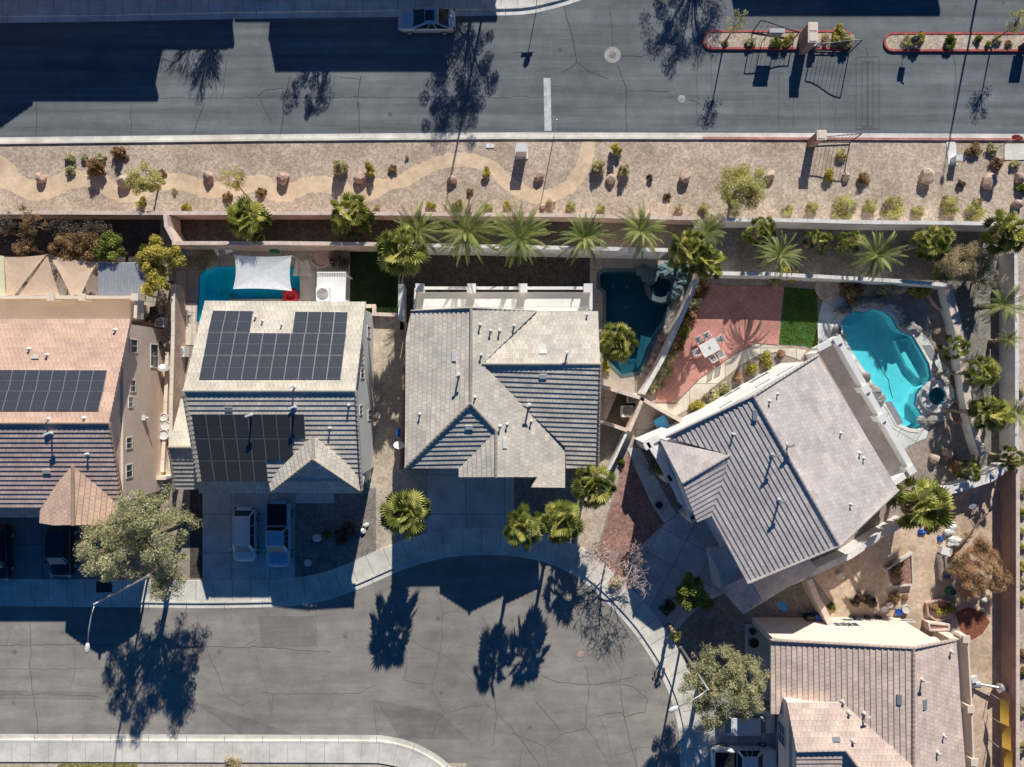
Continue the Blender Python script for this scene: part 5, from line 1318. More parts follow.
# ---- shrubs
def shrub_mesh(mat, seed, n=18, per=110, size=.2, rz=.55, aspect=.5, fill=.35):
    return foliage('shrub', crown_clumps((.78, .78, .62*rz/.55), n, .36, seed, fill, -.3), per, size, mat, seed, aspect=aspect)
SH = {
 'olive': [shrub_mesh('l_pine', s) for s in (1, 2)], 'yellow': [shrub_mesh('l_yel', s, 14, 100) for s in (3, 4)], 'brown': [shrub_mesh('l_brown', s) for s in (5,)],
 'dark': [shrub_mesh('l_dark', s) for s in (6,)], 'green': [shrub_mesh('l_green', s) for s in (7, 8)], 'wisp': [shrub_mesh('l_mesq', s, 22, 60, .26, .5, .16, .5) for s in (9, 10)],
 'sand': [shrub_mesh('l_sand', s, 14, 80, .25, .5, .18) for s in (11,)], 'orange': [shrub_mesh('l_dry', s) for s in (12,)]}
def shrub(px, py, rp, kind, label, grp=None, z=0, hz=1.0, seed=[0]):
    if (px, py) in ((341, 169), (371, 170), (615, 150), (598, 168), (624, 171), (98, 169), (119, 153)): hz = 2.0
    seed[0] += 1; s = rp*S; c = P(px, py, s*.4); o = mesh_obj('shrub', SH[kind][seed[0] % len(SH[kind])], None, (c.x, c.y, z+s*.35*hz))
    o.scale = (s*1.12, s*1.12, s*1.1*hz); o.rotation_euler = (0, 0, seed[0]*1.7)
    return tag(o, label, 'shrub', grp)
g = 'shrubs on the gravel verge'
for q in (
 (70, 159, 5.5, 'olive', 'round olive shrub, leftmost in the upper row of the verge'), (85, 158, 4, 'olive', 'small dark olive shrub, second from left in the upper row of the verge'), (101, 158, 5, 'olive', 'olive shrub, third from left in the upper row of the verge'),
 (119, 153, 6, 'brown', 'brown shrub at the right end of the left upper row of the verge'), (125, 157, 3.5, 'brown', 'little brown shrub touching the brown shrub of the upper row'), (98, 169, 8, 'brown', 'largest brown-olive shrub of the left cluster on the path edge'), (91, 172, 4, 'olive', 'small olive shrub at the left side of the largest brown-olive shrub'),
 (70, 171, 5, 'olive', 'olive shrub just below the leftmost one'), (142, 202, 5.5, 'yellow', 'yellow-green shrub below the small bright green tree'), (187, 207, 5, 'yellow', 'golden shrub right above the long wall'), (162, 173, 4, 'brown', 'brown shrub right of the small bright green tree'),
 (175, 191, 3.5, 'sand', 'flat dry tuft below the path near the small bright green tree'), (22, 207, 3, 'olive', 'tiny olive tuft near the long wall at the far left'), (228, 197, 5, 'brown', 'brown shrub below the thin yellowish young tree'), (261, 192, 5, 'brown', 'brown-olive shrub on the path right of the thin young tree'),
 (341, 169, 7.5, 'olive', 'larger of two olive shrubs with long shadows, left of a pink boulder'), (371, 170, 6.5, 'yellow', 'yellow-olive shrub with long shadow, right of a pink boulder'), (393, 169, 4.5, 'brown', 'small brown shrub at the upper path edge'), (407, 158, 3, 'sand', 'dry tuft on the verge above the path rise'),
 (486, 173, 5.5, 'yellow', 'golden shrub on the path where it crests'), (470, 192, 3.5, 'brown', 'small brown shrub in the gravel above the largest feather palm'), (377, 207, 4, 'sand', 'sandy tuft between the round fan palm and the feather palm row'), (431, 206, 5, 'yellow', 'yellowish shrub poking above the first feather palm'),
 (458, 205, 5, 'brown', 'russet shrub above the left side of the largest feather palm'), (488, 207, 4.5, 'yellow', 'yellowish shrub between the largest feather palm and the next one'), (507, 205, 5, 'yellow', 'olive-yellow shrub above the central feather palm'), (551, 204, 5.5, 'sand', 'dry yellow grass tuft beside the small boulder on the wall edge'),
 (571, 207, 6, 'wisp', 'wispy green tuft above the feather palm of the pool yard'), (601, 208, 4.5, 'wisp', 'wispy tuft between two feather palms right of the path end'), (615, 150, 6, 'yellow', 'golden shrub at the top of the group of three near the path end'), (598, 168, 6.5, 'olive', 'olive shrub at the left of the group of three near the path end'),
 (624, 171, 5.8, 'olive', 'olive shrub at the right of the group of three near the path end'), (650, 178, 4, 'dark', 'dark brown shrub alone right of the group of three'), (667, 196, 4, 'dark', 'dark brown shrub alone halfway to the wall'), (679, 208, 5, 'sand', 'dry tuft left of the pale green shrubby tree'),
 (704, 208, 6, 'wisp', 'grey-green wispy shrub under the left side of the pale green shrubby tree'), (788, 210, 6, 'wisp', 'narrow wispy shrub right of the pale green shrubby tree'), (812, 208, 7, 'wisp', 'wispy green shrub at the end of the gate pillar shadow'), (845, 208, 13, 'wisp', 'widest wispy green shrub by the pale wall'),
 (870, 206, 8, 'wisp', 'wispy shrub right of the widest one'), (893, 207, 12, 'wisp', 'broad wispy grey-green shrub in the middle of the right verge'), (918, 212, 7, 'wisp', 'low wispy shrub above the leaning fan palm'), (951, 206, 10, 'wisp', 'wispy shrub left of the sign shadow'), (946, 200, 4, 'brown', 'small brown tuft in the wispy shrub left of the sign shadow'),
 (975, 212, 10, 'wisp', 'wispy shrub at the foot of the sign shadow'), (978, 202, 4, 'brown', 'small brown shrub at the sign shadow'), (842, 155, 6, 'wisp', 'wispy green shrub inside the lower gate shadow'), (829, 175, 6.5, 'yellow', 'yellow shrub inside the lower gate shadow'),
 (863, 178, 7, 'orange', 'orange-brown shrub right of the lower gate shadow'), (974, 150, 7, 'brown', 'round brown-green shrub beside the white pad'), (992, 149, 5.5, 'olive', 'olive shrub between the round brown-green shrub and the concrete slab'), (997, 163, 6.5, 'brown', 'brown-green shrub at the foot of the red sign'),
 (1015, 165, 5, 'olive', 'olive shrub under the concrete slab at the right edge'), (961, 184, 4.5, 'dark', 'small dark shrub left of the large pink boulder'), (1021, 188, 7, 'green', 'dark green shrub cut by the right edge above the reddish rock')):
    shrub(*q, grp=g)
g = 'shrubs on the traffic islands'
for q in ((725, 43, 3.5, 'olive', 'small olive shrub under the young tree of the left island'), (750, 43, 5, 'olive', 'olive shrub on the left island beside the entry kiosk'), (776, 43, 6.5, 'green', 'dark green shrub under the iron gate on the left island'), (787, 41, 6.5, 'yellow', 'yellow-green shrub next to the gate pillar'),
 (826, 40, 5.5, 'sand', 'dry shrub just right of the gate pillar'), (838, 34, 8, 'yellow', 'yellowish shrub on the round end of the left island'), (845, 41, 8, 'olive', 'olive shrub at the tip of the left island'), (907, 41, 6, 'wisp', 'wispy shrub by the camera post on the right island'), (917, 40, 7.5, 'yellow', 'yellow-green shrub next to the camera post'),
 (949, 39, 6.5, 'green', 'tall dark green shrub in the middle of the right island'), (949, 45, 5.5, 'green', 'lower half of the dark green shrub pair on the right island'), (978, 40, 4.5, 'green', 'small green shrub right of the lamp shadow on the right island'), (988, 45, 3.5, 'green', 'tiny dark shrub near the lower kerb of the right island'),
 (997, 40, 4.5, 'olive', 'small olive shrub near the right end of the right island'), (1008, 44, 3.5, 'brown', 'tiny brown shrub near the right end of the right island')):
    shrub(*q, grp=g, z=.1)
for q in ((790, 275, 10, 'yellow', 'yellow-green shrub hanging over the wall at the artificial lawn'), (775, 281, 7, 'olive', 'olive shrub at the wall beside the brick patio corner'), (852, 291, 12, 'brown', 'dark reddish shrub in the bed above the turquoise pool'), (885, 291, 10, 'olive', 'olive shrub in the bed above the turquoise pool'),
 (919, 292, 10, 'yellow', 'yellow-olive shrub near the curved steps'), (700, 290, 9, 'brown', 'russet vine clump at the top of the long grey wall'), (694, 302, 8, 'olive', 'olive creeper beside the brick patio near the top'), (690, 315, 8, 'brown', 'brown creeper mid way along the long grey wall'),
 (684, 330, 9, 'green', 'green creeper left of the white patio table'), (676, 345, 9, 'brown', 'brown creeper left of the patio chairs'), (668, 358, 10, 'sand', 'dry sandy creeper by the long grey wall'), (663, 370, 10, 'olive', 'olive creeper low on the long grey wall'), (655, 385, 9, 'olive', 'green-brown creeper at the lower end of the long grey wall'),
 (698, 406, 8, 'yellow', 'yellow-green shrub at the lower end of the strip along the white wall'), (712, 396, 7, 'olive', 'olive shrub in the strip along the white wall'), (724, 389, 7, 'olive', 'low green shrub in the strip along the white wall'), (738, 378, 6, 'orange', 'dry orange tuft in the strip along the white wall'), (752, 369, 7, 'yellow', 'yellow tuft in the strip along the white wall'),
 (766, 360, 8, 'yellow', 'bright green-yellow shrub in the strip near the artificial lawn'), (780, 354, 5, 'orange', 'reddish tuft at the top of the strip along the white wall'), (606, 366, 6, 'yellow', 'light green shrub below the single fan palm at the pool'), (957, 466, 8, 'orange', 'dry orange shrub at the end of the pool yard'), (948, 455, 6, 'sand', 'dry brown tuft in the pool yard corner'),
 (340, 537, 8, 'dark', 'dark maroon shrub in the shaded front gravel'), (326, 534, 5, 'green', 'dark green shrub next to the blue and white rock ornament'), (349, 530, 8, 'dark', 'dark purple shrub in the shaded front gravel'), (622, 462, 5, 'green', 'small green shrub at the foot of the slanting wall'), (617, 580, 9, 'sand', 'dry grass tuft at the kerb end of the red gravel'),
 (668, 608, 8, 'dark', 'dark brown grass tuft beside the angled driveway'), (708, 604, 6, 'green', 'small green shrub below the conifer-like tree'), (943, 610, 8, 'yellow', 'bright variegated shrub in the round planter'), (951, 606, 6, 'green', 'dark green shrub at the right of the round planter'), (932, 606, 6, 'orange', 'dry flowering shrub at the left of the round planter'),
 (894, 570, 8, 'brown', 'brown plants inside the raised wooden bed'), (901, 563, 5, 'green', 'green plants inside the raised wooden bed'), (862, 543, 5, 'green', 'green plant at the foot of the pale wall in the garden'), (880, 536, 5, 'green', 'bright leafy plant near the lit end of the pale wall'), (842, 557, 5, 'brown', 'brown plant at the foot of the pale wall in the garden'),
 (832, 606, 5, 'green', 'green plant beside the stepped pinkish wall'), (895, 598, 6, 'brown', 'potted brown plant above the bright side wall'), (905, 597, 4, 'orange', 'dry potted plant above the bright side wall'), (857, 600, 7, 'dark', 'dark shaded plant above the bright side wall'), (870, 602, 7, 'dark', 'dark plant right beside the shaded plant above the bright side wall'),
 (232, 763, 9, 'sand', 'dry yellow tuft on the yard below the lower sidewalk')):
    shrub(*q)
g = 'shrubs beyond the right wall'
for i, q in enumerate(((1021, 392, 4, 'olive', 'shrub beyond the right wall, level with the spa'), (1022, 492, 5, 'olive', 'shrub beyond the brown wall, level with the rough pale wall'), (1022, 512, 5, 'yellow', 'yellowish shrub beyond the brown wall, level with the broad fan palm'), (1021, 532, 4.5, 'olive', 'shrub beyond the brown wall, just above the dry orange mound'),
 (1022, 547, 5, 'yellow', 'shrub beyond the brown wall, level with the top of the dry orange mound'), (1022, 567, 5, 'yellow', 'shrub beyond the brown wall, level with the middle of the dry orange mound'), (1022, 583, 4.5, 'olive', 'shrub beyond the brown wall, level with the foot of the dry orange mound'), (1022, 600, 5, 'yellow', 'shrub beyond the brown wall, level with the green hose'),
 (1023, 655, 5, 'brown', 'russet shrub beyond the brown wall, level with the roof top of the brown house'), (1023, 672, 5, 'brown', 'brown shrub beyond the brown wall, level with the fallen heater'), (1023, 710, 6, 'olive', 'shrub beyond the brown wall, level with the top of the gold tarp'), (1023, 747, 7, 'olive', 'largest shrub beyond the brown wall, level with the lower gold tarp'))):
    shrub(*q, grp=g)
# ---- grass
def grass(name, poly, n, size, mat, z, seed, label):
    rg = np.random.default_rng(seed); lp = [P2(*q) for q in poly]
    xs, ys = [q[0] for q in lp], [q[1] for q in lp]; pts = []
    while len(pts) < n:
        x, y = rg.uniform(min(xs), max(xs)), rg.uniform(min(ys), max(ys)); ins = False
        for i in range(len(lp)):
            a, c = lp[i], lp[(i+1) % len(lp)]
            if (a[1] > y) != (c[1] > y) and x < (c[0]-a[0])*(y-a[1])/(c[1]-a[1])+a[0]: ins = not ins
        if ins: pts.append((x, y, z+rg.uniform(.01, .06)))
    p = np.array(pts); o = mesh_obj(name, leaf_mesh(name, leaves_at(p, size, rg, .3, 1.2), rg.random(n), mat)); o['kind'] = 'stuff'; o['label'] = label; o['category'] = 'grass'
grass('grass', [(58, 763), (138, 763), (138, 775), (58, 775)], 9000, .10, 'l_mesq', 0, 1, 'short green grass below the lower sidewalk')
grass('grass', [(785, 288), (821, 291), (816, 300), (817, 350), (806, 345), (780, 343)], 9000, .09, 'l_green', .02, 2, 'bright green artificial turf beside the brick patio')
grass('grass', [(351, 249), (397, 249), (397, 313), (351, 313)], 5000, .10, 'l_lawn', .0, 3, 'dark lawn in the shade under the tall shaggy palm')

# ================================================================== ROCKS
def boulder(px, py, rp, label, mat='rock', seed=1, z=0, name='boulder', grp='boulders on the gravel verge'):
    s = rp*S*.85; c = P(px, py, s*.5); rg = random.Random(seed); b = MB()
    bm = bmesh.new(); bmesh.ops.create_icosphere(bm, subdivisions=2, radius=1)
    pl = [(Vector((rg.gauss(0, 1), rg.gauss(0, 1), rg.gauss(0, .8))).normalized(), rg.uniform(.62, .9)) for _ in range(9)]
    for v in bm.verts:
        for n, d in pl:
            e = v.co.dot(n)-d
            if e > 0: v.co -= n*e
    me = bpy.data.meshes.new('boulder'); bm.to_mesh(me); bm.free(); me.materials.append(MT[mat])
    o = mesh_obj(name, me, None, (c.x, c.y, z+s*.45)); o.scale = (s*1.25, s*1.05, s*1.0); o.rotation_euler = (rg.uniform(-.3, .3), rg.uniform(-.3, .3), rg.uniform(0, 6))
    return tag(o, label, 'rock', grp)
for i, q in enumerate(((41, 178, 6, 'pinkish boulder at the far left of the verge beside the path'), (124, 181, 8, 'large wedge-shaped boulder left of the small bright green tree', 'rock2'), (208, 177, 7, 'pinkish boulder between the two small verge trees'), (283, 178, 7.5, 'pale pink boulder right of the thin yellowish young tree'),
 (360, 178, 7, 'pink boulder between the two olive shrubs with long shadows'), (452, 180, 5.5, 'pink boulder at the end of the upper lamp shadow'), (539, 176, 6, 'reddish boulder just right of the white utility box'), (611, 179, 5.5, 'tan boulder under the group of three shrubs', 'rock2'),
 (685, 177, 7, 'pink boulder alone in the middle of the verge'), (770, 175, 6, 'pale boulder behind the pale green shrubby tree', 'rock2'), (543, 206, 3.5, 'small orange-pink boulder on the wall edge'), (926, 177, 9, 'large tan boulder between the lower gate and the white pad', 'rock2'),
 (990, 181, 8.5, 'large pink boulder below the brown-green shrub'), (1020, 178, 6, 'pink boulder cut by the right edge'), (1017, 204, 6, 'dark reddish boulder near the corner palm'), (846, 177, 5, 'small pale boulder at the edge of the lower gate shadow', 'rock2'))):
    boulder(q[0], q[1], q[2], q[3], q[4] if len(q) > 4 else 'rock', 10+i)
for i, q in enumerate(((308, 563, 4, 'small pale rock in the shaded front gravel', 'conc'), (311, 516, 3.5, 'grey rock near the front walk', 'grey_gravel'), (363, 531, 3.5, 'pale round rock beside the dark maroon shrub', 'conc'), (366, 525, 3.5, 'pale round rock above its twin beside the dark maroon shrub', 'conc'),
 (938, 330, 5, 'orange-pink boulder inside the curved retaining wall', 'rock'), (902, 289, 6, 'dark reddish boulder in the bed above the turquoise pool', 'rock'), (935, 458, 6, 'pinkish boulder near the balcony end', 'rock2'), (948, 453, 6, 'brown boulder beside the dry tuft in the pool yard', 'rock'), (889, 632-27, 4, 'pale stone among the pots', 'rock2'))):
    boulder(q[0], q[1], q[2], q[3], q[4], 40+i, grp=None)
b = MB(); c = P(317, 538, .3); b.sphere((c.x, c.y, .3), (.42, .36, .34), 0, 10, 6, .05, 3); b.sphere((c.x-.3, c.y-.25, .15), (.3, .25, .2), 1, 8, 5, .1, 4); b.sphere((c.x+.15, c.y-.4, .1), (.25, .18, .12), 2, 8, 5, .1, 5)
tag(b.build('garden_ornament', ['white_paint', 'dark', 'redpl'], loc=(c.x, c.y, 0), smooth=True), 'round white garden ornament with red and black base in the shaded front gravel', 'ornament')
# ================================================================== VEHICLES
def car(px, py, yaw, kind, paint, label, length=4.75, width=1.84, name='parked_car', cat='car', shade=False, bedcol='bed', z=0, sunroof=False):
    """built along +x (front at +x), then turned to yaw"""
    L, W = length, width; c = P(px, py, .8); t = thing(name, label, cat, (c.x, c.y, z), 'parked vehicles'); t.rotation_euler = (0, 0, yaw)
    K_ = {'sedan': dict(hood=.92, belt=.98, deck=1.02, roof=1.46, w0=.23, r0=.02, r1=-.22, w1=-.40),
          'suv': dict(hood=1.02, belt=1.08, deck=1.08, roof=1.66, w0=.24, r0=.10, r1=-.40, w1=-.46),
          'hatch': dict(hood=1.0, belt=1.04, deck=1.06, roof=1.58, w0=.30, r0=.17, r1=-.37, w1=-.45),
          'pickup': dict(hood=1.12, belt=1.16, deck=1.16, roof=1.80, w0=.255, r0=.15, r1=-.09, w1=-.12)}[kind]
    def hw(x):      # half width along the body, rounded nose and tail in plan
        u = abs(x)/(L/2); return W/2*(1-.30*max(0, (u-.74)/.26)**2.4)*(1-.03*(u > .999))
    def top(x):
        u = x/L
        if u > K_['w0']: return K_['belt']-(K_['belt']-K_['hood'])*min(1, (u-K_['w0'])/.1)-.30*max(0, (u-.42)/.08)**2
        if u < K_['w1']: return K_['deck']-.22*max(0, (-u-.44)/.06)**2
        return K_['belt']
    xs = [L*q for q in (-.5, -.49, -.465, -.42, -.36, -.28, -.18, -.05, .08, .18, .25, .30, .36, .41, .45, .475, .49, .5)]
    b = MB(); rings = []
    for x in xs:
        w, z1 = hw(x), top(x); e = .18*max(0, (abs(x)/(L/2)-.95)/.05)
        rings.append([(x, -w*.93, .22+e*.4), (x, -w*.995, .42), (x, -w, .70), (x, -w*.975, z1-.10), (x, -w*.86, z1-.01), (x, -w*.45, z1+.035), (x, 0, z1+.045),
                      (x, w*.45, z1+.035), (x, w*.86, z1-.01), (x, w*.975, z1-.10), (x, w, .70), (x, w*.995, .42), (x, w*.93, .22+e*.4)])
    m = len(rings[0]); vs = [v for r in rings for v in r]; fs = []
    bedspan = (-.475*L, -.15*L) if kind == 'pickup' else None
    for i in range(len(rings)-1):
        for j in range(m-1): fs.append((i*m+j, (i+1)*m+j, (i+1)*m+j+1, i*m+j+1))
        fs.append((i*m+m-1, (i+1)*m+m-1, (i+1)*m, i*m))
    fs += [tuple(range(m)), tuple((len(rings)-1)*m+j for j in range(m))[::-1]]
    b.add(vs, fs, 0)
    def par(o): o.parent = t; return o
    par(b.build('body', paint, smooth=True))
    # cabin
    zb, zr = K_['belt']-.02, K_['roof']; xa, xr0, xr1, xc = L*(K_['w0']+.015), L*K_['r0'], L*K_['r1'], L*(K_['w1']-.01)
    wb, wt = W/2*.93, W/2*.79
    B_ = [(xa, -wb*.82, zb), (xa-.25, -wb, zb), (xc+.15, -wb, zb), (xc, -wb*.86, zb), (xc, wb*.86, zb), (xc+.15, wb, zb), (xa-.25, wb, zb), (xa, wb*.82, zb)]
    T_ = [(xr0, -wt*.80, zr-.05), (xr0-.12, -wt, zr-.03), (xr1+.08, -wt, zr-.03), (xr1, -wt*.86, zr-.06), (xr1, wt*.86, zr-.06), (xr1+.08, wt, zr-.03), (xr0-.12, wt, zr-.03), (xr0, wt*.80, zr-.05)]
    def gq(i, j, sh=.0, mat='cglass', nm='window'):
        q = [Vector(B_[i]), Vector(B_[j]), Vector(T_[j]), Vector(T_[i])]; cc = sum(q, Vector((0, 0, 0)))/4
        b = MB(); b.add(q, [(0, 1, 2, 3)]); par(b.build(nm, mat))
    gq(7, 0, mat='cgsee' if shade else 'cglass', nm='windscreen'); gq(3, 4, nm='rear_window'); gq(1, 2, nm='side_window'); gq(5, 6, nm='side_window')
    b = MB()
    for i, j in ((0, 1), (2, 3), (4, 5), (6, 7)): b.add([B_[i], B_[j], T_[j], T_[i]], [(0, 1, 2, 3)])
    cen = [(x*1.0, y, z) for x, y, z in T_]; ix = (xr0+xr1)/2
    inn = [(ix+(x-ix)*.9, y*.82, zr+.0) for x, y, z in T_]
    b.add(cen+inn, [(i, (i+1) % 8, 8+(i+1) % 8, 8+i) for i in range(8)]+[tuple(range(8, 16))])
    for sy in (-1, 1):
        for f in (.36, .66): 
            x0, x1 = xa-.25+(xc+.15-xa+.25)*f, xr0-.12+(xr1+.08-xr0+.12)*f
            b.tube([(x0, sy*(wb+.005), zb), (x1, sy*(wt+.005), zr-.04)], .035, 5)
    if kind in ('suv', 'hatch'):
        for sy in (-1, 1): b.tube([(xr0-.2, sy*wt*.93, zr+.02), (xr1+.2, sy*wt*.93, zr+.02)], .022, 5)
    par(b.build('roof', paint))
    if sunroof:
        b = MB(); b.box((ix+.15, 0, zr+.012), (.75, .85, .02)); par(b.build('sunroof', 'cglass'))
    if bedspan:
        x0, x1 = bedspan; b = MB(); b.box(((x0+x1)/2, 0, K_['deck']+.055), (x1-x0, W*.82, .03)); par(b.build('truck_bed', bedcol))
        b = MB()
        for sy in (-1, 1): b.box(((x0+x1)/2, sy*W*.445, K_['deck']+.07), (x1-x0+.05, .07, .09))
        b.box((x0-.02, 0, K_['deck']+.06), (.07, W*.86, .09)); par(b.build('bed_rail', paint))
    for sx in (.31, -.30):
        for sy in (-1, 1):
            wh = MB(); yc = sy*(W/2-.10); a = Vector((L*sx, yc-.11, .33)); e = Vector((L*sx, yc+.11, .33)); wh.tube([a, e], .33, 18)
            w_ = par(wh.build('wheel', 'rubber')); r_ = MB(); r_.tube([a-Vector((0, .012, 0)), e+Vector((0, .012, 0))], .21, 14); q = r_.build('rim', 'alum'); q.parent = w_
    for sy in (-1, 1):
        b = MB(); b.box((L*.468, sy*W*.36, K_['hood']-.22), (.22, .34, .14), sy*-.35); par(b.build('headlight', 'lens'))
        b = MB(); b.box((-L*.478, sy*W*.37, K_['deck']-.22), (.14, .28, .18), sy*.3); par(b.build('tail_light', 'tail'))
        b = MB(); b.box((xa-.28, sy*(W/2+.09), K_['belt']+.06), (.14, .20, .14)); par(b.build('side_mirror', paint))
    b = MB(); b.box((L*.495, 0, .52), (.06, W*.55, .2)); par(b.build('grille', 'dark'))
    b = MB(); b.tube([(L*.484, -W*.30, K_['hood']-.05), (L*.497, 0, K_['hood']-.06), (L*.484, W*.30, K_['hood']-.05)], .012, 4); par(b.build('hood_edge', 'dark'))
    return t
car(426.5, 19.5, R(180), 'sedan', 'car_silver', 'silver sedan with a sunroof parked at the upper kerb in shadow', 4.8, sunroof=True)
car(245, 534.5, R(-90), 'hatch', 'car_white', 'white hatchback nosed toward the street in the solar house driveway', 4.55, 1.85, shade=True, z=.07)
car(279, 534, R(-90), 'pickup', 'car_blue', 'pale blue pickup truck with black bed cover beside the white hatchback', 5.5, 1.95, 'pickup_truck', 'truck', True, z=.07)
car(61, 550, R(-90), 'suv', 'car_black', 'black car half under the pink gabled porch of the peach house', 4.5, 1.85, shade=True, z=.07)
car(-2, 553, R(-90), 'suv', 'car_black', 'dark car cut by the left edge of the picture', 4.6, 1.85, z=.07)
car(748, 722, R(0), 'hatch', 'car_white', 'white car partly hidden under the broad olive-green tree', 4.5, 1.82, shade=True, z=.07)
car(744, 759, R(0), 'pickup', 'car_white', 'white pickup truck parked at the bottom edge next to the white car', 5.4, 1.95, 'pickup_truck', 'truck', z=.07)

# ================================================================== STREET FURNITURE
def lamp(base, h, arm, label, seed=1):
    """base world xy, arm: world vector (xy) to the lamp head"""
    t = thing('street_lamp', label, 'street lamp', (base[0], base[1], .12)); o = Vector((base[0], base[1], 0)); a = Vector((arm[0], arm[1], 0))
    b = MB(); b.lathe([(.16, .12), (.16, .2), (.10, .45), (.075, .6)], o, 10); b.tube([o+Vector((0, 0, .1)), o+Vector((0, 0, h*.5)), o+Vector((0, 0, h))], [.10, .085, .065], 10); b.lathe([(.09, 0), (.09, .08), (.02, .12)], o+Vector((0, 0, h)), 8); b.build('pole', 'steel', t, smooth=True)
    p0 = o+Vector((0, 0, h-.05)); b = MB(); b.tube([p0, p0+a*.25+Vector((0, 0, .28)), p0+a*.6+Vector((0, 0, .42)), p0+a+Vector((0, 0, .40))], [.05, .045, .04, .035], 8); b.build('arm', 'steel', t, smooth=True)
    e = p0+a*1.08+Vector((0, 0, .38)); d = a.normalized(); b = MB()
    yaw = math.atan2(d.y, d.x); m = Matrix.Rotation(yaw, 3, 'Z')
    ls = MB(); ls.sphere((0, 0, 0), (.42, .19, .10), 0, 12, 6); ls.v = [tuple(m @ Vector(v)+e+d*.15) for v in ls.v]; ls.build('lamp_head', 'white_paint', t, smooth=True)
q = P(88, 647, 7.9); w = P(94.5, 604, 7.6); bs = P(151, 574, 0)
lamp((w.x, w.y), 7.6, (q.x-w.x, (q.y-w.y)*.9), 'left street lamp with curved arm over the cul-de-sac')
q = P(675, 708, 8.5); w = P(708, 689.5, 8.2)
lamp((w.x, w.y), 8.2, ((q.x-w.x)*.92, (q.y-w.y)*.92), 'right street lamp with curved arm above the broad olive-green tree')
lamp((-2.4, 31.6), 8.9, (-.3, -2.2), 'street lamp on the upper sidewalk by the weeping tree casting a long thin shadow')
lamp((39.6, 34.3), 8.4, (-.3, -1.8), 'street lamp beyond the top edge whose shadow crosses the right traffic island')
def post_sign(px, py, h, r, mat, label, name, shape='octagon', yaw=0, side=None):
    p = P(px, py, 0); t = thing(name, label, 'sign', (p.x, p.y, 0)); b = MB(); b.tube([p, p+Vector((0, 0, h))], .035, 6); b.build('pole', 'steel', t)
    n = 8 if shape == 'octagon' else (20 if shape == 'round' else 4); b = MB(); d = Vector((math.cos(yaw), math.sin(yaw), 0)); s = Vector((-d.y, d.x, 0)); c = p+Vector((0, 0, h-r))+d*.05
    vs = []
    for o in (0, .02):
        for j in range(n):
            a = 2*math.pi*(j+.5)/n; vs.append(c+d*o+s*math.cos(a)*r+Vector((0, 0, math.sin(a)*r)))
    b.add(vs, [tuple(range(n)), tuple(range(n, 2*n))[::-1]]+[(i, (i+1) % n, n+(i+1) % n, n+i) for i in range(n)]); b.build('sign_plate', mat, t); return t
post_sign(997, 148, 2.7, .42, 'redpl', 'dark red octagonal sign on a post near the concrete slab', 'stop_sign', yaw=R(62))
t = post_sign(536, 12, 2.7, .30, 'ltblue', 'blue round sign on a post at the upper kerb return', 'road_sign', 'round', R(-70))
p = P(536, 12, 2.5); b = MB(); b.box((p.x, P(536, 12, 0).y, 2.1), (.95, .05, .22), R(5)); b.build('name_plate', 'blue', t)
p = P(554, 136, 0); t = thing('marker_post', 'slim metal post at the lower kerb beside the white road line', 'post', (p.x, p.y, 0)); b = MB(); b.tube([p, p+Vector((0, 0, 3.5))], .035, 6); b.build('pole', 'steel', t); b = MB(); b.sphere(p+Vector((0, 0, 3.5)), .09, 0, 8, 5); b.build('cap', 'steel', t)
# utility boxes, pads
def ubox(px, py, w, d, h, label, mat='white_paint', pad=.12, name='utility_box'):
    p = P(px, py, 0); t = thing(name, label, 'utility box', (p.x, p.y, 0))
    b = MB(); b.box((p.x, p.y, .05), (w+pad*2, d+pad*2, .1)); b.build('concrete_pad', 'conc', t)
    b = MB(); b.box((p.x, p.y, .1+h/2), (w, d, h)); b.box((p.x, p.y, .1+h+.02), (w+.06, d+.06, .05)); b.build('cabinet', mat, t)
    b = MB(); b.box((p.x, p.y-d/2-.012, .1+h*.5), (w*.42, .02, h*.8)); b.build('cabinet_door', mat, t); return t
ubox(521.5, 154, .85, .62, 1.45, 'tall white utility cabinet on a pad beside the lower kerb')
p = P(951, 155, 0); t = thing('utility_box', 'small white service box on a long white concrete pad right of the big boulder', 'utility box', (p.x, p.y, 0))
b = MB(); b.prism([P2(946, 142), P2(955, 142), P2(957, 165), P2(948, 165)], 0, .06); b.build('concrete_pad', 'white', t)
b = MB(); q = P(953, 161, 0); b.box((q.x, q.y, .42), (.5, .42, .75)); b.box((q.x, q.y, .82), (.56, .48, .06)); b.build('cabinet', 'white_paint', t)
b = MB(); b.prism([P2(1004, 144), P2(1060, 144), P2(1060, 160), P2(1004, 160)], 0, .07); o = b.build('concrete_pad', 'walk2', loc=P(1020, 152)); o['kind'] = 'structure'
b = MB(); b.prism([P2(486, 144), P2(490, 144), P2(490, 148), P2(486, 148)], 0, .07); b.prism([P2(490.6, 144), P2(494, 144), P2(494, 148), P2(490.6, 148)], 0, .07); tag(b.build('valve_box', 'white', loc=P(490, 146)), 'pair of small white valve lids in the verge above the path crest', 'valve box')
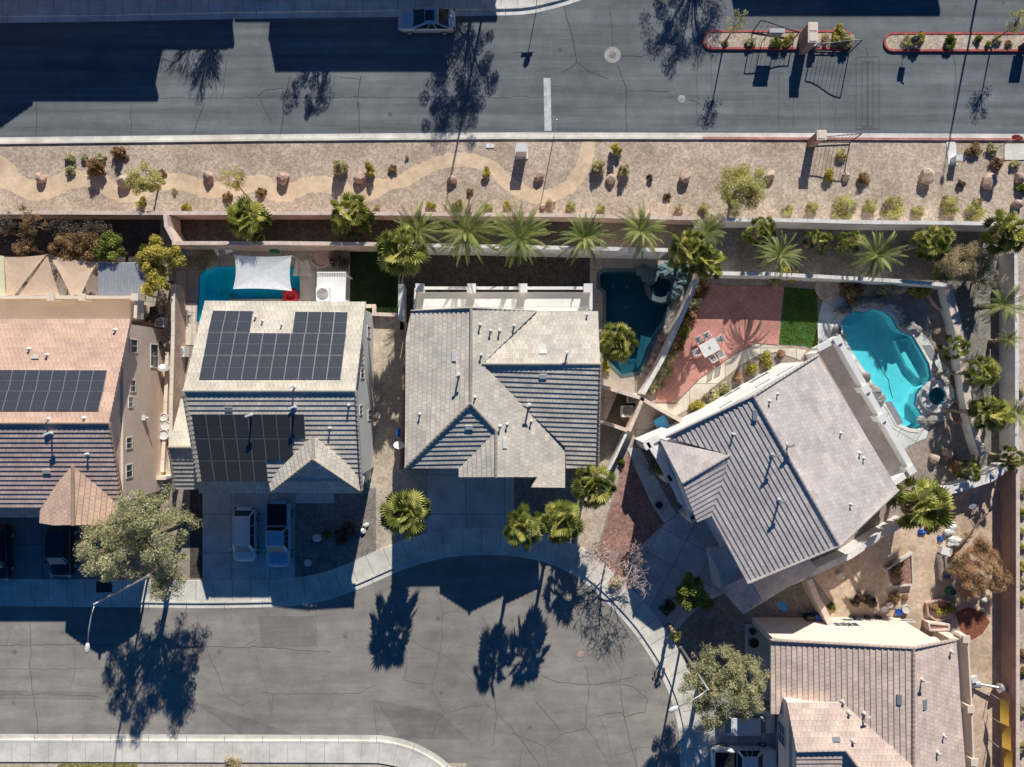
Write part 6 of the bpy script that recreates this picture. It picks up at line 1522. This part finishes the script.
# gate pillars and iron gates
def pillar(px, py, h, label, two=False):
    p = P(px, py, 0); t = thing('gate_pillar', label, 'pillar', (p.x, p.y, .1)); b = MB(); n = 2 if two else 1
    for i in range(n):
        y = p.y+.42-.84*i if two else p.y
        b.box((p.x, y, h/2), (.62, .62 if not two else .80, h))
    b.build('shaft', 'blk_d', t)
    for i in range(n):
        y = p.y+.42-.84*i if two else p.y
        b = MB(); b.box((p.x, y, h+.06), (.80, .80, .12)); b.box((p.x, y, h+.13), (.6, .6, .05)); b.build('cap', 'pink_st', t)
pillar(802, 45, 2.0, 'twin capped brick pillar on the left traffic island', True)
pillar(811, 143.5, 1.9, 'single capped brick pillar at the lower kerb')
def gate(a, c, h0, h1, label, n=9):
    """a hinge side, c free end (ground px); the top rail sweeps from h0 up to h1"""
    A_, C_ = P(*a), P(*c); t = thing('iron_gate', label, 'gate', (A_.x, A_.y, .05)); b = MB()
    def hh(u): return h0+(h1-h0)*(3*u*u-2*u**3)
    for k in range(12):
        u0, u1 = k/12, (k+1)/12; b.tube([A_.lerp(C_, u0)+Vector((0, 0, hh(u0))), A_.lerp(C_, u1)+Vector((0, 0, hh(u1)))], .042, 5)
    b.tube([A_+Vector((0, 0, .15)), C_+Vector((0, 0, .15))], .042, 5)
    for q in (A_, C_): b.tube([q+Vector((0, 0, .06)), q+Vector((0, 0, h0 if q is A_ else h1))], .05, 5)
    b.build('gate_frame', 'iron', t)
    b = MB()
    for k in range(1, n): q = A_.lerp(C_, k/n); b.tube([q+Vector((0, 0, .15)), q+Vector((0, 0, hh(k/n)))], .016, 4)
    b.build('gate_bars', 'iron', t)
gate((811, 52), (849, 53), 1.45, 2.2, 'iron gate leaf swung over the round end of the left traffic island')
gate((793, 40), (752, 33), 1.3, 2.0, 'iron gate leaf swung back over the left traffic island by the kiosk')
gate((815, 143.5), (850, 142), 1.6, 1.95, 'iron gate leaf open along the lower kerb')
# entry kiosk: tall frame with a hooded panel
p = P(768, 43, 0); t = thing('entry_kiosk', 'black framed entry kiosk with grey panel on the left traffic island', 'kiosk', (p.x, p.y, .1)); b = MB()
for sx in (-.58, .58): b.tube([(p.x+sx, p.y, .1), (p.x+sx, p.y, 1.9)], .04, 5)
b.tube([(p.x-.58, p.y, 1.15), (p.x+.58, p.y, 1.15)], .04, 5); b.tube([(p.x-.58, p.y, 1.9), (p.x+.58, p.y, 1.9)], .04, 5); b.build('frame', 'iron', t)
b = MB(); b.box((p.x, p.y, 1.62), (1.15, .22, .75)); b.box((p.x, p.y, 2.02), (1.25, .34, .06)); b.build('panel', 'steel', t)
p = P(905, 47, 0); t = thing('camera_post', 'black post with a bent arm and small box on the right traffic island', 'post', (p.x, p.y, .1)); b = MB()
b.tube([p+Vector((0, 0, .1)), p+Vector((0, 0, 1.5)), p+Vector((.28, 0, 1.75)), p+Vector((.5, -.1, 1.75))], .045, 6); b.build('pole', 'iron', t); b = MB(); b.box(p+Vector((.1, 0, 1.35)), (.5, .3, .55)); b.build('box', 'dark', t)
p = P(1020, 50, 0); t = thing('sign_board', 'dark low board at the right end of the long traffic island', 'sign', (p.x, p.y, .1)); b = MB(); b.box(p+Vector((0, 0, .95)), (.9, .25, 1.2)); b.build('board', 'dark', t); b = MB(); b.box(p+Vector((0, 0, .22)), (.5, .2, .3)); b.build('post', 'iron', t)
p = P(812, 48, 0); t = thing('gate_motor', 'small grey-blue gate motor box beside the twin pillar', 'box', (p.x, p.y, .1)); b = MB(); b.box(p+Vector((0, 0, .45)), (.45, .5, .75)); b.build('housing', 'steel', t); b = MB(); b.box(p+Vector((.3, -.1, .5)), (.2, .15, .25)); b.build('arm', 'iron', t)

# ================================================================== BACK YARDS
def sail(label, corners, mat, sag=.35, poles=(), cat='shade sail', curve=.08):
    """fabric stretched between corner points (px,py,h), edges curve inward"""
    V = [P(*q) for q in corners]; c0 = sum(V, Vector((0, 0, 0)))/len(V); t = thing('shade_sail', label, cat, (c0.x, c0.y, 0)); n = 10; b = MB()
    for i in range(len(V)):
        a, c = V[i], V[(i+1) % len(V)]
        prev = None
        for j in range(n+1):
            u = j/n; e = a.lerp(c, u); e = e.lerp(c0, curve*4*u*(1-u))
            row = [e.lerp(c0, k/6)-Vector((0, 0, sag*.35*(1-(1-k/6)**2))) for k in range(7)]
            if prev: 
                for k in range(6):
                    f = [prev[k], row[k], row[k+1], prev[k+1]]; b.add(f, [(0, 1, 2, 3)] if (f[1]-f[0]).cross(f[2]-f[0]).z > 0 else [(3, 2, 1, 0)])
            prev = row
    me = b.build('fabric', mat, t, smooth=True)
    for q in poles: 
        s = V[q]; b = MB(); b.tube([(s.x, s.y, 0), (s.x, s.y, s.z+.1)], .05, 6); b.build('pole', 'steel', t)
    return t
sail('white four-cornered shade sail over the deep blue pool', [(234, 255, 3.1), (292, 255.5, 3.1), (292, 291, 2.7), (233, 289, 2.7)], 'cloth_w', .35, (0, 1))
sail('left tan triangular shade sail behind the peach house', [(4, 257, 2.7), (46.5, 254.5, 3.2), (14, 296, 3.3), (6, 296, 3.3)], 'cloth_t', .2, curve=.05)
sail('middle tan triangular shade sail with its peak to the top', [(47.5, 254.5, 3.2), (60, 296, 3.35), (18, 296, 3.35)], 'cloth_t', .15, (0,), curve=.06)
sail('right tan triangular shade sail next to the grey ribbed patio roof', [(49, 255, 3.15), (97.5, 262, 2.8), (81, 296, 3.3), (71, 296, 3.3)], 'cloth_t', .3, curve=.07)
sail('yellowish shade sail cut by the left edge', [(-20, 250, 2.6), (4, 256, 2.7), (6, 296, 3.2), (-20, 296, 3.2)], 'cloth_c', .1, curve=.04)
# ribbed patio roof
p = P(120, 280, 2.7); t = thing('patio_roof', 'grey ribbed metal patio roof beside the tan shade sails', 'patio roof', (p.x, p.y, 0)); b = MB()
q = [P(98, 263, 2.6), P(146, 263, 2.6), P(146, 295, 2.85), P(98, 295, 2.85)]
b.add(q+[v-Vector((0, 0, .1)) for v in q], [(3, 2, 1, 0), (4, 5, 6, 7), (0, 1, 5, 4), (1, 2, 6, 5), (2, 3, 7, 6), (3, 0, 4, 7)])
for i in range(15):
    u = (i+.5)/15; a, c = q[0].lerp(q[1], u), q[3].lerp(q[2], u); d = (c-a); m = (a+c)/2; b.box(m+Vector((0, 0, .03)), (.05, d.length, .05), 0, 0, 0, math.atan2(c.z-a.z, c.y-a.y)+math.pi)
b.build('roof_sheet', 'alum', t)
b = MB(); b.box((q[1].x-1.9, q[0].y, 2.52), (3.8, .1, .16)); b.build('beam', 'fascia', t)
for v in q: b = MB(); b.box((v.x*.998, v.y, 1.25), (.12, .12, 2.5)); b.build('post', 'fascia', t)
# white patio cover with rafters and AC unit
p = P(331, 288, 2.6); t = thing('patio_cover', 'white patio cover with rafter ends and rear wall behind the solar house', 'patio cover', (p.x, p.y, 0)); b = MB()
b.prism([P2(317, 277, 2.6), P2(346, 277, 2.6), P2(345, 302, 2.6), P2(316, 302, 2.6)], 2.45, 2.6); b.build('roof', 'white', t)
b = MB()
for i in range(17): a = P(318+i*1.7, 273.5, 2.62); b.box((a.x, a.y-.2, 2.55), (.06, .7, .12))
a = P(331.5, 272.6, 2.6); b.box((a.x, a.y, 2.55), (2.35, .1, .16)); b.build('rafters', 'white', t)
for u, v in ((318, 274), (345, 274), (318, 300), (345, 300)): a = P(u, v, 2.4); b = MB(); b.box((a.x, a.y, 1.22), (.14, .14, 2.44)); b.build('post', 'white', t)
def ac(px, py, z, label, s=.9, ht=.85):
    p = P(px, py, z); t = thing('air_conditioner', label, 'air conditioner', (p.x, p.y, z)); b = MB(); b.box((p.x, p.y, z+ht/2), (s, s, ht)); b.build('housing', 'grey_st', t)
    b = MB(); b.lathe([(s*.42, z+ht), (s*.44, z+ht+.03), (s*.38, z+ht+.05), (s*.1, z+ht+.03)], (p.x, p.y, 0), 18); b.build('fan_guard', 'boulder_g', t); return t
ac(325, 295, 2.6, 'large square air conditioner on the white patio cover', 1.05, .7)
ac(626, 411, 0, 'air conditioner with cream round fan in the utility yard', .95, .8)
ac(631, 398, 0, 'dark square pool heater above the air conditioner in the utility yard', .8, .6)
ac(164, 323, 0, 'air conditioner in the dark side yard beside the peach house', .8, .8)
ac(184, 352, 0, 'air conditioner in the gap on the left side of the solar house', .85, .8)
# red float
p = P(291, 296, 0); b = MB(); b.lathe([(.62, .02), (.72, .12), (.62, .28), (.40, .30), (.30, .2), (.3, .06)], (p.x, p.y, 0), 20); tag(b.build('pool_float', 'redpl', loc=(p.x, p.y, 0), smooth=True), 'red inflatable float at the corner of the deep blue pool', 'pool float')
p = P(288, 294, .1); 
# patio table and chairs
tc = P(709.5, 347.5, .74); yaw = R(28)
t = thing('patio_table', 'white square patio table on the red brick patio', 'table', (tc.x, tc.y, 0)); b = MB(); b.box((tc.x, tc.y, .74), (1.5, 1.15, .05), yaw); b.build('table_top', 'white_paint', t)
b = MB(); b.lathe([(.12, .765), (.12, .80), (.03, .82)], (tc.x, tc.y, 0), 12); b.build('umbrella_hole_cap', 'steel', t)
m = Matrix.Rotation(yaw, 3, 'Z')
for sx in (-.65, .65):
    for sy in (-.48, .48): v = m @ Vector((sx, sy, 0)); b = MB(); b.box((tc.x+v.x, tc.y+v.y, .37), (.05, .05, .70), yaw); b.build('leg', 'white_paint', t)
def chair(): 
    t = thing('patio_chair', 'x', 'chair', (0, 0, 0)); 
    def pp(b, n, mt='white_paint'): o = b.build(n, mt); o.parent = t
    b = MB(); b.box((0, 0, .42), (.5, .5, .03)); pp(b, 'seat', 'steel')
    b = MB(); b.tube([(-.26, .24, 0), (-.26, .24, .65), (-.26, -.26, .65), (-.26, -.3, .95), (.26, -.3, .95), (.26, -.26, .65), (.26, .24, .65), (.26, .24, 0)], .028, 5); b.tube([(-.26, -.24, 0), (-.26, -.27, .65)], .025, 5); b.tube([(.26, -.24, 0), (.26, -.27, .65)], .025, 5); pp(b, 'frame')
    b = MB()
    for i in range(6): b.box((-.2+.08*i, -.285, .70), (.045, .02, .46), 0, 0, 0, .08)
    pp(b, 'backrest'); return t
c0 = chair(); first = True
for dx, dy, a, lab in ((-.45, .98, 180, 'patio chair at the upper left of the white table, seen with its dark slatted seat'), (-1.15, .15, 262, 'patio chair at the left end of the white table'), (-.15, -.95, 5, 'patio chair at the lower left side of the white table'), (.6, -.95, 0, 'patio chair at the lower right side of the white table'), (1.15, .2, 90, 'patio chair at the right end of the white table'), (.35, .95, 185, 'patio chair at the upper right of the white table')):
    o = c0 if first else copy_tree(c0); first = False
    v = m @ Vector((dx, dy, 0)); o.location = (tc.x+v.x, tc.y+v.y, .03); o.rotation_euler = (0, 0, yaw+R(a)); tag(o, lab, 'chair', 'chairs around the white patio table')
# bins and containers
def bin_(px, py, mat, label, s=.6, h=1.0, yaw=0, name='wheelie_bin'):
    p = P(px, py, 0); t = thing(name, label, 'bin', (p.x, p.y, 0)); b = MB(); b.box((p.x, p.y, h/2), (s, s*1.1, h), yaw, taper=1.12); b.build('body', mat, t)
    b = MB(); b.box((p.x, p.y, h+.03), (s*1.2, s*1.3, .07), yaw); b.build('lid', mat, t)
    for sx in (-1, 1): b = MB(); b.tube([(p.x+sx*s*.5, p.y-s*.5, .1), (p.x+sx*s*.6, p.y-s*.5, .1)], .1, 10); b.build('wheel', 'rubber', t)
bin_(660, 423, 'ltblue', 'light blue bin standing in the triangular yard beside the angled house', .85, .6, R(30))
bin_(814, 616, 'blue', 'dark blue bin in the shade above the bright side wall', .6, 1.0)
bin_(806, 617, 'dark', 'black bin next to the dark blue bin', .6, 1.0)
bin_(402, 432, 'blue', 'blue bin in the narrow gap left of the middle house', .5, 1.0)
def dish(px, py, z, label, r=.42, mat='white_paint', az=R(80)):
    p = P(px, py, z); t = thing('satellite_dish', label, 'satellite dish', (p.x, p.y, z)); b = MB(); n = 16; vs = [Vector((0, 0, 0))]
    for k in (1, 2, 3):
        for j in range(n): a = 2*math.pi*j/n; q = k/3*r; vs.append(Vector((q*math.cos(a), q*math.sin(a)*.9, .5*q*q)))
    rot = Matrix.Rotation(az-math.pi/2, 3, 'Z') @ Matrix.Rotation(R(-48), 3, 'X')
    vs = [rot @ v+p for v in vs]; fs = [(0, 1+j, 1+(j+1) % n) for j in range(n)]+[(1+k*n+j, 1+(k+1)*n+j, 1+(k+1)*n+(j+1) % n, 1+k*n+(j+1) % n) for k in range(2) for j in range(n)]
    b.add(vs, fs); b.build('reflector', mat, t, smooth=True)
    b = MB(); b.tube([p-Vector((0, 0, .55)), p-Vector((0, 0, .05))], .03, 6); b.tube([p, p+rot @ Vector((0, -.2, .45))], .02, 5); b.build('mount', 'steel', t)
dish(399, 446, 3.2, 'white satellite dish on the left side of the middle house', .45)
dish(782, 607, 2.6, 'pale blue satellite dish below the shaded lower roof of the angled house', .45, 'ltblue')
dish(164, 369, .8, 'grey upright dish leaning on the cream wall strip beside the peach house', .5, 'steel')
def pot(px, py, r, h, mat, label, name='pot', grp=None, z=0):
    p = P(px, py, z); b = MB(); b.lathe([(r*.7, 0), (r*.95, h*.85), (r, h*.86), (r, h), (r*.85, h), (r*.8, h*.85)], (p.x, p.y, z), 14); return tag(b.build(name, mat, loc=(p.x, p.y, z), smooth=False), label, name.replace('_', ' '), grp)
pot(167, 417, .36, .55, 'white_paint', 'smallest white round tub in the peach house side yard, topmost of three', 'round_tub'); pot(168.5, 425, .42, .55, 'white_paint', 'middle white round tub in the peach house side yard', 'round_tub'); pot(167, 434, .45, .6, 'white_paint', 'largest white round tub in the peach house side yard, lowest of three', 'round_tub')
pot(157, 471, .4, .5, 'terra', 'terracotta pot on the short cream garden wall end', 'flower_pot'); pot(398, 525, .25, .45, 'conc', 'pale urn on the gravel strip near the solitary fan palm', 'urn'); pot(396, 532, .25, .35, 'conc', 'second pale urn just below its twin near the solitary fan palm', 'urn')
pot(888, 604, .24, .35, 'white_paint', 'white pot above the bright side wall', 'flower_pot'); pot(897, 611, .28, .35, 'blue', 'blue pot above the bright side wall', 'flower_pot'); pot(904, 608, .35, .35, 'conc', 'broad pale grey pot above the bright side wall', 'flower_pot'); pot(883, 608, .26, .3, 'white_paint', 'white square-looking planter beside the blue pot', 'flower_pot')
pot(940, 602, .28, .4, 'terra', 'terracotta pot at the top of the round planter', 'flower_pot'); pot(752, 641, .42, .5, 'dark', 'large dark round pot on the shaded front walk', 'flower_pot'); pot(751, 630, .28, .4, 'dark', 'small dark pot with plant above the large dark round pot', 'flower_pot')
pot(851, 617, .25, .4, 'dark', 'black pot in the shade against the bright side wall', 'flower_pot'); pot(866, 617, .25, .4, 'dark', 'black pot to the right of its twin against the bright side wall', 'flower_pot'); pot(877, 617, .22, .4, 'dark', 'rightmost black pot in the shade against the bright side wall', 'flower_pot')
pot(876, 491+14, .3, .5, 'dark', 'dark pot under the broad fan palm', 'flower_pot'); pot(658, 504, .3, .5, 'dark', 'dark pot at the front entrance of the angled house', 'flower_pot')
# raised beds
def bed(poly, h, mat, label, soil='gard'):
    lp = [P2(*q) for q in poly]; c = Vector(lp[0]); t = thing('raised_bed', label, 'planter', (c.x, c.y, 0)); b = MB(); inn = offset_closed(lp, .14); n = len(lp)
    vs = [(x, y, h) for x, y in lp]+[(x, y, h) for x, y in inn]+[(x, y, 0) for x, y in lp]+[(x, y, .1) for x, y in inn]; fs = []
    for i in range(n): j = (i+1) % n; fs += [(i, j, n+j, n+i), (i, j, 2*n+j, 2*n+i), (n+i, n+j, 3*n+j, 3*n+i)]
    b.add(vs, fs); b.build('frame', mat, t); b = MB(); tr = tessellate_polygon([[Vector((x, y, 0)) for x, y in inn]]); up = [(x, y, h-.12) for x, y in inn]; b.add(up, [flip_up(up, q) for q in tr]); b.build('soil', soil, t); return t
bed([(883, 568), (910, 551), (911, 584), (887, 586)], .45, 'fascia', 'angular wooden raised bed with brown plants in the middle of the garden', 'red_gravel')
bed([(936, 554), (942, 552), (944, 578), (938, 579)], .55, 'steel', 'narrow upright planter beside the dry orange mound', 'red_gravel')
bed([(924, 602), (936, 598), (948, 600), (954, 608), (948, 618), (934, 620), (925, 614)], .35, 'rock', 'stone-edged round planter with variegated shrubs')
bed([(922, 619), (944, 621), (944, 627), (924, 628)], .8, 'blk_cap', 'tan boxed planter against the bright side wall corner', 'red_gravel')
bed([(925, 289), (947, 289), (947, 314), (934, 308), (927, 298)], .35, 'rock2', 'curved stepped brick planter in the upper corner by the turquoise pool', 'red_gravel')
bed([(946, 374), (955, 372), (958, 388), (952, 392), (947, 384)], .3, 'rock2', 'small brick-edged palm bed near the spa', 'red_gravel')
bed([(945, 404), (953, 400), (966, 408), (966, 420), (954, 424), (948, 418)], .3, 'rock', 'pinkish brick-edged bed right of the spa', 'red_gravel')
# garden clutter
def blob(px, py, r, mat, label, name, cat, z=0, seed=1, h=.6):
    p = P(px, py, 0); b = MB()
    rg = random.Random(seed)
    for i in range(5): b.sphere((p.x+rg.uniform(-.5, .5)*r, p.y+rg.uniform(-.5, .5)*r, r*h*.5), (r*rg.uniform(.5, .8), r*rg.uniform(.5, .8), r*h*rg.uniform(.6, 1)), 0, 9, 6, .12, seed+i)
    return tag(b.build(name, mat, loc=(p.x, p.y, 0)), label, cat)
blob(949, 529, .5, 'white_paint', 'upper white sack beside the broad fan palm in the garden', 'sack', 'sack', seed=2); blob(953, 540, .5, 'white_paint', 'lower white sack in the garden', 'sack', 'sack', seed=3); blob(950, 524, .35, 'conc', 'small pale sack above the two white sacks', 'sack', 'sack', seed=4)
blob(939, 538, .28, 'blue', 'blue bundle left of the white sacks', 'bundle', 'bundle', seed=5); blob(928, 528, .35, 'terra', 'orange-red bundle at the foot of the broad fan palm', 'bundle', 'bundle', seed=6); blob(921, 531, .3, 'blue', 'dark blue bundle beside the orange-red bundle', 'bundle', 'bundle', seed=7)
p = P(946, 551, .5); b = MB(); b.box((p.x, p.y, .3), (.8, .6, .5), R(-15)); b.box((p.x, p.y, .58), (.86, .66, .05), R(-15)); tag(b.build('storage_box', 'white', loc=(p.x, p.y, 0)), 'whitish storage box above the narrow upright planter', 'box')
p = P(947, 576, .5); b = MB(); b.box((p.x, p.y, .2), (.7, .45, .35), R(10)); b.lathe([(.2, .38), (.22, .6), (.16, .6)], (p.x+.1, p.y, 0), 10); tag(b.build('water_can', 'blue', loc=(p.x, p.y, 0)), 'blue watering can on the narrow upright planter', 'watering can')
p = P(950, 591, .1); b = MB()
for i in range(5): b.tube([(p.x+(.42-.03*i)*math.cos(a)+.03*i, p.y+(.36-.02*i)*math.sin(a), .06+.05*i) for a in [2*math.pi*j/20 for j in range(21)]], .035, 5)
tag(b.build('garden_hose', 'greenpl', loc=(p.x, p.y, 0)), 'coiled green garden hose below the dry orange mound', 'hose')
p = P(971, 506, .2); b = MB(); b.box((p.x, p.y, .2), (.5, .45, .35), R(-20)); b.box((p.x, p.y, .40), (.56, .5, .05), R(-20)); tag(b.build('storage_box', 'steel', loc=(p.x, p.y, 0)), 'grey box in the shade below the rough pale wall', 'box')
p = P(840, 576, .3); b = MB(); b.box((p.x, p.y, .2), (.45, .4, .4), R(25)); b.box((p.x, p.y, .42), (.5, .45, .04), R(25)); tag(b.build('crate', 'cream', loc=(p.x, p.y, 0)), 'cream crate on the shaded garden dirt', 'crate')
p = P(985, 600, .2); b = MB(); b.sphere((p.x, p.y, .2), (.3, .25, .2), 0, 8, 5, .1, 3); tag(b.build('boulder', 'conc', loc=(p.x, p.y, 0)), 'pale stone beside the brown wall below the dry mound', 'rock')
a, c = P(953, 553, .4), P(985, 514, 1.0); b = MB(); b.tube([a, a.lerp(c, .5)+Vector((.1, .1, .1)), c], [.09, .07, .04], 7)
for k in range(4): b.tube([a.lerp(c, .55+.1*k), a.lerp(c, .6+.1*k)+Vector((.5*(-1)**k, .45, .2))], [.04, .02], 5)
tag(b.build('fallen_branch', 'bark', loc=(a.x, a.y, 0)), 'long dead branch lying from the sacks toward the rough pale wall', 'branch')
# fallen patio heater
p = P(974, 684, .3); t = thing('patio_heater', 'grey patio heater lying on its side in the strip beside the brown wall', 'heater', (p.x, p.y, 0)); b = MB()
b.tube([P(970, 684, .4), P(979, 684, .45)], .32, 14); b.build('base', 'steel', t); b = MB(); b.tube([P(979, 684, .45), P(1001, 688, .8)], [.10, .13], 10); b.build('pole', 'steel', t)
b = MB(); b.tube([P(999, 688, .8), P(1001, 688.3, .82), P(1006, 690, .85)], [.42, .40, .12], 14); b.build('reflector', 'alum', t); b = MB(); b.box(P(974, 679, .8), (.5, .5, .25), .3); b.build('control_box', 'white_paint', t)
# gold tarp hung along the wall
p = P(1006, 730, 1.4); t = thing('tarp', 'gold-yellow tarp hung in panels along the brown wall', 'tarp', (p.x, p.y, 0))
for k in range(3):
    b = MB(); y0, y1 = 698+k*24.5, 722.5+k*24.5; vs = []
    for i in range(9):
        for j in range(5): u, v = i/8, j/4; vs.append(P(1000+2*k+v*9, y0+(y1-y0)*u+v*4, 1.75-.4*(1-v)-.12*math.sin(u*math.pi)))
    b.add(vs, [(i*5+j, i*5+j+1, (i+1)*5+j+1, (i+1)*5+j) for i in range(8) for j in range(4)]); b.build('panel', 'tarp', t, smooth=True)
for yy in (699, 722, 747, 771): q = P(999, yy, 1.3); b = MB(); b.tube([(q.x, q.y, 0), (q.x, q.y, 1.35)], .03, 5); b.build('pole', 'steel', t)
# clutter near the deep blue pool
def lounger(px, py, yaw, label):
    p = P(px, py, .3); t = thing('lounge_chair', label, 'chair', (p.x, p.y, 0)); b = MB(); b.box((p.x, p.y, .35), (.6, 1.1, .06), yaw); b.build('seat', 'steel', t); m_ = Matrix.Rotation(yaw, 3, 'Z')
    v = m_ @ Vector((0, .75, .3)); b = MB(); b.box((p.x+v.x, p.y+v.y, .55), (.6, .6, .06), yaw, 0, .7); b.build('backrest', 'steel', t)
    for sx in (-.25, .25):
        for sy in (-.45, .45): v = m_ @ Vector((sx, sy, 0)); b = MB(); b.box((p.x+v.x, p.y+v.y, .16), (.05, .05, .32), yaw); b.build('leg', 'steel', t)
lounger(193, 253, R(80), 'grey lounge chair in the shaded corner left of the brush pile'); lounger(221, 253, R(-70), 'grey lounge chair in the corner right of the white post')
p = P(214, 250, 1); b = MB(); b.tube([(p.x, p.y-.3, .2), (p.x, p.y+.35, .9)], .14, 10); tag(b.build('folded_umbrella', 'white_paint', loc=(p.x, p.y, 0)), 'white folded umbrella standing between the grey lounge chairs', 'umbrella')
o = mesh_obj('brush_pile', foliage('brush_pile', crown_clumps((1.5, .9, .4), 26, .4, 77, .3, -.1), 90, .22, 'l_sand', 77, aspect=.12), None, P(203, 261, .3)); tag(o, 'grey pile of dry brush at the upper corner of the deep blue pool', 'brush pile')
o = mesh_obj('brush_pile', foliage('brush_pile', crown_clumps((1.0, .8, .4), 22, .35, 78, .3, -.1), 70, .16, 'l_dark', 78, aspect=.3), None, P(339, 262, .3)); tag(o, 'dark rubble and brush pile beside the white patio cover', 'brush pile')
b = MB(); p = P(321, 257, .1); b.lathe([(.9, 0), (.95, .18), (.8, .22), (.75, .12), (.1, .16)], (p.x, p.y, 0), 18); tag(b.build('fire_ring', 'rock', loc=(p.x, p.y, 0)), 'round earthen fire ring above the white patio cover', 'fire ring')
p = P(275, 250, .4); b = MB(); b.box((p.x, p.y, .35), (.6, .45, .7)); b.box((p.x, p.y, .73), (.66, .5, .06)); tag(b.build('storage_box', 'greenpl', loc=(p.x, p.y, 0)), 'dark green box against the wall above the white shade sail', 'box')
p = P(301, 268, .05); b = MB(); b.prism([P2(296, 260), P2(309, 260), P2(312, 276), P2(293, 276)], .05, .075); tag(b.build('half_lit_patch', 'patio_l', loc=(p.x, p.y, .05)), 'pale half-lit patch of the patio right of the white shade sail', 'mat')  # paler sheet painting the half-lit part of the patio
p = P(832, 288, .2); b = MB(); b.lathe([(1.05, 0), (1.05, .32), (.9, .36), (.1, .36)], (P(827, 288, 0).x, P(827, 288, 0).y, 0), 22); tag(b.build('round_platform', 'rock2', loc=(p.x, p.y, 0)), 'round brick platform above the artificial turf', 'platform')
p = P(930, 355, .1); b = MB(); b.prism([P2(922, 345), P2(930, 345), P2(938, 358), P2(930, 360)], .03, .10); tag(b.build('deck_cover', 'steel', loc=(p.x, p.y, 0)), 'grey slatted cover panel on the deck right of the turquoise pool', 'cover')
b = MB(); b.prism([P2(884, 402), P2(891, 401), P2(903, 423), P2(897, 425)], .03, .08); p = P(893, 412); tag(b.build('deck_cover', 'steel', loc=(p.x, p.y, 0)), 'grey slatted cover strip on the deck left of the turquoise pool', 'cover')
b = MB(); b.prism([P2(97, 581), P2(113, 581), P2(113, 592), P2(97, 592)], .121, .128); b.build('tree_pit', 'dark_soil', loc=P(105, 586))['kind'] = 'structure'
# dark clutter in the side yard of house 1
p = P(156, 330, .3); t = thing('scrap_pile', 'jumble of black frames and bins in the dark side yard of the peach house', 'scrap pile', (p.x, p.y, 0)); rg = random.Random(5)
for i, mt in enumerate(('dark', 'iron', 'steel', 'dark', 'iron', 'wood')):
    for j in range(4): b = MB(); b.box((p.x+rg.uniform(-.5, .5), p.y+rg.uniform(-1.8, 1.8), rg.uniform(.15, .8)), (rg.uniform(.1, .7), rg.uniform(.1, .9), rg.uniform(.05, .3)), rg.uniform(0, 3), 0, rg.uniform(-.5, .5)); b.build('scrap_piece', mt, t)

# ================================================================== LIGHT, SKY, CAMERA
az = math.atan2(.195, 1.0); el = R(29.6)
sd = Vector((math.sin(az)*math.cos(el), math.cos(az)*math.cos(el), math.sin(el)))
sun = bpy.data.lights.new('sun', 'SUN'); sun.energy = SUN_E; sun.angle = R(.5); sun.color = (1, .955, .87)
so = bpy.data.objects.new('sun', sun); COL.objects.link(so); so.rotation_euler = sd.to_track_quat('Z', 'Y').to_euler(); so.location = sd*80
wd_ = bpy.data.worlds.new('World'); sc.world = wd_; wd_.use_nodes = True; nt = wd_.node_tree
sky = nt.nodes.new('ShaderNodeTexSky'); sky.sky_type = 'NISHITA'; sky.sun_disc = False; sky.sun_elevation = el; sky.sun_rotation = az; sky.dust_density = .1; sky.ozone_density = 6; sky.air_density = 1.0; sky.altitude = 600
bg = nt.nodes['Background']; bg.inputs[1].default_value = SKY_E; tint = nt.nodes.new('ShaderNodeMix'); tint.data_type = 'RGBA'; tint.blend_type = 'MULTIPLY'; tint.inputs[0].default_value = 1; tint.inputs[7].default_value = (.28, 1.06, 1.6, 1)
nt.links.new(sky.outputs[0], tint.inputs[6]); nt.links.new(tint.outputs[2], bg.inputs[0])
cam = bpy.data.cameras.new('camera'); co = bpy.data.objects.new('camera', cam); COL.objects.link(co)
cam.sensor_width = 36; cam.lens = 18*H/(512*S); co.location = (0, 0, H); co.rotation_euler = (0, 0, 0); cam.clip_end = 5000; cam.clip_start = .5
sc.camera = co
sc.view_settings.view_transform = 'Standard'; sc.view_settings.look = 'None'; sc.view_settings.exposure = 0
